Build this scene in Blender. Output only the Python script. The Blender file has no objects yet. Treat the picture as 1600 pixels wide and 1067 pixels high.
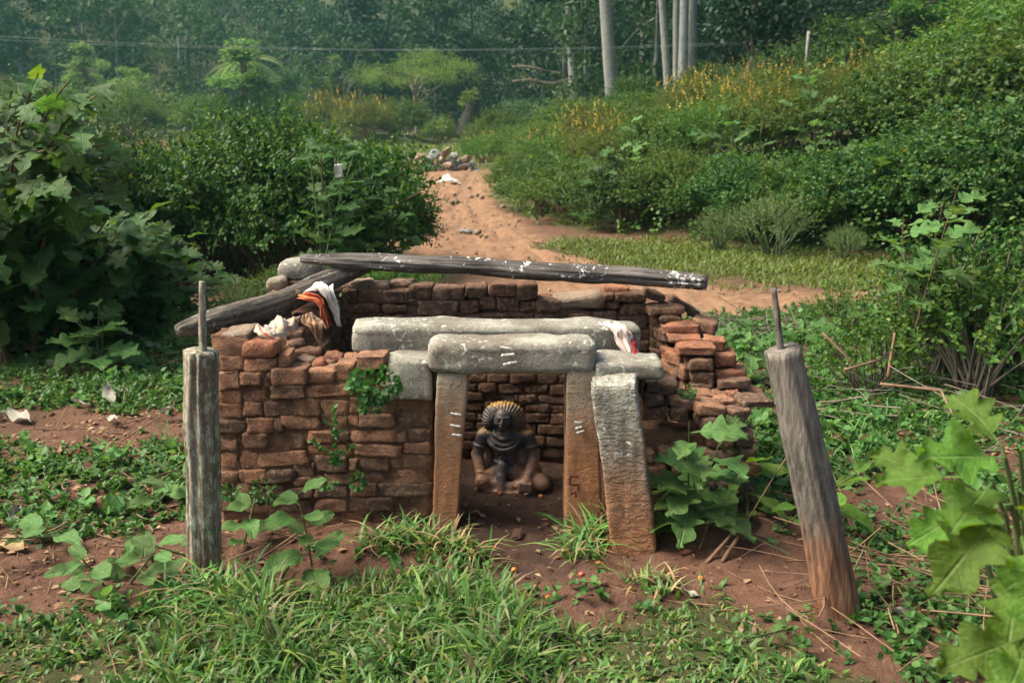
import bpy, bmesh, math
import numpy as np
from mathutils import Vector, Matrix

# ------------------------------------------------------------------ camera, sky, sun, exposure
scene = bpy.context.scene
col = scene.collection
CAM_H, FPX, HOR = 1.85, 1500.0, 180.0          # eye height, focal length and horizon row for a 1600 px wide frame
PITCH = math.atan((533.5 - HOR) / FPX)
cam = bpy.data.objects.new('camera', bpy.data.cameras.new('camera'))
col.objects.link(cam); scene.camera = cam
cam.location = (0, 0, CAM_H); cam.rotation_euler = (math.pi / 2 - PITCH, 0, 0)
cam.data.sensor_width = 36.0; cam.data.lens = FPX / 1600 * 36
cam.data.clip_end = 2000.0; cam.data.clip_start = 0.05
cam.data.dof.use_dof = True; cam.data.dof.focus_distance = 4.55; cam.data.dof.aperture_fstop = 4.0

SUN_EL, SUN_AZ = math.radians(52), math.radians(-92)   # azimuth from +Y, negative = to the left
world = bpy.data.worlds.new('World'); scene.world = world; world.use_nodes = True
wn = world.node_tree.nodes; wl = world.node_tree.links
sky = wn.new('ShaderNodeTexSky'); sky.sky_type = 'NISHITA'; sky.sun_disc = False
sky.sun_elevation = SUN_EL; sky.sun_rotation = SUN_AZ
sky.air_density = 0.7; sky.dust_density = 6.0; sky.ozone_density = 0.6
wn['Background'].inputs['Strength'].default_value = 0.085
wl.new(sky.outputs[0], wn['Background'].inputs['Color'])
sun = bpy.data.objects.new('sun', bpy.data.lights.new('sun', 'SUN')); col.objects.link(sun)
sun.data.energy = 2.9; sun.data.angle = math.radians(34); sun.data.color = (1.0, 0.93, 0.80)
sd = Vector((math.sin(SUN_AZ) * math.cos(SUN_EL), math.cos(SUN_AZ) * math.cos(SUN_EL), math.sin(SUN_EL)))
sun.rotation_euler = sd.to_track_quat('Z', 'Y').to_euler()
scene.view_settings.view_transform = 'Standard'; scene.view_settings.look = 'None'
scene.view_settings.exposure = 1.55; scene.view_settings.gamma = 1.0
scene.view_settings.use_curve_mapping = False
cy = scene.cycles
cy.use_denoising = True; cy.denoising_input_passes = 'RGB_ALBEDO_NORMAL'; cy.denoising_prefilter = 'ACCURATE'; cy.max_bounces = 6; cy.diffuse_bounces = 3; cy.glossy_bounces = 2
cy.transmission_bounces = 3; cy.volume_bounces = 1; cy.transparent_max_bounces = 4
cy.use_adaptive_sampling = True; cy.adaptive_threshold = 0.02
cy.caustics_reflective = False; cy.caustics_refractive = False; cy.sample_clamp_indirect = 4.0

# ------------------------------------------------------------------ helpers
RNG = np.random.default_rng(7)
_c, _s = math.cos(PITCH), math.sin(PITCH)
def ray(px, py):
    a, b = (px - 800) / FPX, (533.5 - py) / FPX
    return np.array([a, _c + b * _s, -_s + b * _c])
EYE = np.array([0, 0, CAM_H])
def P(px, py, Y):
    d = ray(px, py); return EYE + d * (Y / d[1])
def G0(px, py, z=0.0):
    d = ray(px, py); return EYE + d * ((z - CAM_H) / d[2])
def proj(p):
    """world points -> photograph pixels (used only to choose where things stand)"""
    p = np.atleast_2d(np.asarray(p, float)) - EYE
    f = p[:, 1] * _c - p[:, 2] * _s; u = p[:, 1] * _s + p[:, 2] * _c
    return 800 + FPX * p[:, 0] / f, 533.5 - FPX * u / f, f

def _hash(ix, iy, iz, seed):
    h = (ix.astype(np.int64) * 374761393 + iy.astype(np.int64) * 668265263 + iz.astype(np.int64) * 2147483647 + seed * 974711)
    h = (h ^ (h >> 13)) * 1274126177
    h = h ^ (h >> 16)
    return (h & 0xFFFFFF) / float(0x7FFFFF) - 1.0
def vnoise(p, seed=0):
    p = np.asarray(p, float); i = np.floor(p).astype(np.int64); f = p - i; f = f * f * (3 - 2 * f)
    x, y, z = i[..., 0], i[..., 1], i[..., 2]; fx, fy, fz = f[..., 0], f[..., 1], f[..., 2]
    def c(a, b, d): return _hash(x + a, y + b, z + d, seed)
    l = lambda a, b, t: a + (b - a) * t
    return l(l(l(c(0,0,0), c(1,0,0), fx), l(c(0,1,0), c(1,1,0), fx), fy),
             l(l(c(0,0,1), c(1,0,1), fx), l(c(0,1,1), c(1,1,1), fx), fy), fz)
def fbm(p, seed=0, oct=4, gain=0.5):
    p = np.asarray(p, float); s = 0; a = 1.0; t = 0
    for k in range(oct):
        s = s + a * vnoise(p * (2 ** k), seed + 17 * k); t += a; a *= gain
    return s / t
def fbm2(x, y, seed=0, oct=4, gain=0.5):
    return fbm(np.stack([x, y, np.zeros_like(x)], -1), seed, oct, gain)
def sstep(a, b, x):
    t = np.clip((x - a) / (b - a), 0, 1); return t * t * (3 - 2 * t)
def unit(v):
    v = np.asarray(v, float); return v / np.maximum(np.linalg.norm(v, axis=-1, keepdims=True), 1e-9)

def mesh_np(name, V, F, mat=None, smooth=True):
    V = np.asarray(V, np.float32); F = np.asarray(F, np.int32)
    me = bpy.data.meshes.new(name)
    n, k = F.shape
    me.vertices.add(len(V)); me.vertices.foreach_set('co', V.ravel())
    me.loops.add(n * k); me.loops.foreach_set('vertex_index', F.ravel())
    me.polygons.add(n); me.polygons.foreach_set('loop_start', np.arange(0, n * k, k, dtype=np.int32))
    if smooth: me.polygons.foreach_set('use_smooth', np.ones(n, bool))
    if mat: me.materials.append(mat)
    me.update(calc_edges=True)
    return me
def ob(name, me, parent=None, loc=None, rot=None, scale=None):
    o = bpy.data.objects.new(name, me); col.objects.link(o)
    if parent is not None: o.parent = parent
    if loc is not None: o.location = loc
    if rot is not None: o.rotation_euler = rot
    if scale is not None: o.scale = scale if hasattr(scale, '__len__') else (scale,) * 3
    return o
def mk(name, V, F, mat, parent=None, loc=None, rot=None, smooth=True, **kw):
    return ob(name, mesh_np(name, V, F, mat, smooth), parent, loc, rot, **kw)
def tag(o, label=None, cat=None, group=None, kind=None):
    for k, v in (('label', label), ('category', cat), ('group', group), ('kind', kind)):
        if v: o[k] = v
    return o
def thing(name, label, cat, loc=(0, 0, 0), rot=None, group=None):
    return tag(ob(name, None, None, tuple(loc), rot), label, cat, group)
class MB:
    """collects pieces (all triangles) that belong to one mesh"""
    def __init__(s): s.V = []; s.F = []; s.n = 0
    def add(s, V, F):
        V = np.asarray(V, float); F = np.asarray(F, int)
        if F.shape[1] == 4: F = np.concatenate([F[:, [0, 1, 2]], F[:, [0, 2, 3]]])
        s.V.append(V); s.F.append(F + s.n); s.n += len(V); return s
    def arr(s): return np.concatenate(s.V), np.concatenate(s.F)
    def build(s, name, mat, parent=None, loc=None, smooth=True, kind=None):
        V, F = s.arr(); o = mk(name, V, F, mat, parent, loc, smooth=smooth)
        if kind: o['kind'] = kind
        return o

# ------------------------------------------------------------------ materials
def nt(name):
    m = bpy.data.materials.new(name); m.use_nodes = True
    t = m.node_tree; b = t.nodes['Principled BSDF']
    return m, t.nodes, t.links, b
def rgba(c): return (c[0], c[1], c[2], 1.0)
class N:
    """tiny node-graph writer"""
    def __init__(s, name): s.m, s.n, s.l, s.b = nt(name)
    def inp(s, sock, v):
        if isinstance(v, bpy.types.NodeSocket): s.l.new(v, sock)
        elif v is not None:
            if hasattr(sock.default_value, '__len__') and not hasattr(v, '__len__'): v = (v,) * 3
            if hasattr(sock.default_value, '__len__') and len(sock.default_value) == 4 and len(v) == 3: v = rgba(v)
            sock.default_value = v
    def coord(s, kind='Object'): return s.n.new('ShaderNodeTexCoord').outputs[kind]
    def geo(s, out): return s.n.new('ShaderNodeNewGeometry').outputs[out]
    def rnd(s): return s.n.new('ShaderNodeObjectInfo').outputs['Random']
    def attr(s, name):
        a = s.n.new('ShaderNodeAttribute'); a.attribute_name = name; return a.outputs['Fac']
    def mapping(s, v, scale=(1, 1, 1), loc=(0, 0, 0)):
        m = s.n.new('ShaderNodeMapping'); s.inp(m.inputs['Vector'], v); s.inp(m.inputs['Scale'], scale); s.inp(m.inputs['Location'], loc); return m.outputs[0]
    def noise(s, v, scale, detail=4, rough=0.55, dist=0.0, col=False):
        t = s.n.new('ShaderNodeTexNoise'); s.inp(t.inputs['Vector'], v); s.inp(t.inputs['Scale'], scale)
        t.inputs['Detail'].default_value = detail; t.inputs['Roughness'].default_value = rough; t.inputs['Distortion'].default_value = dist
        return t.outputs['Color' if col else 'Fac']
    def voro(s, v, scale, feat='F1', out='Distance', rnd=1.0):
        t = s.n.new('ShaderNodeTexVoronoi'); t.feature = feat; s.inp(t.inputs['Vector'], v); s.inp(t.inputs['Scale'], scale)
        t.inputs['Randomness'].default_value = rnd
        return t.outputs[out]
    def ramp(s, f, stops, interp='LINEAR'):
        r = s.n.new('ShaderNodeValToRGB'); r.color_ramp.interpolation = interp; e = r.color_ramp.elements
        while len(e) < len(stops): e.new(0.5)
        for k, (p, c) in enumerate(stops):
            e[k].position = p; e[k].color = rgba(c) if hasattr(c, '__len__') else (c, c, c, 1)
        s.inp(r.inputs[0], f); return r.outputs[0]
    def step(s, f, a, b): return s.ramp(f, [(a, 0.0), (b, 1.0)]) if a < b else s.ramp(f, [(b, 1.0), (a, 0.0)])
    def mix(s, f, a, b, mode='MIX'):
        m = s.n.new('ShaderNodeMix'); m.data_type = 'RGBA'; m.blend_type = mode
        s.inp(m.inputs[0], f); s.inp(m.inputs[6], a); s.inp(m.inputs[7], b); return m.outputs[2]
    def math(s, op, a, b=None, c=None):
        m = s.n.new('ShaderNodeMath'); m.operation = op; s.inp(m.inputs[0], a); s.inp(m.inputs[1], b)
        if c is not None: s.inp(m.inputs[2], c)
        return m.outputs[0]
    def add3(s, a, b):
        m = s.n.new('ShaderNodeVectorMath'); m.operation = 'ADD'; s.inp(m.inputs[0], a); s.inp(m.inputs[1], b); return m.outputs[0]
    def sep(s, v, k):
        m = s.n.new('ShaderNodeSeparateXYZ'); s.inp(m.inputs[0], v); return m.outputs[k]
    def hsv(s, c, h=0.5, sa=1.0, v=1.0):
        m = s.n.new('ShaderNodeHueSaturation'); s.inp(m.inputs['Color'], c); s.inp(m.inputs['Hue'], h); s.inp(m.inputs['Saturation'], sa); s.inp(m.inputs['Value'], v); return m.outputs[0]
    def bump(s, h, strength=0.5, dist=0.01):
        b = s.n.new('ShaderNodeBump'); s.inp(b.inputs['Height'], h); b.inputs['Strength'].default_value = strength; b.inputs['Distance'].default_value = dist
        s.l.new(b.outputs[0], s.b.inputs['Normal']); return b.outputs[0]
    def done(s, colr, rough=0.8, spec=0.3):
        s.inp(s.b.inputs['Base Color'], colr); s.inp(s.b.inputs['Roughness'], rough); s.b.inputs['Specular IOR Level'].default_value = spec
        return s.m

def brick_mat(name, hues, dark=0.5, moss=0.0):
    g = N(name); r = g.rnd(); oc = g.coord()
    off = g.math('MULTIPLY', r, 37.0)
    v = g.add3(oc, off)
    base = g.ramp(r, [(i / (len(hues) - 1), h) for i, h in enumerate(hues)])
    n1 = g.noise(v, 9, 5, 0.6); n2 = g.noise(v, 38, 4, 0.65); n3 = g.noise(v, 140, 3, 0.7)
    c = g.mix(g.step(n1, 0.38, 0.62), base, g.hsv(base, 0.495, 0.9, 0.55))
    c = g.mix(g.math('MULTIPLY', g.step(n2, 0.50, 0.62), 0.6), c, (0.40, 0.245, 0.145))
    wz = g.noise(g.geo('Position'), 5.5, 4, 0.6)
    c = g.mix(g.math('MULTIPLY', g.step(wz, 0.50, 0.64), dark), c, (0.045, 0.034, 0.026))
    c = g.mix(g.math('MULTIPLY', g.step(n3, 0.54, 0.62), 0.75), c, (0.075, 0.042, 0.03))
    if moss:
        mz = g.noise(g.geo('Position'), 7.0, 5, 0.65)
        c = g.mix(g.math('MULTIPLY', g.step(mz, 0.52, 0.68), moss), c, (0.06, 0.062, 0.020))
    g.bump(g.math('ADD', g.math('MULTIPLY', n2, 0.7), g.math('MULTIPLY', n3, 0.5)), 1.0, 0.02)
    return g.done(c, 0.92, 0.15)

def stone_mat(name, base, dark, lichen=0.5, chisel=0.0, mud_top=None, spots=True):
    g = N(name); r = g.rnd(); oc = g.coord(); v = g.add3(oc, g.math('MULTIPLY', r, 23.0))
    n1 = g.noise(v, 4, 5, 0.6); n2 = g.noise(v, 26, 5, 0.7); n3 = g.noise(v, 120, 3, 0.7)
    c = g.mix(g.step(n1, 0.36, 0.66), base, dark)
    c = g.mix(g.math('MULTIPLY', g.step(n2, 0.5, 0.62), 0.55), c, tuple(0.45 * x for x in base))
    c = g.mix(g.math('MULTIPLY', g.step(n3, 0.55, 0.65), 0.45), c, (0.46, 0.44, 0.39))
    c = g.mix(g.math('MULTIPLY', g.step(n3, 0.44, 0.36), 0.5), c, (0.06, 0.052, 0.045))
    if lichen:
        li = g.noise(v, 6.5, 6, 0.7, 0.3)
        c = g.mix(g.math('MULTIPLY', g.step(li, 0.53, 0.58), lichen), c, (0.40, 0.42, 0.32))
        br = g.noise(v, 2.6, 3, 0.6); c = g.mix(g.math('MULTIPLY', g.step(br, 0.50, 0.66), 0.55), c, (0.12, 0.085, 0.055))
    if spots:
        k = g.math('MULTIPLY', g.step(g.noise(v, 34, 4, 0.6, 0.5), 0.585, 0.62), g.step(g.noise(v, 6, 3), 0.47, 0.56))
        c = g.mix(k, c, (0.55, 0.58, 0.52))
    h = g.math('ADD', g.math('MULTIPLY', n2, 0.6), g.math('MULTIPLY', n3, 0.5))
    if chisel:
        pk = g.noise(g.mapping(v, (26, 26, 58)), 1.0, 4, 0.6, 0.4)
        h = g.math('ADD', h, g.math('MULTIPLY', g.step(pk, 0.4, 0.6), chisel))
    if mud_top is not None:          # splashed red mud and rubbed ochre on the foot of the stone
        z = g.sep(g.geo('Position'), 2)
        zz = g.math('ADD', z, g.math('MULTIPLY', g.math('SUBTRACT', g.noise(v, 7, 5, 0.7), 0.5), 0.60))
        k = g.ramp(zz, [(max(0.0, mud_top - 0.45), 0.92), (mud_top, 0.0)])
        c = g.mix(k, c, g.mix(g.step(n2, 0.35, 0.65), (0.44, 0.205, 0.095), (0.30, 0.135, 0.062)))
    g.bump(h, 1.0, 0.014)
    return g.done(c, 0.9, 0.2)

def wood_mat(name, c1, c2, lichen=0.0, spots=0.0, mud_top=None, axis=2):
    g = N(name); r = g.rnd(); oc = g.coord(); v = g.add3(oc, g.math('MULTIPLY', r, 11.0))
    sc = [16, 16, 16]; sc[axis] = 1.0; st = g.mapping(v, tuple(sc))
    sc2 = [60, 60, 60]; sc2[axis] = 2.5; st2 = g.mapping(v, tuple(sc2))
    g1 = g.noise(st, 1.0, 5, 0.65, 0.6); g2 = g.noise(st2, 1.0, 4, 0.6); big = g.noise(v, 5, 4, 0.6)
    c = g.mix(g.step(g1, 0.36, 0.62), c2, c1)
    c = g.mix(g.math('MULTIPLY', g.step(g2, 0.5, 0.62), 0.5), c, tuple(0.35 * x for x in c1))
    c = g.mix(g.math('MULTIPLY', g.step(big, 0.5, 0.64), 0.45), c, tuple(0.5 * x for x in c2))
    if lichen:
        ln = g.noise(g.mapping(v, (1, 1, 0.40) if axis == 2 else (0.6, 1, 1)), 42, 5, 0.75)
        c = g.mix(g.math('MULTIPLY', g.step(ln, 0.49, 0.58), lichen), c, (0.40, 0.41, 0.31))
        ln2 = g.noise(v, 22, 4, 0.7)
        c = g.mix(g.math('MULTIPLY', g.step(ln2, 0.57, 0.63), lichen), c, (0.10, 0.11, 0.07))
    if spots:
        k = g.step(g.math('ADD', g.noise(v, 40, 4, 0.62, 0.6), g.math('MULTIPLY', g.math('SUBTRACT', g.noise(v, 4.0, 2), 0.5), 0.55)), 0.60, 0.64)
        c = g.mix(g.math('MULTIPLY', k, spots), c, (0.62, 0.66, 0.62))
    if mud_top is not None:
        z = g.sep(g.geo('Position'), 2)
        zz = g.math('ADD', z, g.math('MULTIPLY', g.math('SUBTRACT', g.noise(g.mapping(v, (2, 2, 0.6)), 9, 4, 0.7), 0.5), 0.45))
        k = g.ramp(zz, [(max(0.0, mud_top - 0.16), 0.9), (mud_top, 0.0)])
        c = g.mix(k, c, g.mix(g.step(g1, 0.35, 0.6), (0.10, 0.05, 0.03), (0.31, 0.155, 0.085)))
    g.bump(g.math('ADD', g1, g.math('MULTIPLY', g2, 0.6)), 0.9, 0.014)
    return g.done(c, 0.9, 0.15)

def leaf_mat(name, stops, transl=0.3, rough=0.5, tcol=None, spec=0.22, veins=0.0):
    """stops: leaf colours picked per leaf; light also passes through the blade"""
    g = N(name); r = g.geo('Random Per Island')
    c = g.ramp(r, [(i / max(1, len(stops) - 1), s) for i, s in enumerate(stops)])
    orn = g.rnd()
    c = g.hsv(c, g.math('MULTIPLY_ADD', orn, 0.03, 0.485), 1.0, g.math('MULTIPLY_ADD', orn, 0.5, 0.75))
    if veins:                       # midrib and side veins, blade coordinates
        oc = g.coord(); ax_ = g.math('ABSOLUTE', g.sep(oc, 0)); yy = g.sep(oc, 1)
        mid = g.step(ax_, 0.022, 0.006)
        fr = g.math('ABSOLUTE', g.math('SUBTRACT', g.math('FRACT', g.math('SUBTRACT', g.math('MULTIPLY', yy, 6.0), g.math('MULTIPLY', ax_, 5.0))), 0.5))
        sv = g.math('MULTIPLY', g.step(fr, 0.07, 0.02), 0.6); vv = g.math('MAXIMUM', mid, sv)
        nz = g.noise(oc, 9, 4, 0.6); c = g.mix(g.step(nz, 0.3, 0.75), g.hsv(c, 0.5, 1.0, 0.72), g.hsv(c, 0.49, 0.95, 1.2))
        c = g.mix(g.math('MULTIPLY', vv, veins), c, g.hsv(c, 0.485, 0.75, 1.9))
        g.bump(g.math('SUBTRACT', g.math('MULTIPLY', g.noise(oc, 22, 3, 0.6), 0.6), vv), 0.5, 0.02)
    g.done(c, rough, spec)
    tr = g.n.new('ShaderNodeBsdfTranslucent'); mixs = g.n.new('ShaderNodeMixShader'); out = g.n['Material Output']
    g.inp(tr.inputs['Color'], g.hsv(c, 0.475, 1.15, 1.7))
    mixs.inputs[0].default_value = transl
    g.l.new(g.b.outputs[0], mixs.inputs[1]); g.l.new(tr.outputs[0], mixs.inputs[2]); g.l.new(mixs.outputs[0], out.inputs['Surface'])
    return g.m
def plain(name, c, rough=0.8, spec=0.3, var=0.25, scale=20, bump=0.0):
    g = N(name); v = g.coord(); n = g.noise(v, scale, 4, 0.6)
    cc = g.mix(g.step(n, 0.35, 0.65), c, tuple(x * (1 - var) for x in c))
    if bump: g.bump(n, bump, 0.01)
    return g.done(cc, rough, spec)

M = {}
M['brick_front'] = brick_mat('weathered brick', [(0.42, 0.205, 0.108), (0.29, 0.150, 0.088), (0.38, 0.185, 0.098), (0.24, 0.135, 0.086), (0.45, 0.20, 0.10), (0.34, 0.182, 0.108)], 0.40)
M['brick_dark'] = brick_mat('dark mossy brick', [(0.19, 0.098, 0.058), (0.14, 0.078, 0.050), (0.21, 0.10, 0.056), (0.15, 0.086, 0.056)], 0.55, 0.6)  # brick tones set darker, with moss patches, for back and inner walls
M['brick_red'] = brick_mat('fresh red brick', [(0.40, 0.155, 0.075), (0.33, 0.13, 0.07), (0.43, 0.18, 0.09)], 0.20)
M['brick_brown'] = brick_mat('brown brick', [(0.22, 0.130, 0.085), (0.16, 0.100, 0.07), (0.26, 0.145, 0.09)], 0.45)
M['stone'] = stone_mat('grey granite', (0.32, 0.30, 0.245), (0.17, 0.155, 0.12), 0.45)
M['stone_pillar'] = stone_mat('dressed granite pillar', (0.36, 0.31, 0.235), (0.22, 0.17, 0.115), 0.25, 0.15, 0.78, spots=False)
M['stone_outer'] = stone_mat('chiselled granite pillar', (0.36, 0.34, 0.275), (0.22, 0.195, 0.15), 0.30, 0.6, 0.56)
M['stone_tan'] = stone_mat('tan fieldstone', (0.28, 0.20, 0.13), (0.18, 0.12, 0.08), 0.30, spots=False)
M['wood_left'] = wood_mat('lichen grey post', (0.27, 0.235, 0.175), (0.15, 0.110, 0.075), 0.85, 0, 0.20)
M['wood_right'] = wood_mat('weathered post', (0.21, 0.185, 0.155), (0.075, 0.062, 0.055), 0.18, 0, 0.42)
M['wood_beam'] = wood_mat('weathered beam', (0.17, 0.152, 0.135), (0.055, 0.047, 0.043), 0.0, 0.95, None, 0)
M['wood_log'] = wood_mat('charred log', (0.15, 0.125, 0.10), (0.032, 0.027, 0.024), 0.1, 0.25, None, 0)
M['bark_pale'] = wood_mat('pale smooth bark', (0.25, 0.26, 0.24), (0.15, 0.155, 0.14), 0.2, 0)
M['bark_tan'] = wood_mat('tan bark', (0.27, 0.22, 0.16), (0.16, 0.125, 0.09), 0, 0)
M['bark_dark'] = wood_mat('dark bark', (0.05, 0.042, 0.035), (0.022, 0.018, 0.016), 0, 0)
M['twig'] = plain('dry twig', (0.24, 0.145, 0.085), 0.85, 0.2, 0.45, 9)
M['twig_grey'] = plain('grey twig', (0.20, 0.17, 0.13), 0.85, 0.2, 0.45, 9)
M['stem_green'] = plain('green stem', (0.10, 0.14, 0.05), 0.6, 0.3, 0.4, 14)
M['stem_brown'] = plain('brown stem', (0.17, 0.095, 0.055), 0.7, 0.3, 0.4, 14)
M['white_paint'] = plain('white lime paint', (0.72, 0.70, 0.64), 0.9, 0.2, 0.55, 90)
M['brown_paint'] = plain('dark red paint', (0.10, 0.035, 0.022), 0.85, 0.2, 0.3, 60)
# ------------------------------------------------------------------ terrain
EDGE = np.array([(-0.6, 60.0), (-0.6, 33.0), (-0.45, 20.5), (0.5, 16.6), (2.0, 13.9), (4.5, 12.5), (7.5, 10.8), (14.0, 9.0), (40.0, 6.0)])   # foot of the right-hand slope
def seg_dist(x, y, pts, closed=False):
    best = np.full(x.shape, 1e9)
    n = len(pts)
    for k in range(n if closed else n - 1):
        a, b = pts[k], pts[(k + 1) % n]; d = b - a; L = max((d ** 2).sum(), 1e-12)
        t = np.clip(((x - a[0]) * d[0] + (y - a[1]) * d[1]) / L, 0, 1)
        best = np.minimum(best, np.hypot(x - a[0] - t * d[0], y - a[1] - t * d[1]))
    return best
def slope_d(x, y):
    """distance behind the foot of the right-hand slope, 0 in front of it"""
    xe = np.interp(-y, -EDGE[:, 1], EDGE[:, 0], left=-1.0, right=60.0)
    return np.where((x > xe) & (y > 6), seg_dist(x, y, EDGE), 0.0)
def H0(x, y):
    x = np.asarray(x, float); y = np.asarray(y, float)
    d = slope_d(x, y)
    z = 0.23 * np.minimum(d, 8) * sstep(0, 2.0, d) + 0.11 * np.maximum(d - 8, 0)
    z = z + 0.55 * sstep(57.0, 58.2, y) * sstep(-4, -7, x)                       # cut bank
    z = z + 0.24 * np.maximum(y - 88, 0) * sstep(88, 130, y)                     # wooded hill
    z = z + 0.25 * np.maximum(-x - 30, 0) * sstep(-30, -50, x)
    z = np.minimum(z, 60 + 0 * z)
    z = z + 0.10 * fbm2(x * 0.35, y * 0.35, 3, 3) * sstep(5.6, 9, np.hypot(x, y - 4) + 2.2)
    # soil banked up along the foot of the walls, worn hollow in the doorway and in front of it
    z = z + 0.05 * np.exp(-((x - 0.85) / 0.35) ** 2 - ((y - 4.05) / 0.25) ** 2)
    z = z + 0.05 * np.exp(-((x + 0.8) / 0.5) ** 2 - ((y - 3.95) / 0.17) ** 2)
    z = z - 0.03 * np.exp(-((x - 0.05) / 0.22) ** 2 - ((y - 3.92) / 0.4) ** 2)
    return z
def H(x, y):
    x = np.asarray(x, float); y = np.asarray(y, float)
    near = sstep(30, 12, y)
    z = H0(x, y) + near * (0.030 * fbm2(x * 2.3, y * 2.3, 5, 3) + 0.020 * fbm2(x * 7, y * 7, 8, 3))
    return z
def Hf(x, y): return float(H(np.array([x]), np.array([y]))[0])
def GH(px, py):
    """where the line of sight meets the terrain"""
    d = ray(px, py); lo, hi = 2.0, 400.0
    for n in (700, 60, 40):
        t = np.geomspace(lo, hi, n); p = EYE + d * t[:, None]; k = np.argmax(p[:, 2] <= H(p[:, 0], p[:, 1]))
        lo, hi = t[max(k - 1, 0)], t[k]
    return EYE + d * hi
def inpoly(x, y, poly):
    r = np.zeros(x.shape, bool); n = len(poly); j = n - 1
    for i in range(n):
        xi, yi = poly[i]; xj, yj = poly[j]
        r ^= ((yi > y) != (yj > y)) & (x < (xj - xi) * (y - yi) / (yj - yi + 1e-12) + xi); j = i
    return r
def gpoly(pts): return np.array([G0(a, b)[:2] for a, b in pts])
def soft_in(x, y, poly, w):
    d = seg_dist(x, y, poly, True); s = np.where(inpoly(x, y, poly), d, -d)
    return sstep(-w, w, s)
PATH = np.array([(-3.2, 31), (-2.9, 26), (-2.4, 20), (-2.0, 15), (-1.6, 12.0), (-1.1, 10.0), (-1.0, 8.3), (-0.8, 7.4), (0.2, 7.2), (1.2, 8.0), (2.2, 9.0), (3.4, 9.4), (4.6, 9.55), (6, 9.5), (6, 9.75), (4.6, 9.85), (3.4, 9.80),
                 (2.2, 10.1), (1.3, 11.2), (0.75, 12.6), (0.35, 14.6), (0.0, 17), (-0.40, 20), (-0.5, 26), (-0.4, 33), (-3, 36), (-16, 42), (-40, 46), (-40, 40), (-16, 37)])
GRASS = gpoly([(-60, 1100), (-60, 1010), (120, 985), (200, 960), (300, 935), (430, 935), (560, 920), (700, 905), (770, 935), (840, 985), (960, 985), (1060, 945), (1140, 930), (1215, 985), (1240, 1020), (1320, 1050), (1400, 1080), (1400, 1200), (-60, 1200)])
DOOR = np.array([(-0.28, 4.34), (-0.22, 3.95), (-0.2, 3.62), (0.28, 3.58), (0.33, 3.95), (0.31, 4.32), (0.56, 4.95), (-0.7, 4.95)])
MEADOW = np.array([(0.5, 14.2), (1.6, 14.2), (3.0, 13.4), (5, 12.4), (9, 11.0), (9, 9.9), (5.0, 10.1), (3.4, 10.1), (2.2, 11.0), (1.2, 12.4)])
def masks(x, y):
    wob = 0.5 * fbm2(x * 1.1, y * 1.1, 21, 4)
    path = soft_in(x + wob * 0.7, y + wob * 1.2, PATH, 0.35)
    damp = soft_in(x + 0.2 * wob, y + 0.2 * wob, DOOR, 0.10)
    gr = soft_in(x + 0.2 * wob, y + 0.2 * wob, GRASS, 0.08)
    md = soft_in(x + wob * 0.5, y + wob * 0.8, MEADOW, 0.4)
    green = np.maximum.reduce([gr, md, sstep(0.1, 1.4, slope_d(x, y)), sstep(-0.15, 0.25, fbm2(x * 0.8, y * 0.8, 33, 4)) * sstep(5.0, 7.5, y) * 0.8, sstep(38, 48, y)])
    green = green * (1 - sstep(55.5, 56.5, y) * sstep(59.0, 58.0, y) * sstep(-4, -7, x))          # the bare cut bank
    return path, damp, green * (1 - path) * (1 - damp)

def soil_mat():
    g = N('red earth'); p = g.geo('Position')
    n1 = g.noise(p, 1.7, 5, 0.6); n2 = g.noise(p, 11, 6, 0.65); n3 = g.noise(p, 70, 4, 0.7); n4 = g.noise(p, 260, 2, 0.7)
    red = g.mix(g.step(n1, 0.35, 0.65), (0.135, 0.068, 0.043), (0.088, 0.046, 0.031))
    red = g.mix(g.math('MULTIPLY', g.step(n2, 0.45, 0.7), 0.6), red, (0.20, 0.112, 0.072))
    red = g.mix(g.math('MULTIPLY', g.step(n3, 0.52, 0.64), 0.65), red, (0.055, 0.030, 0.021))
    pale = g.mix(g.step(n2, 0.35, 0.65), (0.29, 0.170, 0.098), (0.175, 0.096, 0.054))
    pale = g.mix(g.math('MULTIPLY', g.step(n3, 0.52, 0.62), 0.6), pale, (0.16, 0.095, 0.06))
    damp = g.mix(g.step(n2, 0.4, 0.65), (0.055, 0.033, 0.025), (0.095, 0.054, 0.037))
    green = g.mix(g.step(n3, 0.4, 0.6), (0.040, 0.058, 0.018), (0.065, 0.060, 0.026))
    c = g.mix(g.attr('path'), red, pale)
    c = g.mix(g.math('MULTIPLY', g.attr('green'), 0.92), c, green)
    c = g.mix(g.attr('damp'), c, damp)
    # drying cracks
    cr = g.voro(g.add3(p, g.mix(0.12, (0, 0, 0), g.noise(p, 9, 3, 0.6, 0, True))), 13, 'DISTANCE_TO_EDGE')
    crk = g.math('MULTIPLY', g.step(cr, 0.05, 0.0), g.step(n1, 0.45, 0.6))
    h = g.math('ADD', g.math('ADD', g.math('MULTIPLY', n2, 0.9), g.math('MULTIPLY', n3, 0.55)), g.math('MULTIPLY', n4, 0.25))
    h = g.math('SUBTRACT', h, g.math('MULTIPLY', crk, 0.22))
    g.bump(h, 0.9, 0.022)
    return g.done(c, 0.95, 0.12)
M['soil'] = soil_mat()

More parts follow.
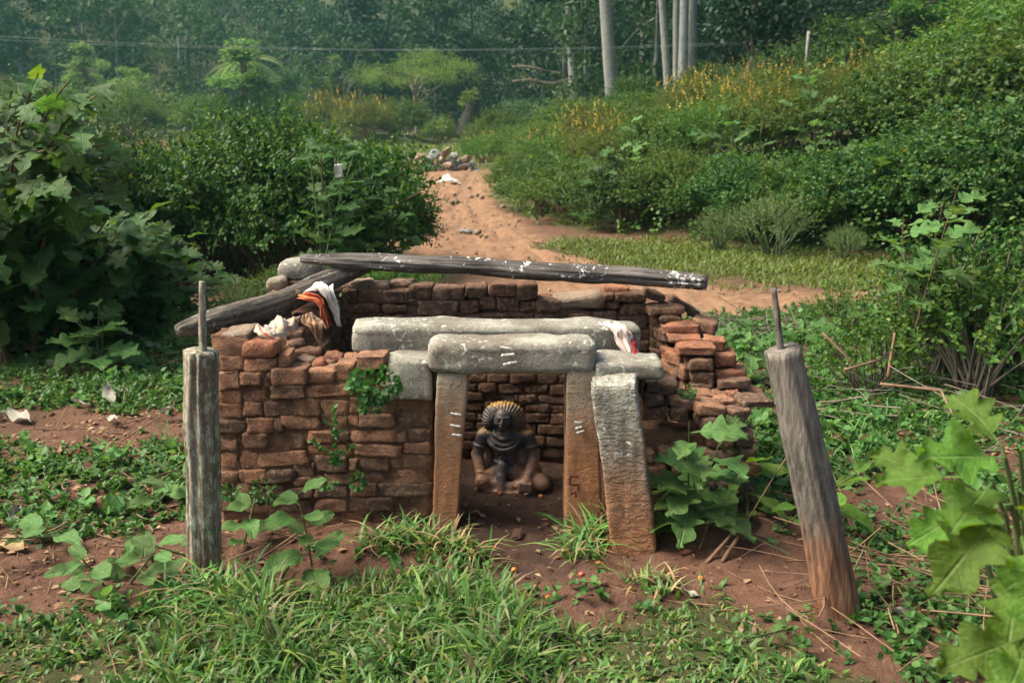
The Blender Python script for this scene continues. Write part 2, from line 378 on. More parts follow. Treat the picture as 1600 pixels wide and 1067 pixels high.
def axis_pts(a0, a1, fine, far_lo, far_hi, grow=1.07, cap=6.0):
    c = list(np.arange(a0, a1, fine)); s = fine; p = c[-1]
    while p < far_hi: s = min(s * grow, cap); p += s; c.append(p)
    s = fine; p = a0; lo = []
    while p > far_lo: s = min(s * grow, cap); p -= s; lo.append(p)
    return np.array(lo[::-1] + c)
gx = axis_pts(-2.2, 2.4, 0.022, -260, 260); gy = axis_pts(2.6, 5.1, 0.022, -40, 420, 1.045)
X, Y = np.meshgrid(gx, gy); x, y = X.ravel(), Y.ravel()
pa, da, gr_ = masks(x, y)
z = H(x, y)
fine = sstep(14, 6, y) * sstep(6, 3, np.abs(x))
z = z + fine * (0.010 * fbm2(x * 22, y * 22, 11, 3) + 0.022 * np.maximum(0, fbm2(x * 13, y * 13, 15, 2) - 0.18) * (1 - da * 0.4))
z = z + pa * (0.05 * fbm2(x * 3, y * 1.2, 41, 3) - 0.02)
nx, ny = len(gx), len(gy)
idx = np.arange(nx * ny).reshape(ny, nx)
F = np.stack([idx[:-1, :-1], idx[:-1, 1:], idx[1:, 1:], idx[1:, :-1]], -1).reshape(-1, 4)
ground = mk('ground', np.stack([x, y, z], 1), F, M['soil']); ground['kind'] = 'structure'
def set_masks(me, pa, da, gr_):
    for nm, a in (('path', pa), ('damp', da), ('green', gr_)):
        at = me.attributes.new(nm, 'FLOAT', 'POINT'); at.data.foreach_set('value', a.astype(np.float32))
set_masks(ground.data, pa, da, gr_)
# the trodden dirt path: its own thin sheet over the ground, ragged at the edge
px_ = np.arange(-6, 9.2, 0.07); py_ = 6.6 * (37 / 6.6) ** np.linspace(0, 1, 300)
X, Y = np.meshgrid(px_, py_); x, y = X.ravel(), Y.ravel(); pa, da, gr_ = masks(x, y)
zg = H(x, y) + pa * (0.05 * fbm2(x * 3, y * 1.2, 41, 3) - 0.02)
rag = fbm2(x * 5, y * 5, 51, 3) * 0.22
z2 = zg + 0.030 * sstep(0.3, 1, pa + rag) + pa * (0.05 * fbm2(x * 6, y * 3, 61, 4)) - 0.004
z2 = z2 - 0.05 * np.exp(-((x - np.interp(y, [7, 10, 15, 20, 30], [0.6, 0.0, -0.75, -1.15, -1.3]) ) / 0.10) ** 2) * pa \
        - 0.05 * np.exp(-((x - np.interp(y, [7, 10, 15, 20, 30], [1.7, 1.0, -0.25, -0.85, -1.05])) / 0.09) ** 2) * pa
keep = (pa + rag > 0.42).reshape(len(py_), len(px_))
idx = np.arange(x.size).reshape(len(py_), len(px_))
kc = keep[:-1, :-1] & keep[:-1, 1:] & keep[1:, :-1] & keep[1:, 1:]
F = np.stack([idx[:-1, :-1], idx[:-1, 1:], idx[1:, 1:], idx[1:, :-1]], -1)[kc]
used, inv = np.unique(F, return_inverse=True)
path = mk('path', np.stack([x, y, z2], 1)[used], inv.reshape(-1, 4), M['soil']); path['kind'] = 'structure'
set_masks(path.data, np.ones(len(used)), np.zeros(len(used)), np.zeros(len(used)))
# ------------------------------------------------------------------ blocks: rounded, rough, one mesh each
def cube_grid(n):
    """unit-cube surface grid with n cells per edge (welded)"""
    t = np.linspace(-1, 1, n + 1); key = {}; V = []; F = []
    def vid(p):
        k = tuple(np.round(p, 5))
        if k not in key: key[k] = len(V); V.append(p)
        return key[k]
    for ax in range(3):
        for sgn in (-1, 1):
            a, b = (ax + 1) % 3, (ax + 2) % 3
            for i in range(n):
                for j in range(n):
                    q = []
                    for di, dj in ((0, 0), (1, 0), (1, 1), (0, 1)):
                        p = np.zeros(3); p[ax] = sgn; p[a] = t[i + di]; p[b] = t[j + dj]; q.append(vid(p))
                    F.append(q if sgn > 0 else q[::-1])
    return np.array(V), np.array(F)
_CG = {n: cube_grid(n) for n in (5, 6, 9, 14, 20)}
DY = 0.28
def PS(px, py, Y): return P(px, py, Y - DY)
_seed = [100]
def block_mesh(w, h, d, r=0.010, n=6, rough=0.008, lump=0.012, taper=0.0, name='brick', mat=None, freq=9.0):
    """w along x, d along y, h along z, centred; worn edges, lumpy faces"""
    _seed[0] += 1; sd_ = _seed[0]
    C, F = _CG[n]; half = np.array([w, d, h]) / 2
    C2 = np.sign(C) * np.abs(C) ** 0.62                     # crowd the grid towards the edges
    p = C2 * half; r = min(r, 0.45 * min(w, h, d)); inner = half - r
    q = np.clip(p, -inner, inner); dv = p - q
    L = np.linalg.norm(dv, axis=1, keepdims=True)
    V = q + np.where(L > 1e-9, dv / np.maximum(L, 1e-9) * r, 0)
    nrm = unit(np.where(L > 1e-9, dv, C))
    rng = np.random.default_rng(sd_)
    V[:, 0] *= 1 + taper * V[:, 2] / max(h, 1e-6)
    sh = rng.normal(0, 0.06, 2); V[:, 2] += sh[0] * V[:, 0] * min(1, h / w); V[:, 0] += sh[1] * V[:, 2] * 0.5
    V = V + nrm * (lump * fbm(V * freq + sd_ * 3.1, sd_, 2)[:, None] + rough * fbm(V * 45 + sd_, sd_ + 5, 2)[:, None])
    for k in range(rng.integers(2, 5)):                     # knocked-off corners
        cn = np.sign(rng.normal(size=3)) * half; dist = np.linalg.norm(V - cn, axis=1); R = rng.uniform(0.25, 0.5) * min(h, d, w)
        V += np.where(dist < R, (R - dist) * 0.35, 0)[:, None] * unit(-cn)
    return mesh_np(name, V, F, mat)
def block(name, cen, size, mat, parent=None, rot=(0, 0, 0), **kw):
    me = block_mesh(size[0], size[2], size[1], name=name, mat=mat, **kw)
    return ob(name, me, parent, tuple(cen), rot)

Z1 = lambda r: tuple((250 if k % 2 == 0 else 370) + v / 3.5556 for k, v in enumerate(r))
Z2 = lambda r: tuple((250 if k % 2 == 0 else 620) + v / 3.5556 for k, v in enumerate(r))
Z3 = lambda r: tuple((650 if k % 2 == 0 else 400) + v / 3.5556 for k, v in enumerate(r))
Z4 = lambda r: tuple((650 if k % 2 == 0 else 560) + v / 3.5567 for k, v in enumerate(r))
Z5 = lambda r: tuple((900 if k % 2 == 0 else 420) + v / 3.5556 for k, v in enumerate(r))
Z6 = lambda r: tuple((980 if k % 2 == 0 else 430) + v / 4.4458 for k, v in enumerate(r))
def face_block(rect, Y, depth, mat, parent, name='brick', tilt=0.0, yaw=0.0, grow=1.0, topvis=0.0, **kw):
    """block whose front face fills the pixel rectangle on the vertical plane at distance Y. topvis: share of the rectangle that is top face"""
    x0, y0, x1, y1 = rect
    yt = y0 + (y1 - y0) * topvis
    a, b = PS(x0, y1, Y), PS(x1, yt, Y)
    w, h = (b[0] - a[0]) * grow, (b[2] - a[2]) * grow
    if tilt: 
        c, s = abs(math.cos(math.radians(tilt))), abs(math.sin(math.radians(tilt)))
        den = c * c - s * s
        if abs(den) > 0.3: w, h = max((w * c - h * s) / den, 0.05), max((h * c - w * s) / den, 0.04)
    cen = (a + b) / 2 + np.array([0, depth / 2, 0])
    return block(name, cen, (w, depth, h), mat, parent, (0, math.radians(-tilt), math.radians(yaw)), **kw)
rng = np.random.default_rng(11)
def wall_thing(label):
    return tag(thing('brick_wall', label, 'brick wall'), kind='thing')
M['mortar'] = (lambda g: (g.bump(g.math('ADD', g.noise(g.geo('Position'), 30, 5, 0.7), g.noise(g.geo('Position'), 110, 3, 0.7)), 0.9, 0.02),
    g.done(g.mix(g.step(g.noise(g.geo('Position'), 12, 5, 0.65), 0.38, 0.64), (0.25, 0.132, 0.078), (0.095, 0.054, 0.036)), 0.95, 0.1))[1])(N('mud mortar'))
def core(name, x0, x1, y0, y1, z0, z1f, parent, seed, rough=0.016, mat=None):
    """mud core of a wall: rough box with an uneven top; z1f(x, y) gives the height of its top"""
    C, F = _CG[20]
    V = np.empty_like(C); V[:, 0] = x0 + (C[:, 0] + 1) / 2 * (x1 - x0); V[:, 1] = y0 + (C[:, 1] + 1) / 2 * (y1 - y0)
    V[:, 2] = z0 + (C[:, 2] + 1) / 2 * (z1f(V[:, 0], V[:, 1]) - z0)
    V += rough * np.stack([fbm(V * 14 + k * 9, seed + k, 3) for k in range(3)], 1)
    return mk(name, V, F, mat or M['mortar'], parent)

# ------------------------------------------------------------------ the shrine: front wall left of the doorway
YF, YB = 4.40, 5.25      # plus DY: distances below are measured from a point DY behind the camera
Yf, Yb = YF - DY, YB - DY                                   # front faces of the front wall and of the back wall
def xw(px, py, Y): return PS(px, py, Y)[0]
wall_front = wall_thing('low front wall of worn reddish bricks beside the doorway')
def ztop_front(x, y):
    px = 800 + x * FPX / 4.3
    return np.interp(px, [335, 400, 440, 480, 560, 670], [0.90, 0.88, 0.77, 0.73, 0.73, 0.73])
core('mortar_core', xw(341, 700, YF), xw(676, 700, YF), Yf + 0.014, Yf + 0.31, -0.05, ztop_front, wall_front, 5)
FRONT1 = [(335,662,458,748,2), (465,672,655,752,3), (655,655,722,727,0),
  (620,735,810,825,0), (815,745,970,815,1), (970,705,1080,805,-3), (1090,662,1255,745,2),
  (330,748,440,850,0), (445,757,560,825,0), (615,826,803,902,1), (806,815,1075,895,4), (335,852,452,925,0), (468,850,592,920,2), (560,757,612,840,0),
  (330,928,455,1010,0), (465,920,567,1000,1), (580,912,740,1000,2), (745,896,887,997,1), (892,905,1050,1000,2), (1055,890,1120,985,0), (1125,895,1305,985,0)]
FRONT2 = [(315,135,480,203,0), (486,120,630,205,1), (636,120,672,190,0), (676,105,882,185,2), (890,100,1040,168,0), (1048,100,1100,160,0), (1106,96,1302,173,-1),
  (315,240,430,300,1), (455,205,597,290,1), (630,200,802,285,0), (812,190,965,262,-2), (970,195,1055,255,0), (1060,182,1312,252,1), (1370,186,1502,255,0), (1318,186,1366,250,0),
  (310,305,432,410,-2), (445,300,538,400,0), (540,292,822,402,7), (828,268,1072,325,1), (1080,265,1340,335,-2), (1350,257,1502,318,0), (1280,318,1505,398,0),
  (872,330,1040,420,0), (1045,346,1096,410,0), (1100,337,1268,413,2), (310,415,436,480,0), (445,408,588,485,2), (592,415,746,480,1), (750,370,862,450,4), (740,432,902,500,9), (920,428,1062,490,1), (1090,412,1262,480,0), (1285,402,1510,480,0),
  (300,485,372,557,0), (400,482,502,552,0), (510,490,690,570,2), (700,505,850,570,0), (862,492,1040,560,1), (1060,482,1205,556,0), (1210,476,1512,555,-1),
  (310,562,470,640,0), (480,575,640,645,0), (660,575,850,640,0), (862,572,1040,640,0), (1042,560,1300,638,1), (1310,556,1492,635,0)]
for conv, rows in ((Z1, FRONT1), (Z2, FRONT2)):
    for k, (a, b, c, d, t) in enumerate(rows):
        dy = rng.normal(0, 0.007) + (0.012 if conv is Z2 and b > 555 else 0)
        face_block(conv((a, b, c, d)), YF + dy, 0.13, M['brick_front'] if rng.random() < 0.72 else M['brick_brown'], wall_front, tilt=t, yaw=rng.normal(0, 2.0), grow=1.02, r=0.006, lump=0.010, rough=0.011)
# corner stone, top brick and rubble lying on the wall head
face_block(Z1((315,512,500,650)), YF + 0.02, 0.22, M['stone_tan'], wall_front, 'stone', tilt=6, topvis=0.12, n=6, r=0.02, lump=0.02)
face_block(Z1((448,556,638,685)), YF - 0.012, 0.15, M['brick_red'], wall_front, tilt=-2, topvis=0.2, r=0.022)
for rect, Y, t, m in [((740,612,880,685), 4.60, 3, 'brick_front'), ((690,580,792,635), 4.66, 2, 'brick_brown'), ((752,668,850,725), 4.52, -12, 'stone_tan'), ((855,690,900,735), 4.50, 10, 'brick_red'),
                      ((900,652,1010,700), 4.60, -5, 'brick_red'), ((1000,655,1110,705), 4.62, 3, 'brick_front'), ((800,712,860,750), 4.50, 8, 'brick_red'), ((890,690,970,735), 4.54, -6, 'brick_front'),
                      ((560,655,640,700), 4.56, 0, 'brick_brown'), ((640,640,750,690), 4.66, 4, 'brick_front'), ((700,625,745,660), 4.72, 9, 'brick_brown')]:
    face_block(Z1(rect), Y, 0.10, M[m], wall_front, tilt=t, yaw=rng.uniform(-18, 18), topvis=0.25, r=0.015)
# squared grey stone and the quoin under it that carry the lintel's end
face_block((602, 556, 673, 626), YF - 0.01, 0.24, M['stone'], wall_front, 'stone', topvis=0.14, n=9, r=0.010, lump=0.006, rough=0.004)
face_block(Z1((1318,912,1502,1063)), YF + 0.01, 0.16, M['brick_brown'], wall_front, 'stone', n=6, r=0.014)
face_block(Z1((1255,690,1330,760)), YF + 0.03, 0.16, M['stone_tan'], wall_front, 'stone', r=0.02)

# ------------------------------------------------------------------ back wall
wall_back = wall_thing('mossy dark brick back wall under the long beam, behind the statue')
def ztop_back(x, y): return 0.855 + 0.03 * np.sin(x * 9)
core('mortar_core', xw(470, 600, YB), xw(1062, 600, YB), Yb + 0.018, Yb + 0.28, -0.05, ztop_back, wall_back, 15, mat=M['mortar'])
B3 = [(0,165,82,240,0), (90,175,270,246,0), (270,166,396,240,2), (415,160,555,225,-2), (555,160,672,246,1),
  (0,245,84,330,0), (90,250,236,335,0), (240,246,350,320,0), (355,226,450,300,0), (452,226,577,310,0), (582,250,680,310,1), (672,240,806,315,-3),
  (0,335,130,385,0), (135,338,250,392,0), (255,330,375,392,0), (380,318,530,385,0), (535,315,650,385,0), (655,318,842,385,0), (850,317,972,372,0), (980,305,1112,372,0),
  (1040,212,1108,250,0), (1110,206,1282,262,-2), (1055,252,1130,300,0), (1130,265,1282,330,0), (1118,333,1290,402,0), (1290,335,1420,410,0), (1210,405,1330,470,0), (1330,415,1420,480,0)]
B1 = [(1100,292,1236,372,0), (1240,297,1382,375,0), (1382,272,1512,342,-2), (1512,287,1610,352,0), (1030,372,1222,430,0), (1238,376,1372,430,2), (1375,340,1445,382,0), (1430,352,1610,440,0),
  (1010,300,1095,368,0), (1040,436,1232,512,2), (1240,436,1420,490,0), (1000,515,1080,590,0), (950,440,1035,510,0), (940,520,1000,590,0), (960,600,1060,650,0)]
for conv, rows in ((Z3, B3), (Z1, B1)):
    for a, b, c, d, t in rows:
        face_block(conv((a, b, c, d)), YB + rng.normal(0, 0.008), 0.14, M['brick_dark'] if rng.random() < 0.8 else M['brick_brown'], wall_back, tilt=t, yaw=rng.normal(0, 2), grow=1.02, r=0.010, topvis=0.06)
D4 = [(290,92,392,131), (397,90,519,136), (525,88,666,138), (670,88,790,145), (794,92,850,142), (240,140,345,186), (350,138,446,191), (455,142,592,198), (596,146,740,200), (745,150,850,205),
  (250,190,378,240), (382,192,470,232), (475,200,575,245), (580,205,672,250), (678,208,850,256), (250,246,372,298), (376,240,600,298), (605,258,740,302), (745,262,850,310),
  (240,303,336,350), (340,303,605,352), (610,306,746,360), (750,312,850,368), (230,354,330,402), (335,356,605,405), (610,362,670,428), (676,370,850,428), (230,406,340,455), (345,408,600,460), (605,432,720,492), (724,434,850,494),
  (230,460,350,510), (355,464,600,515), (605,498,700,550), (704,500,850,556)]
for a, b, c, d in D4:
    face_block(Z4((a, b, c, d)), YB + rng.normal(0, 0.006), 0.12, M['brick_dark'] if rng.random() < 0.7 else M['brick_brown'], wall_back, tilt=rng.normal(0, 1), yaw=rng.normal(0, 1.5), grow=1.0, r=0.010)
# more courses hidden from here behind the lintels and jambs
for row in range(9):
    zc = 0.05 + row * 0.075
    for xx in np.arange(-0.97 + (row % 2) * 0.09, 0.93, 0.18):
        pxx, pyy, _ = proj((xx, Yb, zc))
        if 700 < pxx[0] < 905: continue
        block('brick', (xx, Yb + 0.06 + rng.normal(0, 0.006), zc), (0.168, 0.12, 0.066), M['brick_dark'], wall_back, (0, rng.normal(0, 0.02), rng.normal(0, 0.03)), r=0.014)
for rect, Y, t, m in [((1270,252,1400,292), 5.36, 3, 'brick_brown'), ((1050,242,1172,292), 5.30, -3, 'stone_tan'), ((1152,252,1268,300), 5.28, 2, 'stone_tan'), ((1000,262,1060,310), 5.3, 3, 'brick_brown')]:
    face_block(Z1(rect), Y, 0.14, M[m], wall_back, tilt=t, r=0.02, topvis=0.2)
face_block(Z3((768,206,1046,320)), YB - 0.015, 0.20, M['stone_tan'], wall_back, 'stone', tilt=5, n=9, r=0.03, lump=0.03, rough=0.006, topvis=0.1)
face_block(Z3((1035,178,1186,213)), YB + 0.05, 0.12, M['brick_red'], wall_back, tilt=-2)
face_block(Z3((1262,180,1398,268)), YB - 0.02, 0.10, M['brick_brown'], wall_back, tilt=-24, r=0.014)

# ------------------------------------------------------------------ left side wall
wall_left = wall_thing('broken side wall of dark bricks and stones under the draped log')
xl = -1.36
core('mortar_core', -1.22, -0.96, Yf + 0.28, Yb + 0.28, -0.05, lambda x, y: 0.76 + 0.13 * sstep(4.62, 5.2, y), wall_left, 25)
for row in range(9):
    for k in range(5):
        zc = 0.06 + row * 0.082
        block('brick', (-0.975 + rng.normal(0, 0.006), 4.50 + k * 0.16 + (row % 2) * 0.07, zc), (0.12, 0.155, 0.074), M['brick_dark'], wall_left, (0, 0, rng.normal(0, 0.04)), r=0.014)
for row in range(9):
    for k in range(5):
        zc = 0.06 + row * 0.082
        block('brick', (-1.21 + rng.normal(0, 0.006), 4.34 + k * 0.185 + (row % 2) * 0.08, zc), (0.12, 0.18, 0.074), M['brick_brown'], wall_left, (0, 0, rng.normal(0, 0.04)), r=0.014)
LEFT = [((640,120,892,236), 5.22, 0, 'stone', 0.22, 0.045), ((585,222,686,302), 5.12, 0, 'stone_tan', 0.14, 0.03), ((690,232,782,305), 5.20, 2, 'brick_dark', 0.16, 0.012), ((782,240,902,302), 5.18, 0, 'brick_brown', 0.16, 0.014),
  ((880,196,990,250), 5.34, 0, 'brick_brown', 0.14, 0.02), ((568,310,724,372), 4.98, 2, 'brick_brown', 0.16, 0.016), ((670,290,772,352), 4.92, 10, 'stone_tan', 0.12, 0.03), ((770,300,880,360), 5.1, 0, 'brick_dark', 0.14, 0.014),
  ((860,290,990,345), 5.22, 0, 'brick_dark', 0.14, 0.014), ((880,345,1000,405), 5.2, 0, 'brick_dark', 0.14, 0.014), ((590,365,700,420), 4.9, 0, 'brick_dark', 0.16, 0.014),
  ((500,500,600,555), 4.70, -4, 'brick_brown', 0.14, 0.018), ((680,505,790,590), 4.75, 5, 'brick_brown', 0.14, 0.02), ((600,430,700,500), 4.85, 0, 'brick_dark', 0.16, 0.016), ((700,440,800,505), 4.86, 0, 'brick_dark', 0.16, 0.016),
  ((420,520,500,575), 4.62, 0, 'stone_tan', 0.14, 0.02)]
for rect, Y, t, m, dep, r in LEFT:
    stn = m.startswith('stone')
    face_block(Z1(rect), Y, dep, M[m], wall_left, 'stone' if stn else 'brick', tilt=t, yaw=rng.uniform(-8, 8), r=r, n=9 if stn else 5, topvis=0.2, lump=0.018 if stn else 0.012)

# ------------------------------------------------------------------ ruined right wall: stepped, with loose bricks
wall_right = wall_thing('ruined stepped wall of loose orange and brown bricks')
core('mortar_core', 0.845, 1.03, 4.42, Yb + 0.10, -0.05, lambda x, y: 0.49 + 0.23 * sstep(4.44, 4.9, y), wall_right, 35)
core('mortar_core', 0.58, 1.06, 4.22, 4.42, -0.05, lambda x, y: 0.42 - 0.09 * sstep(0.88, 1.03, x), wall_right, 36, 0.03)
for row in range(5):
    for k in range(5 if row < 1 else 4):
        if row == 4 and k == 3: continue
        block('brick', (0.60 + k * 0.142 + (row % 2) * 0.05 + rng.normal(0, 0.008), 4.22 + rng.normal(0, 0.018), 0.03 + row * 0.074), (0.13, 0.14, 0.066), M['brick_brown' if rng.random() < 0.6 else 'brick_front'], wall_right, (0, rng.normal(0, 0.05), rng.normal(0, 0.1)), r=0.016)
R6 = [  # rectangle in the enlarged view, distance, tilt, material, yaw, depth, top share
  ((245,322,505,412), 5.05, 0, 'brick_red', 0, 0.16, 0.3), ((300,415,530,470), 4.92, 0, 'brick_red', 0, 0.18, 0.5), ((355,462,622,565), 4.80, 0, 'brick_red', 0, 0.16, 0.35), ((425,572,607,668), 4.79, 0, 'brick_brown', 0, 0.18, 0.12), ((440,672,600,765), 4.80, 0, 'brick_brown', 0, 0.16, 0.1),
  ((370,640,445,740), 4.84, 0, 'brick_front', 10, 0.14, 0.0), ((310,545,405,635), 4.93, 0, 'brick_red', 30, 0.12, 0.0), ((275,520,330,600), 5.0, 0, 'brick_red', 40, 0.1, 0.0), ((275,600,345,690), 4.97, 0, 'brick_front', 35, 0.1, 0.0), ((325,640,385,720), 4.92, 0, 'brick_front', 30, 0.12, 0.0), ((270,690,345,740), 4.98, 0, 'brick_dark', 20, 0.12, 0.0),
  ((535,425,705,530), 4.92, -4, 'brick_red', -12, 0.14, 0.2), ((610,535,770,640), 4.86, 0, 'brick_red', -3, 0.16, 0.15), ((605,642,825,722), 4.83, -3, 'brick_red', 5, 0.16, 0.3), ((635,705,875,800), 4.76, 4, 'brick_brown', -4, 0.15, 0.18), ((445,762,600,812), 4.78, 0, 'brick_brown', 0, 0.14, 0.1),
  ((765,785,965,868), 4.80, -6, 'brick_front', -20, 0.16, 0.45), ((790,850,1025,928), 4.60, -2, 'brick_brown', 8, 0.16, 0.35), ((430,795,612,895), 4.66, 0, 'brick_front', 6, 0.18, 0.35), ((600,790,705,870), 4.70, 0, 'brick_front', 0, 0.16, 0.4), ((700,798,768,860), 4.72, 5, 'brick_red', 20, 0.10, 0.3), ((610,862,730,905), 4.6, 3, 'brick_front', 20, 0.14, 0.4),
  ((285,838,472,945), 4.52, -10, 'brick_brown', 4, 0.14, 0.12), ((475,876,690,1000), 4.46, -12, 'brick_front', 4, 0.15, 0.12), ((650,895,830,1040), 4.50, -4, 'brick_brown', 28, 0.16, 0.3), ((515,985,765,1085), 4.45, -5, 'brick_brown', 2, 0.16, 0.05),
  ((85,725,125,850), 4.5, 0, 'brick_dark', 0, 0.12, 0.0), ((110,725,220,820), 4.54, 3, 'brick_brown', 10, 0.14, 0.12), ((215,738,362,845), 4.56, -3, 'brick_brown', -8, 0.14, 0.15), ((110,825,262,925), 4.5, 4, 'brick_brown', 5, 0.14, 0.1), ((258,850,300,920), 4.55, 0, 'brick_dark', 0, 0.12, 0.0), ((120,925,290,1010), 4.48, 0, 'brick_dark', 0, 0.14, 0.05), ((300,930,420,1010), 4.5, 0, 'brick_dark', 0, 0.14, 0.05), ((455,960,520,1050), 4.5, 0, 'brick_brown', 0, 0.12, 0.0),
  ((150,210,405,290), 5.14, 3, 'brick_brown', 0, 0.16, 0.14), ((300,140,510,300), 5.22, -33, 'brick_brown', 0, 0.11, 0.1), ((460,285,655,420), 5.08, -14, 'brick_brown', -18, 0.14, 0.1), ((230,285,380,345), 5.12, 0, 'brick_dark', 0, 0.14, 0.1),
  ((165,280,245,360), 5.2, 0, 'brick_dark', 0, 0.14, 0), ((240,400,305,470), 5.05, 0, 'brick_dark', 20, 0.14, 0), ((165,360,245,440), 5.2, 0, 'brick_dark', 0, 0.14, 0), ((165,440,245,520), 5.2, 0, 'brick_dark', 0, 0.14, 0), ((235,470,290,540), 5.08, 0, 'brick_dark', 20, 0.14, 0), ((165,520,270,590), 5.15, 0, 'brick_dark', 0, 0.14, 0), ((170,595,275,660), 5.1, 0, 'brick_dark', 0, 0.14, 0)]
for rect, Y, t, m, yaw, dep, tv in R6:
    face_block(Z6(rect), Y, dep, M[m], wall_right, tilt=t, yaw=yaw, r=0.010, topvis=tv, lump=0.012, rough=0.011)
for rect, Y, t, m in [((700,832,892,925), 4.44, -4, 'brick_brown'), ((725,922,872,1003), 4.44, -2, 'brick_front'), ((870,905,1000,1000), 4.52, 0, 'brick_brown'), ((600,1000,720,1080), 4.46, 0, 'brick_brown'), ((730,1010,880,1090), 4.44, 0, 'brick_brown'), ((480,1000,600,1090), 4.5, 0, 'brick_brown'), ((885,1005,1010,1090), 4.5, 0, 'brick_brown')]:
    face_block(Z5(rect), Y, 0.16, M[m], wall_right, tilt=t, yaw=rng.normal(0, 3), r=0.018)

# ------------------------------------------------------------------ doorway: jambs, lintels, cap stones
def pillar(name, label, quad, Y, depth, mat, n=14, rough=0.006, lump=0.010, yaw=0.0, cat='stone pillar'):
    """four-sided stone post: quad = front face corners (tl, tr, br, bl) in photograph pixels on the plane at distance Y"""
    q = [PS(a, b, Y) for a, b in quad]; base = (q[2] + q[3]) / 2
    C, F = _CG[n]; _seed[0] += 1
    C2 = np.sign(C) * np.abs(C) ** 0.8; u = (C2[:, 0] + 1) / 2; v = (C2[:, 2] + 1) / 2
    tl, tr, br, bl = q
    V = (bl[None] * (1 - u)[:, None] + br[None] * u[:, None]) * (1 - v)[:, None] + (tl[None] * (1 - u)[:, None] + tr[None] * u[:, None]) * v[:, None]
    V[:, 1] += (C2[:, 1] + 1) / 2 * depth
    if yaw:
        a = math.radians(yaw); cx, cyy = base[0], base[1] + depth / 2; dx, dy = V[:, 0] - cx, V[:, 1] - cyy
        V[:, 0] = cx + dx * math.cos(a) - dy * math.sin(a); V[:, 1] = cyy + dx * math.sin(a) + dy * math.cos(a)
    ctr = V.mean(0); e = (np.abs(C) > 0.999).sum(1)
    V += ((ctr - V) * np.where(e >= 2, 0.010, 0)[:, None] * np.array([3, 3, 0.5]))
    nrm = unit(C)
    V += nrm * (lump * fbm(V * 6 + _seed[0], _seed[0], 3)[:, None] + rough * fbm(V * 40, _seed[0] + 3, 2)[:, None])
    o = mk(name, V - base, F, mat, None, tuple(base)); tag(o, label, cat, kind='thing'); return o
def strokes(name, parent, marks, Y, mat, w=0.006, th=0.003):
    """painted strokes: each mark is a pixel polyline on the plane at distance Y, a thin raised film"""
    for pts in marks:
        q = np.array([PS(a, b, Y) for a, b in pts]); V = []; F = []
        m = 10; t = np.linspace(0, 1, m); s = np.linspace(0, 1, len(q))
        pp = np.stack([np.interp(t, s, q[:, k]) for k in range(3)], 1)
        tan = unit(np.gradient(pp, axis=0)); sd2 = np.stack([-tan[:, 2], 0 * tan[:, 0], tan[:, 0]], 1)
        ww = w * (0.75 + 0.5 * rng.random(m)) * np.where((t < 0.05) | (t > 0.95), 0.55, 1)
        A = pp + sd2 * ww[:, None]; B = pp - sd2 * ww[:, None]
        A2 = A + [0, th, 0]; B2 = B + [0, th, 0]
        V = np.concatenate([A, B, A2, B2]) - np.array(parent.location)
        for k in range(m - 1):
            F += [(k, k + 1, m + k + 1, m + k), (2 * m + k, 2 * m + k + 1, k + 1, k), (m + k, m + k + 1, 3 * m + k + 1, 3 * m + k)]
        mk(name, V, F, mat, parent)
YP = 4.36
jamb_l = pillar('stone_pillar', 'granite door jamb with three white stripes, nearer the brick wall', [(684, 584), (731, 584), (713, 838), (674, 838)], YP, 0.17, M['stone_pillar'])
strokes('paint_mark', jamb_l, [[(704, 646), (721, 649)], [(703, 664), (712, 666), (720, 667)], [(706, 679), (722, 681)]], YP - 0.012, M['white_paint'])
jamb_r = pillar('stone_pillar', 'granite door jamb with three white stripes and a dark painted sign', [(886, 580), (936, 580), (941, 852), (883, 852)], YP - 0.01, 0.19, M['stone_pillar'])
strokes('paint_mark', jamb_r, [[(897, 660), (910, 661)], [(899, 670), (910, 667)], [(901, 677), (913, 673)]], YP - 0.024, M['white_paint'])
strokes('painted_sign', jamb_r, [[(891, 744), (904, 745)], [(891, 744), (890, 758)], [(890, 757), (904, 757)], [(904, 757), (903, 767)], [(891, 772), (899, 768), (900, 778)]], YP - 0.026, M['brown_paint'], 0.005)
outer = pillar('stone_pillar', 'leaning free-standing granite pillar with rough chisel marks and muddy foot', [(928, 607), (998, 602), (1032, 872), (964, 892)], 4.07, 0.19, M['stone_outer'], n=20, rough=0.010, lump=0.012, yaw=-7)
def slab(name, label, rect, Y, depth, mat, cat='stone slab', tilt=0.0, topvis=0.12, **kw):
    kw = dict(dict(n=20, r=0.03, lump=0.016, rough=0.006, freq=6.0), **kw)
    o = face_block(rect, Y, depth, mat, None, name, tilt=tilt, topvis=topvis, **kw); tag(o, label, cat, kind='thing'); return o
lintel = slab('lintel_stone', 'front granite lintel with white painted dashes over the doorway', (667, 527, 931, 586), YP - 0.02, 0.20, M['stone'], 'stone lintel', topvis=0.16, r=0.035)
strokes('paint_mark', lintel, [[(781, 543), (800, 546)], [(783, 556), (804, 554)], [(786, 570), (808, 566)]], YP - 0.036, M['white_paint'], 0.007)
back_lintel = slab('lintel_stone', 'long notched granite slab lying behind the front lintel', (547, 506, 1003, 556), 4.62, 0.22, M['stone'], 'stone lintel', topvis=0.10, r=0.025)
cap = slab('cap_stone', 'flat granite cap stone resting on top of the leaning pillar', (930, 554, 1040, 594), 4.34, 0.24, M['stone'], 'stone', tilt=-1, topvis=0.32, n=14, r=0.022)

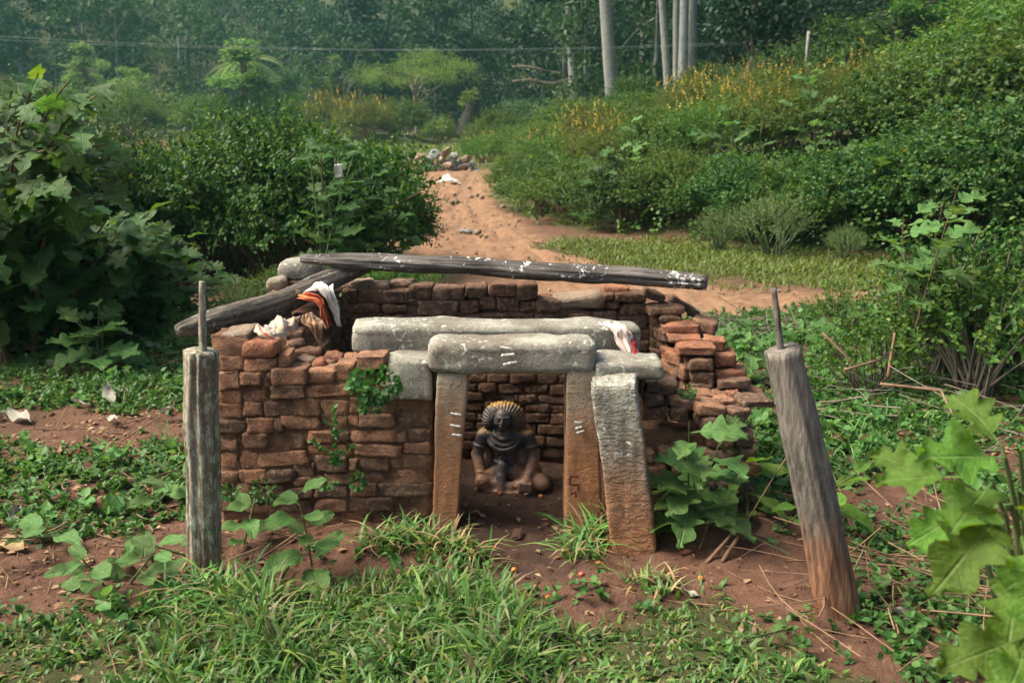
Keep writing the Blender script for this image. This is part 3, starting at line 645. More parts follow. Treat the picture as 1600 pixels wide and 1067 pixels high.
# ------------------------------------------------------------------ timber
def tube(pts, rad, n=12, caps=True, rough=0.0, seed=0, ell=1.0, grain=0.0):
    """closed tube through pts with radius per point; returns V, F(quads as tris pairs ok)"""
    pts = np.asarray(pts, float); m = len(pts); rad = np.broadcast_to(np.asarray(rad, float), (m,))
    T = unit(np.gradient(pts, axis=0)); ref = np.array([0, 0, 1.0]) if abs(T[0, 2]) < 0.9 else np.array([1.0, 0, 0])
    S = unit(np.cross(T, ref)); U = np.cross(S, T)
    a = np.linspace(0, 2 * np.pi, n, endpoint=False)
    R = np.ones((m, n))
    if rough or grain:
        ang = np.stack([np.cos(a), np.sin(a)], 1)
        L = np.concatenate([[0], np.cumsum(np.linalg.norm(np.diff(pts, axis=0), axis=1))])
        sc = 1.0 / max(rad.mean(), 1e-6)
        q = np.stack([np.broadcast_to(ang[None, :, 0], (m, n)), np.broadcast_to(ang[None, :, 1], (m, n)), np.broadcast_to(L[:, None] * sc, (m, n))], -1)
        R = 1 + rough * fbm(q * [1.2, 1.2, 0.35], seed, 3) + grain * fbm(q * [4.0, 4.0, 0.10], seed + 4, 3)
    V = pts[:, None, :] + rad[:, None, None] * R[..., None] * (np.cos(a)[None, :, None] * S[:, None, :] + ell * np.sin(a)[None, :, None] * U[:, None, :])
    V = V.reshape(-1, 3); F = []
    i = np.arange(m - 1)[:, None] * n; j = np.arange(n)[None, :]; jn = (j + 1) % n
    F = np.stack([i + j, i + jn, i + n + jn, i + n + j], -1).reshape(-1, 4)
    T3 = np.concatenate([F[:, [0, 2, 1]], F[:, [0, 3, 2]]])
    if caps:
        V = np.concatenate([V, pts[:1], pts[-1:]]); c0, c1 = len(V) - 2, len(V) - 1; jj = np.arange(n)
        T3 = np.concatenate([T3, np.stack([np.full(n, c0), jj, (jj + 1) % n], 1), np.stack([np.full(n, c1), (m - 1) * n + (jj + 1) % n, (m - 1) * n + jj], 1)])
    return V, T3
def log(name, label, cat, p0, p1, r, mat, ell=1.0, bend=0.02, seed=1, grain=0.16, rough=0.10, parent=None, ends=(0.9, 0.9), m=40, n=40):
    p0, p1 = np.array(p0, float), np.array(p1, float); t = np.linspace(0, 1, m)[:, None]
    L = np.linalg.norm(p1 - p0); rr = np.interp(t[:, 0], np.linspace(0, 1, len(r)), r)
    # built along local +X, then turned into place so that the grain follows the timber
    loc = np.concatenate([t * L, bend * np.stack([fbm(np.stack([t[:, 0] * 2.5, 0 * t[:, 0] + seed, 0 * t[:, 0]], 1), seed + k, 2) for k in range(2)], 1) * np.sin(np.pi * t)], 1)
    rr[0] *= ends[0]; rr[-1] *= ends[1]
    V, F = tube(loc, rr, n, True, rough, seed, ell, grain)
    q = Vector(p1 - p0).to_track_quat('X', 'Z')
    o = mk(name, V, F, mat, parent, tuple(p0)); o.rotation_euler = q.to_euler()
    if label: tag(o, label, cat, kind='thing')
    return o
beam = log('roof_beam', 'long grey timber beam speckled with white lichen across the back wall', 'timber beam', PS(470, 404, 5.20), PS(1103, 440, 5.20), [0.024, 0.042, 0.046, 0.043, 0.045, 0.048, 0.046, 0.044], M['wood_beam'], ell=0.95, bend=0.03, seed=3, n=48, m=60, rough=0.22, grain=0.24)
log_d = log('roof_log', 'charred crooked log carrying cloths, slanting up to the long beam', 'log', PS(277, 516, 4.52), PS(596, 404, 5.40), [0.030, 0.062, 0.066, 0.060, 0.058, 0.056, 0.050, 0.034], M['wood_log'], ell=0.95, bend=0.05, seed=8, n=40, m=60)
def post(name, label, bx, top, tx, base, r0, r1, Y, mat, seed, tenon, crack=()):
    a = P(base[0], base[1], Y); b = P(top[0], top[1], Y)
    root = thing(name, label, 'wooden post', tuple(a))
    t = np.linspace(0, 1, 44)[:, None]; pts = np.array([0, 0, -0.12]) * (1 - t) + (b - a) * t
    pts += 0.012 * np.stack([fbm(np.stack([t[:, 0] * 2, 0 * t[:, 0] + seed, 0 * t[:, 0]], 1), seed + k, 2) for k in range(3)], 1) * [1, 1, 0]
    V, F = tube(pts, r0 + (r1 - r0) * t[:, 0], 72, True, 0.10, seed, 1.0, 0.20)
    ring = V[:-2].reshape(44, 72, 3); an = np.linspace(0, 2 * np.pi, 72, endpoint=False)[None]; tt = t
    for a0, dep, wd, lo_, hi_ in crack:                                   # drying cracks that wander up the post
        da = (an - (a0 + 0.25 * np.sin(3.1 * tt + seed) + 0.10 * np.sin(11 * tt)) + np.pi) % (2 * np.pi) - np.pi
        w_ = dep * np.exp(-(da / wd) ** 2) * sstep(lo_ - 0.08, lo_ + 0.08, tt) * sstep(hi_ + 0.08, hi_ - 0.08, tt)
        ring += (pts[:, None, :] - ring) * w_[..., None]
    V[:-2] = ring.reshape(-1, 3)
    mk('post_shaft', V, F, mat, root)
    c, d = P(*tenon[0], Y + 0.01), P(*tenon[1], Y + 0.01)
    t = np.linspace(0, 1, 14)[:, None]; tp = (c - a) * (1 - t) + (d - a) * t
    V, F = tube(tp, np.interp(t[:, 0], [0, 1], [tenon[2], tenon[2] * 0.8]), 14, True, 0.15, seed + 3, 0.8, 0.12)
    mk('tenon', V, F, mat, root)
    return root
post_l = post('wooden_post', 'upright lichen-crusted wooden post with a tenon in front of the brick wall', 0, (316, 548), 0, (314, 905), 0.071, 0.066, GH(314, 905)[1], M['wood_left'], 4, ((317, 556), (316, 440), 0.019), [(5.4, 0.45, 0.09, 0.0, 0.62), (4.2, 0.2, 0.06, 0.3, 1.1), (4.9, 0.15, 0.05, 0.5, 1.1)])
post_r = post('wooden_post', 'tilted cracked wooden post with a tenon and muddy foot', 0, (1226, 545), 0, (1324, 952), 0.084, 0.062, GH(1324, 952)[1], M['wood_right'], 9, ((1221, 556), (1209, 450), 0.016), [(4.6, 0.3, 0.06, -0.1, 0.7), (5.2, 0.25, 0.05, 0.1, 0.9), (4.1, 0.25, 0.05, -0.1, 0.4), (5.6, 0.3, 0.06, 0.4, 1.1), (4.9, 0.2, 0.04, 0.0, 0.35)])
# ------------------------------------------------------------------ seated statue, one continuous carved surface
def surface_nets(f, lo, hi, h):
    lo, hi = np.array(lo, float), np.array(hi, float); n = np.ceil((hi - lo) / h).astype(int) + 1
    ax = [lo[k] + h * np.arange(n[k]) for k in range(3)]
    X, Y, Z = np.meshgrid(*ax, indexing='ij'); D = f(np.stack([X, Y, Z], -1))
    c = [D[i:n[0]-1+i, j:n[1]-1+j, k:n[2]-1+k] for i in (0, 1) for j in (0, 1) for k in (0, 1)]
    S = np.stack([q < 0 for q in c], -1); act = S.any(-1) & ~S.all(-1)
    ids = -np.ones(act.shape, int); ids[act] = np.arange(act.sum())
    corners = np.array([(i, j, k) for i in (0, 1) for j in (0, 1) for k in (0, 1)], float)
    vals = np.stack([q[act] for q in c], -1); acc = np.zeros((len(vals), 3)); cnt = np.zeros((len(vals), 1))
    for a in range(8):
        for b in range(a + 1, 8):
            if np.abs(corners[a] - corners[b]).sum() != 1: continue
            va, vb = vals[:, a], vals[:, b]; m = (va < 0) != (vb < 0)
            t = np.where(m, va / np.where(m, va - vb, 1), 0)[:, None]
            acc += np.where(m[:, None], corners[a] + t * (corners[b] - corners[a]), 0); cnt += m[:, None]
    V = lo + h * (np.argwhere(act) + acc / np.maximum(cnt, 1)); F = []
    for axn in range(3):
        a, b = (axn + 1) % 3, (axn + 2) % 3
        sl0 = [slice(None)] * 3; sl1 = [slice(None)] * 3; sl0[axn] = slice(0, -1); sl1[axn] = slice(1, None)
        d0, d1 = D[tuple(sl0)] < 0, D[tuple(sl1)] < 0
        e = np.argwhere(d0 != d1); e = e[(e[:, a] > 0) & (e[:, b] > 0) & (e[:, a] < n[a] - 1) & (e[:, b] < n[b] - 1)]
        fl = d1[tuple(e.T)]
        def g(da, db):
            q = e.copy(); q[:, a] -= da; q[:, b] -= db; return ids[tuple(q.T)]
        Q = np.stack([g(1, 1), g(0, 1), g(0, 0), g(1, 0)], 1); Q[fl] = Q[fl][:, ::-1]
        F.append(Q)
    F = np.concatenate(F); return V, F[(F >= 0).all(1)]
def s_ell(p, c, r):
    r = np.array(r); q = (p - np.array(c)) / r; k0 = np.linalg.norm(q, axis=-1); k1 = np.linalg.norm(q / r, axis=-1)
    return k0 * (k0 - 1) / np.maximum(k1, 1e-6)
def s_cap(p, a, b, ra, rb):
    a, b = np.array(a, float), np.array(b, float); d = b - a
    t = np.clip(((p - a) @ d) / (d @ d), 0, 1)
    return np.linalg.norm(p - a - t[..., None] * d, axis=-1) - (ra + (rb - ra) * t)
def smin(a, b, k):
    h = np.clip(0.5 + 0.5 * (b - a) / k, 0, 1); return b + (a - b) * h - k * h * (1 - h)
def chain(fs, k):
    r = fs[0]
    for f in fs[1:]: r = smin(r, f, k)
    return r
def s_tor(p, c, nrm, R, r, squash=1.0):
    n_ = unit(nrm); q = p - np.array(c); hh = q @ n_; rad = np.linalg.norm(q - hh[..., None] * n_, axis=-1)
    return np.hypot(rad - R, hh * squash) - r
# local axes: x to the picture's right, -y towards the door, z up; seated height about 0.47 m
def statue_body(p):
    x = p[..., 0]
    torso = chain([s_ell(p, (0.0, 0.0, 0.255), (0.085, 0.058, 0.075)), s_ell(p, (-0.004, 0.004, 0.165), (0.062, 0.050, 0.075)), s_ell(p, (0, 0.01, 0.095), (0.085, 0.065, 0.055))], 0.03)
    sh = chain([s_ell(p, (-0.098, 0.0, 0.292), (0.043, 0.042, 0.040)), s_ell(p, (0.098, 0.0, 0.292), (0.043, 0.042, 0.040))], 0.02)
    torso = smin(torso, sh, 0.03)
    back = s_ell(p, (0.01, 0.055, 0.20), (0.135, 0.045, 0.20))                       # uncarved stone behind the figure
    back = smin(back, s_ell(p, (0.01, 0.045, 0.07), (0.175, 0.06, 0.09)), 0.04)
    armL = smin(s_cap(p, (-0.112, -0.005, 0.285), (-0.142, -0.012, 0.175), 0.036, 0.030), s_cap(p, (-0.142, -0.012, 0.175), (-0.118, -0.085, 0.070), 0.030, 0.024), 0.012)
    armR = smin(s_cap(p, (0.112, -0.005, 0.285), (0.145, -0.012, 0.175), 0.036, 0.031), s_cap(p, (0.145, -0.012, 0.175), (0.112, -0.090, 0.068), 0.031, 0.025), 0.012)
    arms = np.minimum(armL, armR)
    for sx, tx in ((-1, 0), (1, 0)):                                                  # arm bands
        arms = smin(arms, s_tor(p, (sx * 0.128, -0.008, 0.232), (sx * -0.27, 0, 1), 0.034, 0.006), 0.004)
        arms = smin(arms, s_tor(p, (sx * 0.119, -0.070, 0.088), (sx * 0.18, -0.7, -1.0), 0.026, 0.006), 0.004)
    fistL = s_ell(p, (-0.113, -0.106, 0.048), (0.036, 0.034, 0.037)); fistR = s_ell(p, (0.104, -0.118, 0.042), (0.038, 0.034, 0.040))
    for k in range(4):                                                                # fingers closed on the knees
        fistR = smin(fistR, s_cap(p, (0.080 + k * 0.017, -0.142, 0.058), (0.080 + k * 0.016, -0.146, 0.020), 0.0095, 0.008), 0.004)
        a = -0.6 + k * 0.5
        fistL = smin(fistL, s_cap(p, (-0.113 + 0.026 * math.sin(a), -0.134, 0.050 + 0.026 * math.cos(a)), (-0.113 + 0.010 * math.sin(a), -0.142, 0.048 + 0.010 * math.cos(a)), 0.009, 0.008), 0.004)
    fistR = smin(fistR, s_cap(p, (0.070, -0.120, 0.060), (0.062, -0.138, 0.038), 0.011, 0.009), 0.005)
    arms = chain([arms, fistL, fistR], 0.010)
    # crossed legs: knees out to the sides, shins crossing in front
    legs = chain([s_cap(p, (-0.03, 0.0, 0.07), (-0.105, -0.07, 0.052), 0.052, 0.042), s_cap(p, (0.04, 0.0, 0.07), (0.17, -0.062, 0.045), 0.055, 0.046),
                  s_cap(p, (-0.10, -0.075, 0.040), (0.03, -0.105, 0.026), 0.034, 0.026), s_cap(p, (0.165, -0.070, 0.036), (0.06, -0.085, 0.030), 0.040, 0.030),
                  s_ell(p, (0.192, -0.075, 0.034), (0.036, 0.045, 0.036))], 0.016)
    base = s_ell(p, (0.01, -0.06, -0.008), (0.15, 0.10, 0.030))
    sash = chain([s_cap(p, (-0.010, -0.060, 0.135), (-0.018, -0.085, 0.075), 0.030, 0.024), s_cap(p, (-0.018, -0.095, 0.075), (-0.014, -0.125, 0.022), 0.024, 0.018)], 0.012)
    neck = s_cap(p, (-0.008, -0.010, 0.315), (-0.010, -0.015, 0.350), 0.036, 0.034)
    head = chain([s_ell(p, (-0.012, -0.022, 0.395), (0.046, 0.052, 0.058)), s_ell(p, (-0.012, -0.050, 0.358), (0.026, 0.022, 0.026)), s_ell(p, (-0.012, -0.045, 0.375), (0.040, 0.028, 0.030))], 0.016)
    # face: brow, sockets, lids, nose, lips
    for sx in (-1, 1):
        head = -smin(-head, s_ell(p, (-0.012 + sx * 0.019, -0.080, 0.397), (0.0165, 0.016, 0.011)), 0.004)
        head = smin(head, s_ell(p, (-0.012 + sx * 0.019, -0.066, 0.397), (0.0125, 0.009, 0.0065)), 0.001)
        head = smin(head, s_cap(p, (-0.012 + sx * 0.006, -0.076, 0.410), (-0.012 + sx * 0.032, -0.066, 0.412), 0.0050, 0.0035), 0.003)
        head = smin(head, s_ell(p, (-0.012 + sx * 0.024, -0.062, 0.374), (0.014, 0.012, 0.014)), 0.008)
    head = smin(head, s_cap(p, (-0.012, -0.076, 0.410), (-0.012, -0.090, 0.380), 0.0052, 0.0090), 0.003)
    head = smin(head, chain([s_ell(p, (-0.020, -0.080, 0.380), (0.005, 0.006, 0.005)), s_ell(p, (-0.004, -0.080, 0.380), (0.005, 0.006, 0.005))], 0.002), 0.003)
    head = smin(head, s_ell(p, (-0.012, -0.077, 0.3655), (0.018, 0.010, 0.0050)), 0.0015)
    head = smin(head, s_ell(p, (-0.012, -0.076, 0.3560), (0.015, 0.010, 0.0050)), 0.0015)
    d = chain([torso, neck], 0.02); d = smin(d, arms, 0.012); d = smin(d, legs, 0.018); d = smin(d, sash, 0.008); d = smin(d, back, 0.012); d = smin(d, base, 0.02)
    d = smin(d, head, 0.008)
    for R_, zc, r_ in ((0.046, 0.318, 0.010), (0.064, 0.300, 0.010), (0.078, 0.288, 0.011)):      # three collars lying on the chest
        nk = s_tor(p, (-0.008, -0.026, zc), (0, -0.80, 0.60), R_, r_)
        nk = np.maximum(nk, p[..., 1] - 0.0)
        d = smin(d, nk, 0.004)
    d = smin(d, s_tor(p, (-0.003, 0.004, 0.148), (0, -0.15, 1), 0.060, 0.008, 0.8), 0.004)          # belt
    d = smin(d, s_cap(p, (0.055, -0.045, 0.270), (-0.030, -0.052, 0.160), 0.006, 0.006), 0.004)     # sacred thread
    d = np.minimum(d, 1) + 0.0022 * fbm(p * 38, 77, 2)
    return np.maximum(d, -p[..., 2] - 0.03)
def statue_hair(p):
    c = np.array((-0.010, 0.012, 0.400)); q = p - c
    d = s_ell(p, c, (0.104, 0.060, 0.080))
    d = smin(d, chain([s_ell(p, (-0.085, 0.005, 0.365), (0.034, 0.036, 0.045)), s_ell(p, (0.068, 0.005, 0.365), (0.034, 0.036, 0.045))], 0.01), 0.02)
    ang = np.arctan2(q[..., 0], q[..., 2] + 0.03)
    rad = np.hypot(q[..., 0], q[..., 2] + 0.03)
    d = d + 0.0026 * np.cos(ang * 36 + 1.5 * vnoise(p * 30, 9)) * sstep(0.045, 0.075, rad) + 0.002 * fbm(p * 60, 12, 2)                                     # radiating locks
    return np.maximum(d, -(s_ell(p, (-0.012, -0.040, 0.380), (0.049, 0.07, 0.056))))
def statue_mat(name, hair):
    g = N(name); p = g.coord(); n1 = g.noise(p, 16, 5, 0.65); n2 = g.noise(p, 70, 4, 0.7)
    blk = g.mix(g.step(n1, 0.4, 0.66), (0.040, 0.037, 0.040), (0.095, 0.072, 0.066))
    z = g.sep(p, 2); x_ = g.sep(p, 0)
    if hair:
        k = g.math('MULTIPLY', g.step(g.math('ADD', z, g.math('MULTIPLY', g.math('SUBTRACT', n1, 0.5), 0.12)), 0.440, 0.468), g.step(n2, 0.40, 0.56))
        k2 = g.math('MULTIPLY', g.math('MULTIPLY', g.step(x_, 0.035, 0.07), g.step(z, 0.36, 0.41)), g.step(n2, 0.52, 0.62))
        c = g.mix(g.math('MAXIMUM', k, k2), blk, g.mix(n2, (0.36, 0.17, 0.010), (0.50, 0.28, 0.02)))
        dust = None
    else:
        # soot and oil on the upper body, bare red-dusted stone on forearms, lap and the rough back
        y_ = g.sep(p, 1)
        zz = g.math('ADD', z, g.math('MULTIPLY', g.math('SUBTRACT', n1, 0.5), 0.22))
        side = g.math('ABSOLUTE', g.math('ADD', x_, 0.012))
        lim = g.math('ADD', 0.075, g.math('MULTIPLY', g.step(side, 0.03, 0.075), 0.150))
        ochre = g.mix(g.step(n2, 0.35, 0.65), (0.36, 0.185, 0.10), (0.24, 0.125, 0.07))
        k = g.step(g.math('SUBTRACT', lim, zz), -0.055, 0.085)
        k = g.math('MAXIMUM', k, g.step(g.math('ADD', y_, g.math('MULTIPLY', n1, 0.02)), 0.040, 0.055))
        c = g.mix(g.math('MULTIPLY', k, 0.9), blk, ochre)
        # turmeric rubbed on the shoulders
        t = g.math('MULTIPLY', g.math('MULTIPLY', g.step(g.math('ABSOLUTE', g.math('SUBTRACT', z, 0.322)), 0.020, 0.006), g.step(side, 0.05, 0.075)), g.step(n2, 0.44, 0.58))
        c = g.mix(g.math('MULTIPLY', t, 0.85), c, (0.45, 0.24, 0.015))
    g.bump(g.math('ADD', n1, g.math('MULTIPLY', n2, 0.6)), 0.35, 0.006)
    return g.done(c, 0.55 if hair else g.ramp(n1, [(0.3, 0.32), (0.7, 0.65)]), 0.5)
sp = P(790, 752, 4.66); sp = np.array([sp[0], 4.69, Hf(sp[0], 4.69) - 0.004])
statue = thing('stone_statue', 'black seated stone figure with yellow-powdered flaring hair inside the shrine', 'statue', tuple(sp), (0, 0, math.radians(-3)))
statue.scale = (1.02, 0.97, 0.92)
V, F = surface_nets(statue_body, (-0.20, -0.19, -0.03), (0.26, 0.13, 0.48), 0.0038)
mk('body', V, F, statue_mat('dark carved stone', False), statue)
V, F = surface_nets(statue_hair, (-0.14, -0.08, 0.29), (0.125, 0.09, 0.51), 0.0040)
mk('hair', V, F, statue_mat('powdered carved hair', True), statue)

# ------------------------------------------------------------------ cloths
def cloth_mat(name, base, stain, band=None, stainamt=0.7):
    g = N(name); v = g.coord(); n1 = g.noise(v, 11, 5, 0.65); n2 = g.noise(v, 45, 3, 0.6)
    c = g.mix(g.math('MULTIPLY', g.step(n1, 0.48, 0.66), stainamt), base, stain)
    c = g.mix(g.math('MULTIPLY', n2, 0.25), c, tuple(0.6 * q for q in base))
    if band:
        u = g.attr('across'); 
        for lo_, hi_, cc in band:
            k = g.math('MULTIPLY', g.math('GREATER_THAN', u, lo_), g.math('LESS_THAN', u, hi_)); c = g.mix(k, c, cc)
    g.bump(n2, 0.3, 0.003)
    m = g.done(c, 0.9, 0.1); g.b.inputs['Sheen Weight'].default_value = 0.2
    return m
M['cloth_white'] = cloth_mat('white cotton', (0.58, 0.56, 0.49), (0.32, 0.25, 0.16), None, 0.6)
M['cloth_orange'] = cloth_mat('orange red cloth', (0.46, 0.10, 0.035), (0.25, 0.03, 0.02), [(0.42, 0.62, (0.55, 0.20, 0.06))])
M['cloth_beige'] = cloth_mat('grubby beige cloth', (0.44, 0.37, 0.28), (0.22, 0.125, 0.06), [(0.10, 0.14, (0.34, 0.09, 0.05)), (0.22, 0.25, (0.14, 0.10, 0.08))])
M['cloth_brown'] = cloth_mat('soiled brown cloth', (0.30, 0.17, 0.095), (0.15, 0.075, 0.04))
M['cloth_pink'] = cloth_mat('pale pink cloth', (0.66, 0.54, 0.46), (0.46, 0.30, 0.23), None, 0.5)
M['cloth_red'] = cloth_mat('red cloth', (0.42, 0.025, 0.03), (0.25, 0.02, 0.02))
def sheet(name, label, cat, rows, mat, nu=26, nv=40, fold=0.012, freq=7.0, seed=1, thick=0.003, parent=None):
    """hanging cloth: rows = list of polylines (world points); the sheet is swept from the first row to the last, then creased"""
    R = np.array([[np.interp(np.linspace(0, 1, nu), np.linspace(0, 1, len(r)), np.array(r)[:, k]) for k in range(3)] for r in rows]).transpose(0, 2, 1)
    # smooth interpolation between rows (Catmull-Rom)
    n = len(R); out = []
    for t in np.linspace(0, n - 1, nv):
        i = min(int(t), n - 2); f = t - i
        p0, p1, p2, p3 = R[max(i - 1, 0)], R[i], R[i + 1], R[min(i + 2, n - 1)]
        out.append(0.5 * ((2 * p1) + (-p0 + p2) * f + (2 * p0 - 5 * p1 + 4 * p2 - p3) * f * f + (-p0 + 3 * p1 - 3 * p2 + p3) * f ** 3))
    Vg = np.array(out)
    du = np.gradient(Vg, axis=1); dv = np.gradient(Vg, axis=0); nn = unit(np.cross(du, dv))
    U, W = np.meshgrid(np.linspace(0, 1, nu), np.linspace(0, 1, nv))
    q = np.stack([U * freq, W * 2.2, 0 * U + seed], -1)
    Vg = Vg + nn * (fold * fbm(q, seed, 3) * 2 + fold * 0.6 * np.abs(vnoise(q * 1.9, seed + 3)))[..., None] + 0.006 * np.stack([fbm(q * 2 + k * 7, seed + k, 2) for k in range(3)], -1)
    V = np.concatenate([(Vg + nn * thick / 2).reshape(-1, 3), (Vg - nn * thick / 2).reshape(-1, 3)]); m = nu * nv
    idx = np.arange(m).reshape(nv, nu)
    A = np.stack([idx[:-1, :-1], idx[:-1, 1:], idx[1:, 1:], idx[1:, :-1]], -1).reshape(-1, 4)
    rim = np.concatenate([idx[0, :], idx[1:, -1], idx[-1, -2::-1], idx[-2:0:-1, 0]]); rn = np.roll(rim, -1)
    F = np.concatenate([A, A[:, ::-1] + m, np.stack([rim, rim + m, rn + m, rn], 1)])
    o3 = V.mean(0)
    o = mk(name, V - o3, F, mat, parent, tuple(o3))
    at = o.data.attributes.new('across', 'FLOAT', 'POINT'); at.data.foreach_set('value', np.tile(U.ravel(), 2).astype(np.float32))
    if label: tag(o, label, cat)
    return o
def za(X, Y, D): return PS(380 + X / 6.667, 380 + Y / 6.667, D)
# the log passes here at a distance of about 4.9-5.1 m
Yc = 4.93
sheet('white_cloth', 'white cotton cloth hung over the charred log, long end dangling', 'cloth',
      [[za(600, 560, Yc + .03), za(760, 500, Yc + .06), za(900, 560, Yc + 0.10)], [za(640, 490, Yc - .03), za(780, 420, Yc + .0), za(925, 430, Yc + 0.04)], [za(760, 470, Yc - .075), za(860, 440, Yc - .06), za(950, 470, Yc - .02)],
       [za(840, 560, Yc - .085), za(900, 540, Yc - .085), za(985, 560, Yc - .05)], [za(900, 650, Yc - .07), za(945, 650, Yc - .08), za(1000, 660, Yc - .06)], [za(945, 770, Yc - .06), za(985, 760, Yc - .07), za(1020, 760, Yc - .06)], [za(985, 860, Yc - .06), za(1005, 868, Yc - .065), za(1025, 860, Yc - .06)]],
      M['cloth_white'], nu=36, nv=60, fold=0.016, freq=7, seed=3)
sheet('orange_cloth', 'orange-red cloth strip wrapped round the log beneath the white cloth', 'cloth',
      [[za(560, 585, Yc - .02), za(600, 540, Yc + .0)], [za(650, 590, Yc - .085), za(680, 520, Yc - .06)], [za(760, 620, Yc - .10), za(800, 550, Yc - .075)], [za(790, 680, Yc - .10), za(850, 650, Yc - .08)], [za(800, 760, Yc - .09), za(890, 770, Yc - .07)], [za(860, 900, Yc - .08), za(885, 850, Yc - .07)]],
      M['cloth_orange'], nu=24, nv=44, fold=0.015, freq=5, seed=5)
sheet('beige_cloth', 'crumpled grubby beige cloth bundled below the log with a red edge', 'cloth',
      [[za(110, 890, 4.53), za(250, 830, 4.59), za(420, 770, 4.67), za(610, 740, 4.75)], [za(130, 930, 4.47), za(280, 880, 4.53), za(450, 820, 4.63), za(620, 790, 4.73)], [za(190, 970, 4.45), za(320, 940, 4.49), za(470, 860, 4.61), za(600, 850, 4.73)], [za(330, 1060, 4.47), za(400, 1020, 4.51), za(460, 930, 4.61), za(520, 890, 4.71)]],
      M['cloth_beige'], nu=44, nv=34, fold=0.015, freq=9, seed=7)
sheet('brown_cloth', 'soiled brown cloth knotted under the log, pointed end hanging', 'cloth',
      [[za(620, 760, 4.73), za(720, 690, 4.75), za(800, 760, 4.77)], [za(620, 830, 4.70), za(730, 800, 4.71), za(835, 800, 4.75)], [za(700, 890, 4.69), za(770, 870, 4.70), za(835, 880, 4.73)], [za(740, 980, 4.69), za(790, 980, 4.69), za(832, 960, 4.71)], [za(800, 1030, 4.70), za(815, 1034, 4.70), za(828, 1030, 4.71)]],
      M['cloth_brown'], nu=22, nv=30, fold=0.020, freq=6, seed=9)
def zc3(X, Y, D): return PS(650 + X / 3.5556, 400 + Y / 3.5556, D)
sheet('pink_cloth', 'pale pink cloth draped over the end of the back granite slab', 'cloth',
      [[zc3(985, 385, 4.78), zc3(1060, 365, 4.80), zc3(1130, 368, 4.80)], [zc3(1005, 378, 4.66), zc3(1080, 365, 4.66), zc3(1150, 385, 4.68)], [zc3(1085, 420, 4.60), zc3(1120, 400, 4.59), zc3(1195, 425, 4.62)], [zc3(1105, 470, 4.585), zc3(1150, 460, 4.575), zc3(1210, 450, 4.60)], [zc3(1150, 545, 4.56), zc3(1190, 545, 4.55), zc3(1225, 545, 4.57)]],
      M['cloth_pink'], nu=24, nv=36, fold=0.018, freq=8, seed=11)
sheet('red_cloth', 'small red cloth tip peeping out beside the pink cloth', 'cloth',
      [[zc3(1200, 455, 4.60), zc3(1215, 470, 4.62)], [zc3(1200, 500, 4.57), zc3(1232, 510, 4.60)], [zc3(1212, 548, 4.54), zc3(1240, 545, 4.57)]], M['cloth_red'], nu=10, nv=16, fold=0.006, freq=3, seed=13)
# ------------------------------------------------------------------ foliage: leaf blades, sprays, shrubs
LEAF6 = (np.array([(0, 0, 0), (-.30, .30, .10), (-.26, .68, .09), (0, 1, -.06), (.26, .68, .09), (.30, .30, .10)]), np.array([(0, 3, 2), (0, 2, 1), (0, 5, 4), (0, 4, 3)]))
LEAF4 = (np.array([(0, 0, 0), (-.36, .45, .10), (0, 1, -.05), (.36, .45, .10)]), np.array([(0, 2, 1), (0, 3, 2)]))
def frames(d, n):
    d = unit(d); s = unit(np.cross(d, n)); n2 = np.cross(s, d); return np.stack([s, d, n2], -1)       # columns: side, along, normal
def scatter(tmpl, pos, d, n, size, width=1.0):
    T, F = tmpl; R = frames(d, n); size = np.broadcast_to(size, (len(pos),)); width = np.broadcast_to(width, (len(pos),))
    loc = T[None] * size[:, None, None]; loc = loc * np.stack([width, np.ones_like(width), np.ones_like(width)], -1)[:, None, :]
    V = np.einsum('nij,nkj->nki', R, loc) + pos[:, None, :]
    k = len(T); FF = F[None] + (np.arange(len(pos)) * k)[:, None, None]
    return V.reshape(-1, 3), FF.reshape(-1, F.shape[1])
def rdir(r, n): return unit(r.normal(size=(n, 3)))
def sprays(r, base, d, L, k, size, tmpl=LEAF6, droop=0.25, width=1.0, up=0.5):
    """leafy twigs: k leaves along each twig, set alternately"""
    n = len(base); d = unit(d); t = (np.arange(k)[None] + r.random((n, k))) / k
    L = np.broadcast_to(L, (n,))
    pos = base[:, None] + d[:, None] * (t * L[:, None])[..., None]; pos[..., 2] -= droop * (t ** 2) * L[:, None]
    sd3 = unit(np.cross(d, rdir(r, n))); sgn = np.where(np.arange(k) % 2 == 0, 1.0, -1.0)[None, :, None]
    ld = d[:, None] * 0.55 + sd3[:, None] * sgn * 0.8 + 0.45 * r.normal(size=(n, k, 3)); ld[..., 2] -= 0.15
    nn = np.zeros((n, k, 3)); nn[..., 2] = up; nn += d[:, None] * 0.35 + 0.45 * r.normal(size=(n, k, 3))
    sz = size * r.uniform(0.6, 1.2, (n, k)) * (1.05 - 0.4 * t)
    return scatter(tmpl, pos.reshape(-1, 3), ld.reshape(-1, 3), nn.reshape(-1, 3), sz.ravel(), width)
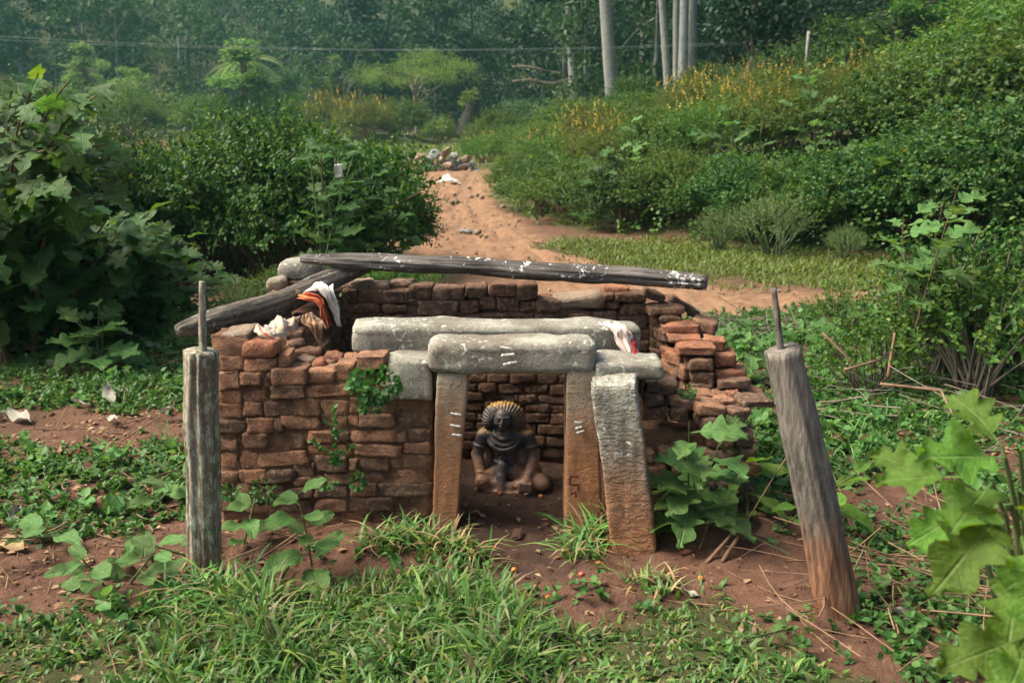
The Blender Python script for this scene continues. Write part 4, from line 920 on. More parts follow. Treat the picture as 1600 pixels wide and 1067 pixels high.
def shrub_data(seed, rx, ry, rz, twigs, k, size, tlen, tmpl=LEAF6, width=1.0, lump=0.35, upright=0.5, branches=30, fill=0.35, floor=0.05):
    """leaf mesh and branch mesh of a shrub about rx, ry, rz in radius/height standing at the origin"""
    r = np.random.default_rng(seed); u = rdir(r, twigs); u[:, 2] = np.abs(u[:, 2]) * 1.0 - 0.12
    rad = (1 - fill * r.random(twigs) ** 1.6) * (1 + lump * fbm(u * 2.1 + seed, seed, 3))
    base = u * np.array([rx, ry, rz * 0.62]) * rad[:, None] * 0.86; base[:, 2] += rz * 0.34
    base[:, 2] = np.maximum(base[:, 2], floor * rz + 0.1 * rz * r.random(twigs))
    d = unit(u * [1, 1, 0.7]) + np.array([0, 0, upright]) + 0.55 * rdir(r, twigs)
    mb = MB(); mb.add(*sprays(r, base, d, tlen * r.uniform(0.6, 1.3, twigs) * np.where(r.random(twigs) > 0.95, 1.8, 1), k, size, tmpl, width=width)); lv = mb.arr()
    mb = MB(); pick = r.choice(twigs, min(branches, twigs), replace=False)
    for i in pick:
        a = np.array([r.normal(0, 0.12 * rx), r.normal(0, 0.12 * ry), -0.1]); b = base[i] + unit(d[i]) * tlen * 0.6; m = (a + b) / 2 + np.array([0, 0, 0.15 * rz]) + r.normal(0, 0.05, 3)
        t = np.linspace(0, 1, 6)[:, None]; pts = a * (1 - t) ** 2 + 2 * m * t * (1 - t) + b * t ** 2
        mb.add(*tube(pts, np.linspace(0.014, 0.004, 6) * (0.6 + 0.5 * rz), 4, False))
    return lv, mb.arr()
def leaf_grid(L, W, lobes=4, depth=0.35, fold=0.18, droop=0.25, wavy=0.05, rows=23, seed=0, petiole=0.25, fwd=0.10, base_w=0.35):
    """one large blade with a lobed or toothed margin, midrib fold, droop and a stalk; base of the stalk at the origin, blade along +y"""
    t = np.linspace(0, 1, rows); cols = np.array([-1, -0.55, 0, 0.55, 1.0])
    prof = np.sin(np.pi * np.clip(t * 0.86 + 0.10, 0, 1)) ** 0.8 * (1 - 0.25 * t); prof[-1] = 0.0; prof[0] = base_w * 0.35
    tl_ = np.clip((t - 0.02) / 0.90, 0, 1); pk = np.abs(np.sin(np.pi * lobes * tl_ ** 0.9)) ** 1.3; lob = 1 - depth * (1 - pk) * sstep(0.03, 0.12, t); lob = np.where(t > 0.93, 1.0, lob)
    prof = prof * np.where(t > 0.80, 0.85, 1.0)
    V = []
    for i in range(rows):
        for c in cols:
            w = W / 2 * prof[i] * (lob[i] if abs(c) == 1 else min(1.0, 0.5 + 0.5 * lob[i]) * 0.9) * c
            yy = petiole * L + L * (t[i] + (fwd * abs(c) * (lob[i] - 0.5) if 0 < i < rows - 1 else 0))
            zz = fold * abs(w) - droop * L * t[i] ** 2 * 0.8 + wavy * L * math.sin(seed * 3 + t[i] * 9 + c * 2.2) * abs(c)
            V.append((w, yy, zz))
    F = []
    n = len(cols)
    for i in range(rows - 1):
        for j in range(n - 1):
            a = i * n + j; F += [(a, a + 1, a + n + 1), (a, a + n + 1, a + n)]
    b = len(V); pw = 0.018 * L
    V += [(-pw, 0, 0), (pw, 0, 0), (-pw, petiole * L * 1.05, 0.004), (pw, petiole * L * 1.05, 0.004), (0, 0, -pw * 1.5), (0, petiole * L * 1.05, -pw)]
    F += [(b, b + 1, b + 3), (b, b + 3, b + 2), (b, b + 2, b + 5), (b, b + 5, b + 4), (b + 1, b + 4, b + 5), (b + 1, b + 5, b + 3)]
    return np.array(V), np.array(F)
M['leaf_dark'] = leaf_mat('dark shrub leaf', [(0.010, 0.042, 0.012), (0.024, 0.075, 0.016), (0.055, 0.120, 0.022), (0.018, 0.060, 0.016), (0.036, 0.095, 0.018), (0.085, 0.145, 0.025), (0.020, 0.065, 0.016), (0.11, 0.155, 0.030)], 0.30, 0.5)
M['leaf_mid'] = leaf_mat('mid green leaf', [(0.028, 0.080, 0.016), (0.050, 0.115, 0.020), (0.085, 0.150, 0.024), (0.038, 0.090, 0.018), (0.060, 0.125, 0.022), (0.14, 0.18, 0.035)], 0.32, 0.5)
M['leaf_yellow'] = leaf_mat('yellow green leaf', [(0.070, 0.105, 0.020), (0.105, 0.135, 0.026), (0.055, 0.090, 0.022), (0.13, 0.125, 0.030)], 0.38, 0.5)
M['leaf_pale'] = leaf_mat('pale weed leaf', [(0.085, 0.155, 0.045), (0.13, 0.19, 0.065), (0.065, 0.125, 0.035)], 0.30, 0.6)
M['leaf_lobed'] = leaf_mat('lobed shrub leaf', [(0.024, 0.085, 0.022), (0.045, 0.118, 0.024), (0.075, 0.150, 0.022)], 0.38, 0.5, veins=0.5)
M['leaf_lobed_light'] = leaf_mat('light lobed leaf', [(0.055, 0.145, 0.035), (0.085, 0.180, 0.042), (0.070, 0.160, 0.034)], 0.32, 0.5, veins=0.5)
M['leaf_bright'] = leaf_mat('bright fresh leaf', [(0.065, 0.170, 0.018), (0.095, 0.205, 0.022), (0.050, 0.140, 0.016)], 0.42, 0.5, veins=0.5)
M['leaf_herb'] = leaf_mat('wall herb leaf', [(0.035, 0.10, 0.022), (0.060, 0.145, 0.032), (0.045, 0.12, 0.026)], 0.25, 0.45)
M['leaf_cover'] = leaf_mat('ground weed leaf', [(0.028, 0.090, 0.020), (0.055, 0.130, 0.028), (0.095, 0.180, 0.050), (0.038, 0.100, 0.022)], 0.28, 0.5)
M['leaf_far_light'] = leaf_mat('light far tree leaf', [(0.070, 0.145, 0.040), (0.11, 0.19, 0.050), (0.15, 0.215, 0.060)], 0.3, 0.55)
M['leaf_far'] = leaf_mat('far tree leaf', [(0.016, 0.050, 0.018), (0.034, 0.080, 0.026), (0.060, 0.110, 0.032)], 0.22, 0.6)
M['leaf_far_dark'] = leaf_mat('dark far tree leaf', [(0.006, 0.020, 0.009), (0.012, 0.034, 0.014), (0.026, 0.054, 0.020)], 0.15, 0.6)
M['leaf_acacia'] = leaf_mat('feathery tree leaf', [(0.085, 0.135, 0.030), (0.115, 0.165, 0.036), (0.070, 0.115, 0.028)], 0.35, 0.55)
M['grass'] = leaf_mat('grass blade', [(0.036, 0.125, 0.022), (0.062, 0.185, 0.034), (0.13, 0.285, 0.075), (0.058, 0.165, 0.042), (0.19, 0.34, 0.06), (0.27, 0.21, 0.12), (0.14, 0.275, 0.10), (0.048, 0.150, 0.032)], 0.28, 0.45)
M['grass_short'] = leaf_mat('short turf', [(0.085, 0.140, 0.025), (0.115, 0.170, 0.035), (0.14, 0.18, 0.045), (0.10, 0.15, 0.03)], 0.3, 0.5)
M['straw'] = leaf_mat('dry straw', [(0.30, 0.19, 0.095), (0.22, 0.13, 0.065), (0.36, 0.25, 0.14), (0.17, 0.09, 0.05)], 0.15, 0.7)
M['dry_leaf'] = leaf_mat('fallen leaf', [(0.34, 0.28, 0.19), (0.26, 0.165, 0.09), (0.22, 0.12, 0.065)], 0.1, 0.7)
M['dry_leaf_grey'] = leaf_mat('pale fallen leaf', [(0.33, 0.31, 0.245), (0.26, 0.25, 0.19)], 0.1, 0.7)
M['flower_yellow'] = leaf_mat('yellow flower', [(0.58, 0.40, 0.06), (0.62, 0.48, 0.12), (0.50, 0.32, 0.08)], 0.35, 0.6)
M['flower_pink'] = leaf_mat('pink flower', [(0.55, 0.22, 0.36), (0.60, 0.30, 0.45), (0.60, 0.25, 0.08)], 0.3, 0.6)

def plant_root(name, label, cat, x, y, group=None, rz=0.0, scale=1.0, sink=0.02):
    o = thing(name, label, cat, (x, y, Hf(x, y) - sink), (0, 0, rz), group); o.scale = (scale,) * 3 if not hasattr(scale, '__len__') else scale; return o
def mesh_pair(nm, data, lm, bm):
    (lv, lf), (bv, bf) = data
    return mesh_np(nm + '_foliage', lv, lf, lm, False), mesh_np(nm + '_branches', bv, bf, bm)
def put_shrub(meshes, name, label, x, y, scale, rz=0.0, cat='shrub', group=None, extra=()):
    o = plant_root(name, label, cat, x, y, group, rz, scale)
    f = ob('foliage', meshes[0], o); f['kind'] = 'stuff'; ob('branches', meshes[1], o)
    for nm, me in extra: e = ob(nm, me, o); e['kind'] = 'stuff'
    return o
SH = {}
for k in range(3):
    SH['dark%d' % k] = mesh_pair('dense_shrub', shrub_data(200 + k, 1.0, 1.0, 1.35, 1500, 12, 0.062, 0.32, LEAF6, 0.95, 0.85), M['leaf_dark'], M['twig'])
for k in range(2):
    SH['mid%d' % k] = mesh_pair('leafy_shrub', shrub_data(220 + k, 1.0, 1.0, 1.2, 1350, 12, 0.060, 0.34, LEAF6, 0.9, 0.85, 0.8), M['leaf_mid'], M['twig'])
SH['fern0'] = mesh_pair('feathery_shrub', shrub_data(230, 1.0, 1.0, 1.1, 900, 16, 0.075, 0.45, LEAF4, 0.55, 0.8, 1.1), M['leaf_yellow'], M['twig'])
SH['fern1'] = mesh_pair('feathery_shrub', shrub_data(231, 1.0, 1.0, 1.1, 900, 16, 0.075, 0.45, LEAF4, 0.55, 0.8, 1.1), M['leaf_mid'], M['twig'])
SH['pale0'] = mesh_pair('pale_weed', shrub_data(240, 0.5, 0.5, 0.8, 260, 14, 0.035, 0.30, LEAF4, 0.8, 0.4, 1.2, 24), M['leaf_pale'], M['stem_green'])
SH['weed0'] = mesh_pair('weedy_shrub', shrub_data(250, 0.6, 0.6, 1.2, 190, 13, 0.062, 0.36, LEAF6, 1.1, 0.5, 0.9, 40, 0.8, 0.25), M['leaf_dark'], M['twig_grey'])
SH['weed1'] = mesh_pair('weedy_shrub', shrub_data(251, 0.6, 0.6, 1.1, 170, 13, 0.055, 0.34, LEAF6, 1.1, 0.5, 0.9, 36, 0.8, 0.2), M['leaf_mid'], M['twig_grey'])
def flower_mesh(seed, n, rx, ry, z0, z1, mat, spike=0.22, size=0.045, per=10):
    r = np.random.default_rng(seed); a = r.uniform(0, 2 * np.pi, n); q = np.sqrt(r.random(n))
    base = np.stack([rx * q * np.cos(a), ry * q * np.sin(a), z0 + (z1 - z0) * r.random(n) * (1 - 0.5 * q ** 2)], 1)
    d = np.array([0, 0, 1.0]) + 0.25 * r.normal(size=(n, 3))
    V, F = sprays(r, base, d, spike * r.uniform(0.5, 1.2, n), per, size, LEAF4, 0.05, 1.3, 0.1)
    return mesh_np('flowers', V, F, mat, False)
FL_Y = [flower_mesh(300 + k, 46, 1.0, 1.0, 0.80, 1.35, M['flower_yellow'], 0.20, 0.032, 9) for k in range(2)]
FL_Y2 = flower_mesh(303, 10, 0.9, 0.9, 0.9, 1.3, M['flower_yellow'], 0.15, 0.04, 6)
FL_P = flower_mesh(305, 9, 0.95, 0.95, 0.5, 1.2, M['flower_pink'], 0.03, 0.035, 6)

# lobed leaves: shared blades, each leaf an object of its own
LB = {}
for key, mat, fo_, wv_ in (('lobed', 'leaf_lobed', 0.16, 0.05), ('light', 'leaf_lobed_light', 0.18, 0.06), ('bright', 'leaf_bright', 0.34, 0.10)):
    LB[key] = [mesh_np('leaf', *leaf_grid(1.0, 0.92, 3, 0.55, fo_, dr, wv_, 23, s), M[mat]) for s, dr in ((1, 0.25), (2, 0.45), (3, 0.12), (4, 0.6))]
LB['ovate'] = [mesh_np('leaf', *leaf_grid(1.0, 0.72, 5, 0.14, 0.20, dr, 0.05, 19, s), M['leaf_lobed_light']) for s, dr in ((5, 0.25), (6, 0.5), (7, 0.1))]
LB['ovate_bright'] = [mesh_np('leaf', *leaf_grid(1.0, 0.55, 3, 0.04, 0.25, dr, 0.04, 15, s), M['leaf_bright']) for s, dr in ((5, 0.3), (6, 0.6), (7, 0.0))]
def leaf_at(parent, meshes, r, pos, d, nrm, size):
    R = frames(np.array([d]), np.array([nrm]))[0]; o = ob('leaf', meshes[r.integers(len(meshes))], parent)
    mt = Matrix([list(R[k]) for k in range(3)]).to_4x4(); o.rotation_mode = 'QUATERNION'
    o.location = tuple(pos); o.rotation_quaternion = mt.to_quaternion(); o.scale = (size,) * 3
    return o
def stem_plant(name, label, x, y, height, nleaf, lsize, kind='light', seed=1, lean=(0, 0), stems=1, cat='plant', group=None, spread=1.0, mat='stem_green', rise=0.35, low=0.2, toward=0.0, zbase=None, thick=0.006):
    """upright stalks with large leaves set round them; every leaf a mesh of its own"""
    r = np.random.default_rng(seed); root = plant_root(name, label, cat, x, y, group)
    if zbase is not None: root.location.z = zbase
    for s in range(stems):
        off = np.array([r.normal(0, 0.05), r.normal(0, 0.05), 0]) * (stems > 1) * spread
        ln = np.array([lean[0] + r.normal(0, 0.12) * (stems > 1), lean[1] + r.normal(0, 0.12) * (stems > 1), 1.0]); hh = height * (r.uniform(0.65, 1.05) if stems > 1 else 1)
        t = np.linspace(0, 1, 8)[:, None]; pts = off * (1 + 2 * t) + np.concatenate([ln[0] * hh * t ** 1.4, ln[1] * hh * t ** 1.4, hh * t], 1)
        V, F = tube(pts, np.linspace(thick, thick * 0.45, 8), 6, False); stm = mk('stem', V, F, M[mat], root)
        k = max(1, nleaf // stems); a0 = r.uniform(0, 6.28)
        for i in range(k):
            f = low + (1 - low) * (i + r.random() * 0.6) / k; p = np.array([np.interp(f, t[:, 0], pts[:, c]) for c in range(3)])
            a = a0 + i * 2.4 + r.normal(0, 0.3); d = np.array([math.cos(a), math.sin(a) - toward, rise * (0.4 + f) + r.normal(0, 0.15)])
            nrm = np.array([-0.3 * math.cos(a), -0.3 * math.sin(a) - 0.25, 1.0]) + r.normal(0, 0.18, 3)
            leaf_at(stm, LB[kind], r, p, d, nrm, lsize * r.uniform(0.65, 1.1) * (1.1 - 0.45 * f))
    return root
# ------------------------------------------------------------------ right-hand slope: shrubs in rows from its foot upward
def W(px, Y): return (px - 800) / FPX * Y * 1.0 / 1.0
def put(kind, px, Y, s, label, name, cat='shrub', group=None, extra=(), rz=None, zs=1.0):
    r = np.random.default_rng(int(abs(px) * 7 + Y * 13)); x = (px - 800) / FPX * Y * 0.985
    return put_shrub(SH[kind], name, label, x, Y, (s * r.uniform(0.92, 1.1), s * r.uniform(0.92, 1.1), s * zs * r.uniform(0.92, 1.08)), r.uniform(0, 6.28) if rz is None else rz, cat, group, extra)
yf = lambda k=0: [('flowers', FL_Y[k])]
RS = [  # foot of the slope
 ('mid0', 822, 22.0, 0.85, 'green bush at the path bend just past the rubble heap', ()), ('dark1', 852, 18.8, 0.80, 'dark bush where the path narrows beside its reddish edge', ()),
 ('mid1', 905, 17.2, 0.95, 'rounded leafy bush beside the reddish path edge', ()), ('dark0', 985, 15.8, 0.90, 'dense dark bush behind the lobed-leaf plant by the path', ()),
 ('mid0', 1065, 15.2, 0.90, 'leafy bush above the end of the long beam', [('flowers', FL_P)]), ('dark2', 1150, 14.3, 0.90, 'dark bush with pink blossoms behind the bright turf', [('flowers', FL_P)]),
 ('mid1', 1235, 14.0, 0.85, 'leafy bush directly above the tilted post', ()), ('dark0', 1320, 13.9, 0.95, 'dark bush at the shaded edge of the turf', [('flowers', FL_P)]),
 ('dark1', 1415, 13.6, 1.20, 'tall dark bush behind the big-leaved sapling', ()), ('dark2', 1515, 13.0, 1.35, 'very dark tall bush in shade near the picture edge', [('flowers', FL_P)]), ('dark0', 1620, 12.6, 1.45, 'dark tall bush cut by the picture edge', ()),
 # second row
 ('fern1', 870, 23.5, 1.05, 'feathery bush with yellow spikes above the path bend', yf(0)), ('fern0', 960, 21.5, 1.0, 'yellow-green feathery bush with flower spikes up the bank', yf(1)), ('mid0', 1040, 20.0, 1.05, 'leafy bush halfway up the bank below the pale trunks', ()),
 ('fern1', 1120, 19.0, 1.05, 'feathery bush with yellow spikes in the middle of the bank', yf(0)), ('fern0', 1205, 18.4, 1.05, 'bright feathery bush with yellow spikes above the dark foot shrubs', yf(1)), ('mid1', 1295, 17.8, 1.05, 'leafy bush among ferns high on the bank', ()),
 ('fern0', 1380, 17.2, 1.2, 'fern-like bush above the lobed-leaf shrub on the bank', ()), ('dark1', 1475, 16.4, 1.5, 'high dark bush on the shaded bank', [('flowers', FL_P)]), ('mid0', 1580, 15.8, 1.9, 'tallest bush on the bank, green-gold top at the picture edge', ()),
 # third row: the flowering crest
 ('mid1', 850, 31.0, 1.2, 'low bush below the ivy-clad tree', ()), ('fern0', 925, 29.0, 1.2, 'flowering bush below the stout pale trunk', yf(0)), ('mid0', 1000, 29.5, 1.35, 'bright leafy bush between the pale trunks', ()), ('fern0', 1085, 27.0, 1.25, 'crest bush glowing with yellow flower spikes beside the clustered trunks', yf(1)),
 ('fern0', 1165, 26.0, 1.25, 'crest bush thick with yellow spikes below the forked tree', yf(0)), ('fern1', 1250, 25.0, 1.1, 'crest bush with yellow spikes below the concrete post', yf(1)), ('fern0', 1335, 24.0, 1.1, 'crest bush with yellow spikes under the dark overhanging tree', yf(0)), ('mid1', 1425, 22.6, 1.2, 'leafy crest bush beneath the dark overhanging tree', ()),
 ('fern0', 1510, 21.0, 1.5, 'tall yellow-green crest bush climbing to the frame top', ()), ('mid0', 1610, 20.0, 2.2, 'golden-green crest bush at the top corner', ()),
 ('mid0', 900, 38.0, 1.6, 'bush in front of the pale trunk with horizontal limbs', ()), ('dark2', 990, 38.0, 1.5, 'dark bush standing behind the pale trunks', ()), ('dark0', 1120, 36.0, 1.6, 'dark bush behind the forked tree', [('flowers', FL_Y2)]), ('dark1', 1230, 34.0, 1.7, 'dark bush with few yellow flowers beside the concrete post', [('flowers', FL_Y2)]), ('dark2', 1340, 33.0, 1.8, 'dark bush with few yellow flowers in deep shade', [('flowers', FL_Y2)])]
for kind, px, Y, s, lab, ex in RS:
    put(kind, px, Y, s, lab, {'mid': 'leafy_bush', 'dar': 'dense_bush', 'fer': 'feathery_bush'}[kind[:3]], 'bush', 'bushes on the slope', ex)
put('pale0', 1215, 12.7, 1.0, 'pale feathery weed at the back edge of the turf', 'pale_weed', 'weed'); put('pale0', 1130, 13.0, 0.7, 'small pale weed left of the larger pale weed by the turf', 'pale_weed', 'weed'); put('pale0', 1330, 12.4, 0.6, 'low pale weed in front of the shaded dark bush', 'pale_weed', 'weed')
# lobed-leaf plants on the slope
for px, Y, h, n, l, kd, lab in [(935, 15.4, 1.25, 22, 0.42, 'lobed', 'big-leaved plant among bushes right of the path'), (1108, 15.6, 1.75, 18, 0.40, 'lobed', 'lobed-leaf plant poking out of the bank below the flowers'), (1345, 13.2, 1.6, 26, 0.46, 'lobed', 'lobed dark-leaved plant in the shaded bank'), (1555, 12.4, 1.7, 24, 0.44, 'lobed', 'lobed-leaf plant in the shade near the picture edge'), (1440, 14.8, 2.3, 20, 0.40, 'lobed', 'high lobed-leaf plant on the dark bank')]:
    stem_plant('lobed_plant', lab, W(px, Y), Y, h, n, l, kd, int(px), stems=3, toward=0.25, thick=0.015)
for px, Y, h, n, l, kd, lab in [(1010, 16.6, 1.5, 24, 0.34, 'light', 'light big-leaved plant above the beam among the foot bushes'), (1180, 15.0, 1.4, 22, 0.32, 'ovate', 'smooth-leaved plant rising above the larger pale weed'), (1270, 17.0, 1.7, 24, 0.34, 'light', 'light lobed plant in the middle of the bank under the post'), (1400, 18.6, 1.9, 24, 0.36, 'light', 'light lobed plant high on the bank right of the yellow spikes'), (1490, 14.4, 2.0, 26, 0.34, 'ovate', 'smooth-leaved plant on the dark right bank'), (880, 19.6, 1.2, 18, 0.32, 'ovate', 'smooth-leaved plant at the narrowing of the path'), (1330, 21.0, 1.7, 20, 0.34, 'ovate_bright', 'bright slim-leaved plant on the flowering crest')]:
    stem_plant('tall_weed', lab, W(px, Y), Y, h, n, l, kd, int(px) + 5, stems=4, toward=0.25, thick=0.012, spread=3, rise=0.6)
# creeping undergrowth that hides the soil of the slope
r = np.random.default_rng(55); n = 10500; x = r.uniform(-1, 17, n); y = r.uniform(11, 40, n); dd = slope_d(x, y); px_, py2, f_ = proj(np.stack([x, y, H(x, y)], 1)); m = (dd > 0.02) & (px_ < 1750) & (px_ > 700); x, y = x[m], y[m]; n = len(x)
V, F = sprays(r, np.stack([x, y, H(x, y)], 1), np.array([0, 0, 1.0]) + 0.6 * r.normal(size=(n, 3)), r.uniform(0.25, 0.95, n), 8, 0.090, LEAF4, 0.15, 1.3, 1.0)
tag(mk('undergrowth', V, F, M['leaf_mid'], smooth=False), 'creeping green undergrowth between the bushes of the slope', 'undergrowth', kind='stuff')
# ------------------------------------------------------------------ left side
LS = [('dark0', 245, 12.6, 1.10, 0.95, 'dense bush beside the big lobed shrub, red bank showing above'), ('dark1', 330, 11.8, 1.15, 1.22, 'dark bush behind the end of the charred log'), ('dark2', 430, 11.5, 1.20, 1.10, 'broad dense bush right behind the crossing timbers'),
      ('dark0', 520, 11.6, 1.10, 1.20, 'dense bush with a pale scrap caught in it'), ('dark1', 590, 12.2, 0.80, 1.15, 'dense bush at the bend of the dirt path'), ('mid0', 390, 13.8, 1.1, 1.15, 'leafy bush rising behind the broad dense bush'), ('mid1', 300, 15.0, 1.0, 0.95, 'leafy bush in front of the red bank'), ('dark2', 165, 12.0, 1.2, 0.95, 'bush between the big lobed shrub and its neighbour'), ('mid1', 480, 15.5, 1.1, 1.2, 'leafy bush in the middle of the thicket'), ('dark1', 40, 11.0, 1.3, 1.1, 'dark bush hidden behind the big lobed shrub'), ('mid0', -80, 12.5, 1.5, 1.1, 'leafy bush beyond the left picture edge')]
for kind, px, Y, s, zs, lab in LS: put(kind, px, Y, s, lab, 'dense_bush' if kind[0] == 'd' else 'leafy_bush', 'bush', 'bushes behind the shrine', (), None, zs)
for px, Y, h, n, l, lab in [(540, 10.3, 1.75, 34, 0.34, 'lobed-leaf plant leaning over the path'), (500, 10.2, 1.85, 18, 0.32, 'lobed-leaf plant rising out of the thicket'), (605, 10.6, 1.40, 24, 0.32, 'lobed-leaf plant at the thicket end by the path')]:
    stem_plant('lobed_plant', lab, W(px, Y), Y, h, n, l, 'light' if px == 535 else 'lobed', int(px), stems=3, toward=0.3, thick=0.014)
stem_plant('lobed_plant', 'bright low lobed-leaf plant behind the stone-capped wall corner', W(540, 8.6), 8.6, 0.55, 14, 0.30, 'light', 77, stems=3, toward=0.2)
stem_plant('lobed_plant', 'lobed-leaf plant just above the end of the charred log', W(330, 8.4), 8.4, 0.62, 20, 0.34, 'lobed', 78, stems=3, toward=0.2)
stem_plant('lobed_plant', 'light green lobed-leaf plant below the big dark shrub', W(135, 6.9), 6.9, 0.62, 20, 0.30, 'light', 79, stems=3, toward=0.35)
put('pale0', 355, 7.9, 0.62, 'pale flowering weed behind the tenon of the upright post', 'pale_weed', 'weed'); put('pale0', 300, 7.5, 0.5, 'small pale weed on the litter-strewn ground', 'pale_weed', 'weed')
put('mid1', 600, 9.6, 0.42, 'low weedy bush behind the beam crossing', 'leafy_bush', 'bush'); put('mid0', 500, 9.4, 0.40, 'low weedy bush behind the flat boulder', 'leafy_bush', 'bush'); put('mid1', 430, 9.0, 0.42, 'low weedy bush behind the wall corner', 'leafy_bush', 'bush')
# big lobed shrub at the left edge
def big_shrub(label, x, y, height, rx, n, lsize, seed, kind='lobed', clip=300):
    r = np.random.default_rng(seed); root = plant_root('lobed_shrub', label, 'shrub', x, y)
    tips = []
    mb = MB()
    for k in range(20):
        a = r.uniform(0, 6.28); R = rx * math.sqrt(r.random()); h = height * (0.40 + 0.60 * r.random() ** 0.7) * (1 - 0.15 * (R / rx))
        p0 = np.array([0.12 * math.cos(a), 0.12 * math.sin(a), -0.1]); p2 = np.array([R * math.cos(a), R * math.sin(a), h]); p1 = (p0 + p2) / 2 + [0, 0, 0.2 * h]
        t = np.linspace(0, 1, 10)[:, None]; pts = p0 * (1 - t) ** 2 + 2 * p1 * t * (1 - t) + p2 * t ** 2; tips.append(pts)
        V, F = tube(pts, np.linspace(0.022, 0.007, 10), 6, False); mk('branch', V, F, M['stem_brown'], root)
    for i in range(n):
        pts = tips[r.integers(len(tips))]; f = 0.25 + 0.75 * r.random() ** 0.7; p = np.array([np.interp(f, np.linspace(0, 1, 10), pts[:, c]) for c in range(3)])
        a = r.uniform(0, 6.28); d = np.array([math.cos(a), math.sin(a) - 0.35, r.normal(0.05, 0.25)]); p = p + unit(d) * r.uniform(0, 0.22) + r.normal(0, 0.06, 3); p[2] = max(p[2], 0.15)
        leaf_at(root, LB[kind], r, p, d, np.array([-0.2 * d[0], -0.35, 1.0]) + r.normal(0, 0.25, 3), lsize * r.uniform(0.6, 1.15))
    # the inner leaves, too many to tell apart
    m = 900; q = r.integers(len(tips), size=m); f = 0.2 + 0.8 * r.random(m); P9 = np.array(tips); ix = f * 9; i0 = np.minimum(ix.astype(int), 8); fr = (ix - i0)[:, None]
    p = P9[q, i0] * (1 - fr) + P9[q, i0 + 1] * fr + r.normal(0, 0.10, (m, 3)); p[:, 2] = np.maximum(p[:, 2], 0.12)
    d = rdir(r, m) * [1, 1, 0.4]; V, F = scatter(leaf_grid(1.0, 0.92, 3, 0.5, 0.16, 0.3, 0.05, 9, 3), p, d, np.array([0, -0.2, 1.0]) + 0.3 * r.normal(size=(m, 3)), lsize * r.uniform(0.5, 1.0, m))
    e = mk('foliage', V, F, M['leaf_lobed'], root, smooth=False); e['kind'] = 'stuff'
    return root
def overhang(root, tips, per, lsize, seed):
    r = np.random.default_rng(seed); b = np.array(root.location)
    for (px, py), Y in tips:
        e = P(px, py, Y) - b; p0 = np.array([0, 0, 0.9]); m = (p0 + e) / 2 + [0, 0, 0.35]; t = np.linspace(0, 1, 10)[:, None]; pts = p0 * (1 - t) ** 2 + 2 * m * t * (1 - t) + e * t ** 2
        V, F = tube(pts, np.linspace(0.016, 0.005, 10), 6, False); br = mk('branch', V, F, M['stem_brown'], root)
        for i in range(per):
            f = 0.45 + 0.55 * (i + r.random()) / per; p = np.array([np.interp(f, t[:, 0], pts[:, c]) for c in range(3)]) + r.normal(0, 0.05, 3); a = r.uniform(0, 6.28)
            d = np.array([math.cos(a) + 0.3, math.sin(a) - 0.3, r.normal(-0.25, 0.2)]); leaf_at(br, LB['lobed'], r, p, d, np.array([0, -0.35, 1.0]) + r.normal(0, 0.25, 3), lsize * r.uniform(0.65, 1.1))
bs = big_shrub('big dark lobed-leaf shrub at the left picture edge', W(10, 7.4), 7.4, 2.2, 0.85, 200, 0.28, 400)
overhang(bs, [((60, 115), 6.9), ((110, 125), 6.8), ((150, 150), 6.7), ((40, 165), 6.5), ((130, 205), 6.6), ((165, 225), 6.8), ((70, 235), 6.6), ((20, 130), 7.0), ((110, 290), 6.5), ((150, 310), 6.8)], 10, 0.26, 402)
big_shrub('lobed-leaf shrub spreading low next to the big dark shrub', W(165, 8.3), 8.3, 1.05, 0.80, 250, 0.22, 401)
# ------------------------------------------------------------------ shrubs and weeds on the right ground
stem_plant('sapling', 'big-leaved sapling with light leaves against the dark bank', W(1415, 6.4), 6.4, 1.40, 34, 0.30, 'light', 81, lean=(0.06, 0), stems=3, cat='sapling', toward=0.2, mat='stem_brown', low=0.45)
for px, Y, s, kd, lab in [(1490, 6.8, 0.85, 'weed0', 'straggly dark-leaved weed beside the sapling'), (1560, 6.3, 0.9, 'weed1', 'straggly weed at the right picture edge'), (1520, 7.2, 0.85, 'weed0', 'straggly dark weed behind the twig heap'), (1395, 6.3, 0.62, 'weed1', 'thin weed between the tilted post and the sapling'), (1620, 6.9, 1.0, 'weed0', 'dark straggly weed half outside the picture'), (1330, 8.0, 0.5, 'weed1', 'low weed on the grass behind the tilted post')]:
    put(kd, px, Y, s, lab, 'weedy_shrub', 'weed')
stem_plant('lobed_plant', 'lobed-leaf plant behind the broken end of the ruined wall', W(1140, 6.5), 6.5, 0.50, 18, 0.25, 'light', 83, stems=3, toward=0.3)
stem_plant('lobed_plant', 'low lobed-leaf plant behind the tenon of the tilted post', W(1265, 7.2), 7.2, 0.42, 18, 0.24, 'lobed', 84, stems=4, spread=2, toward=0.2)
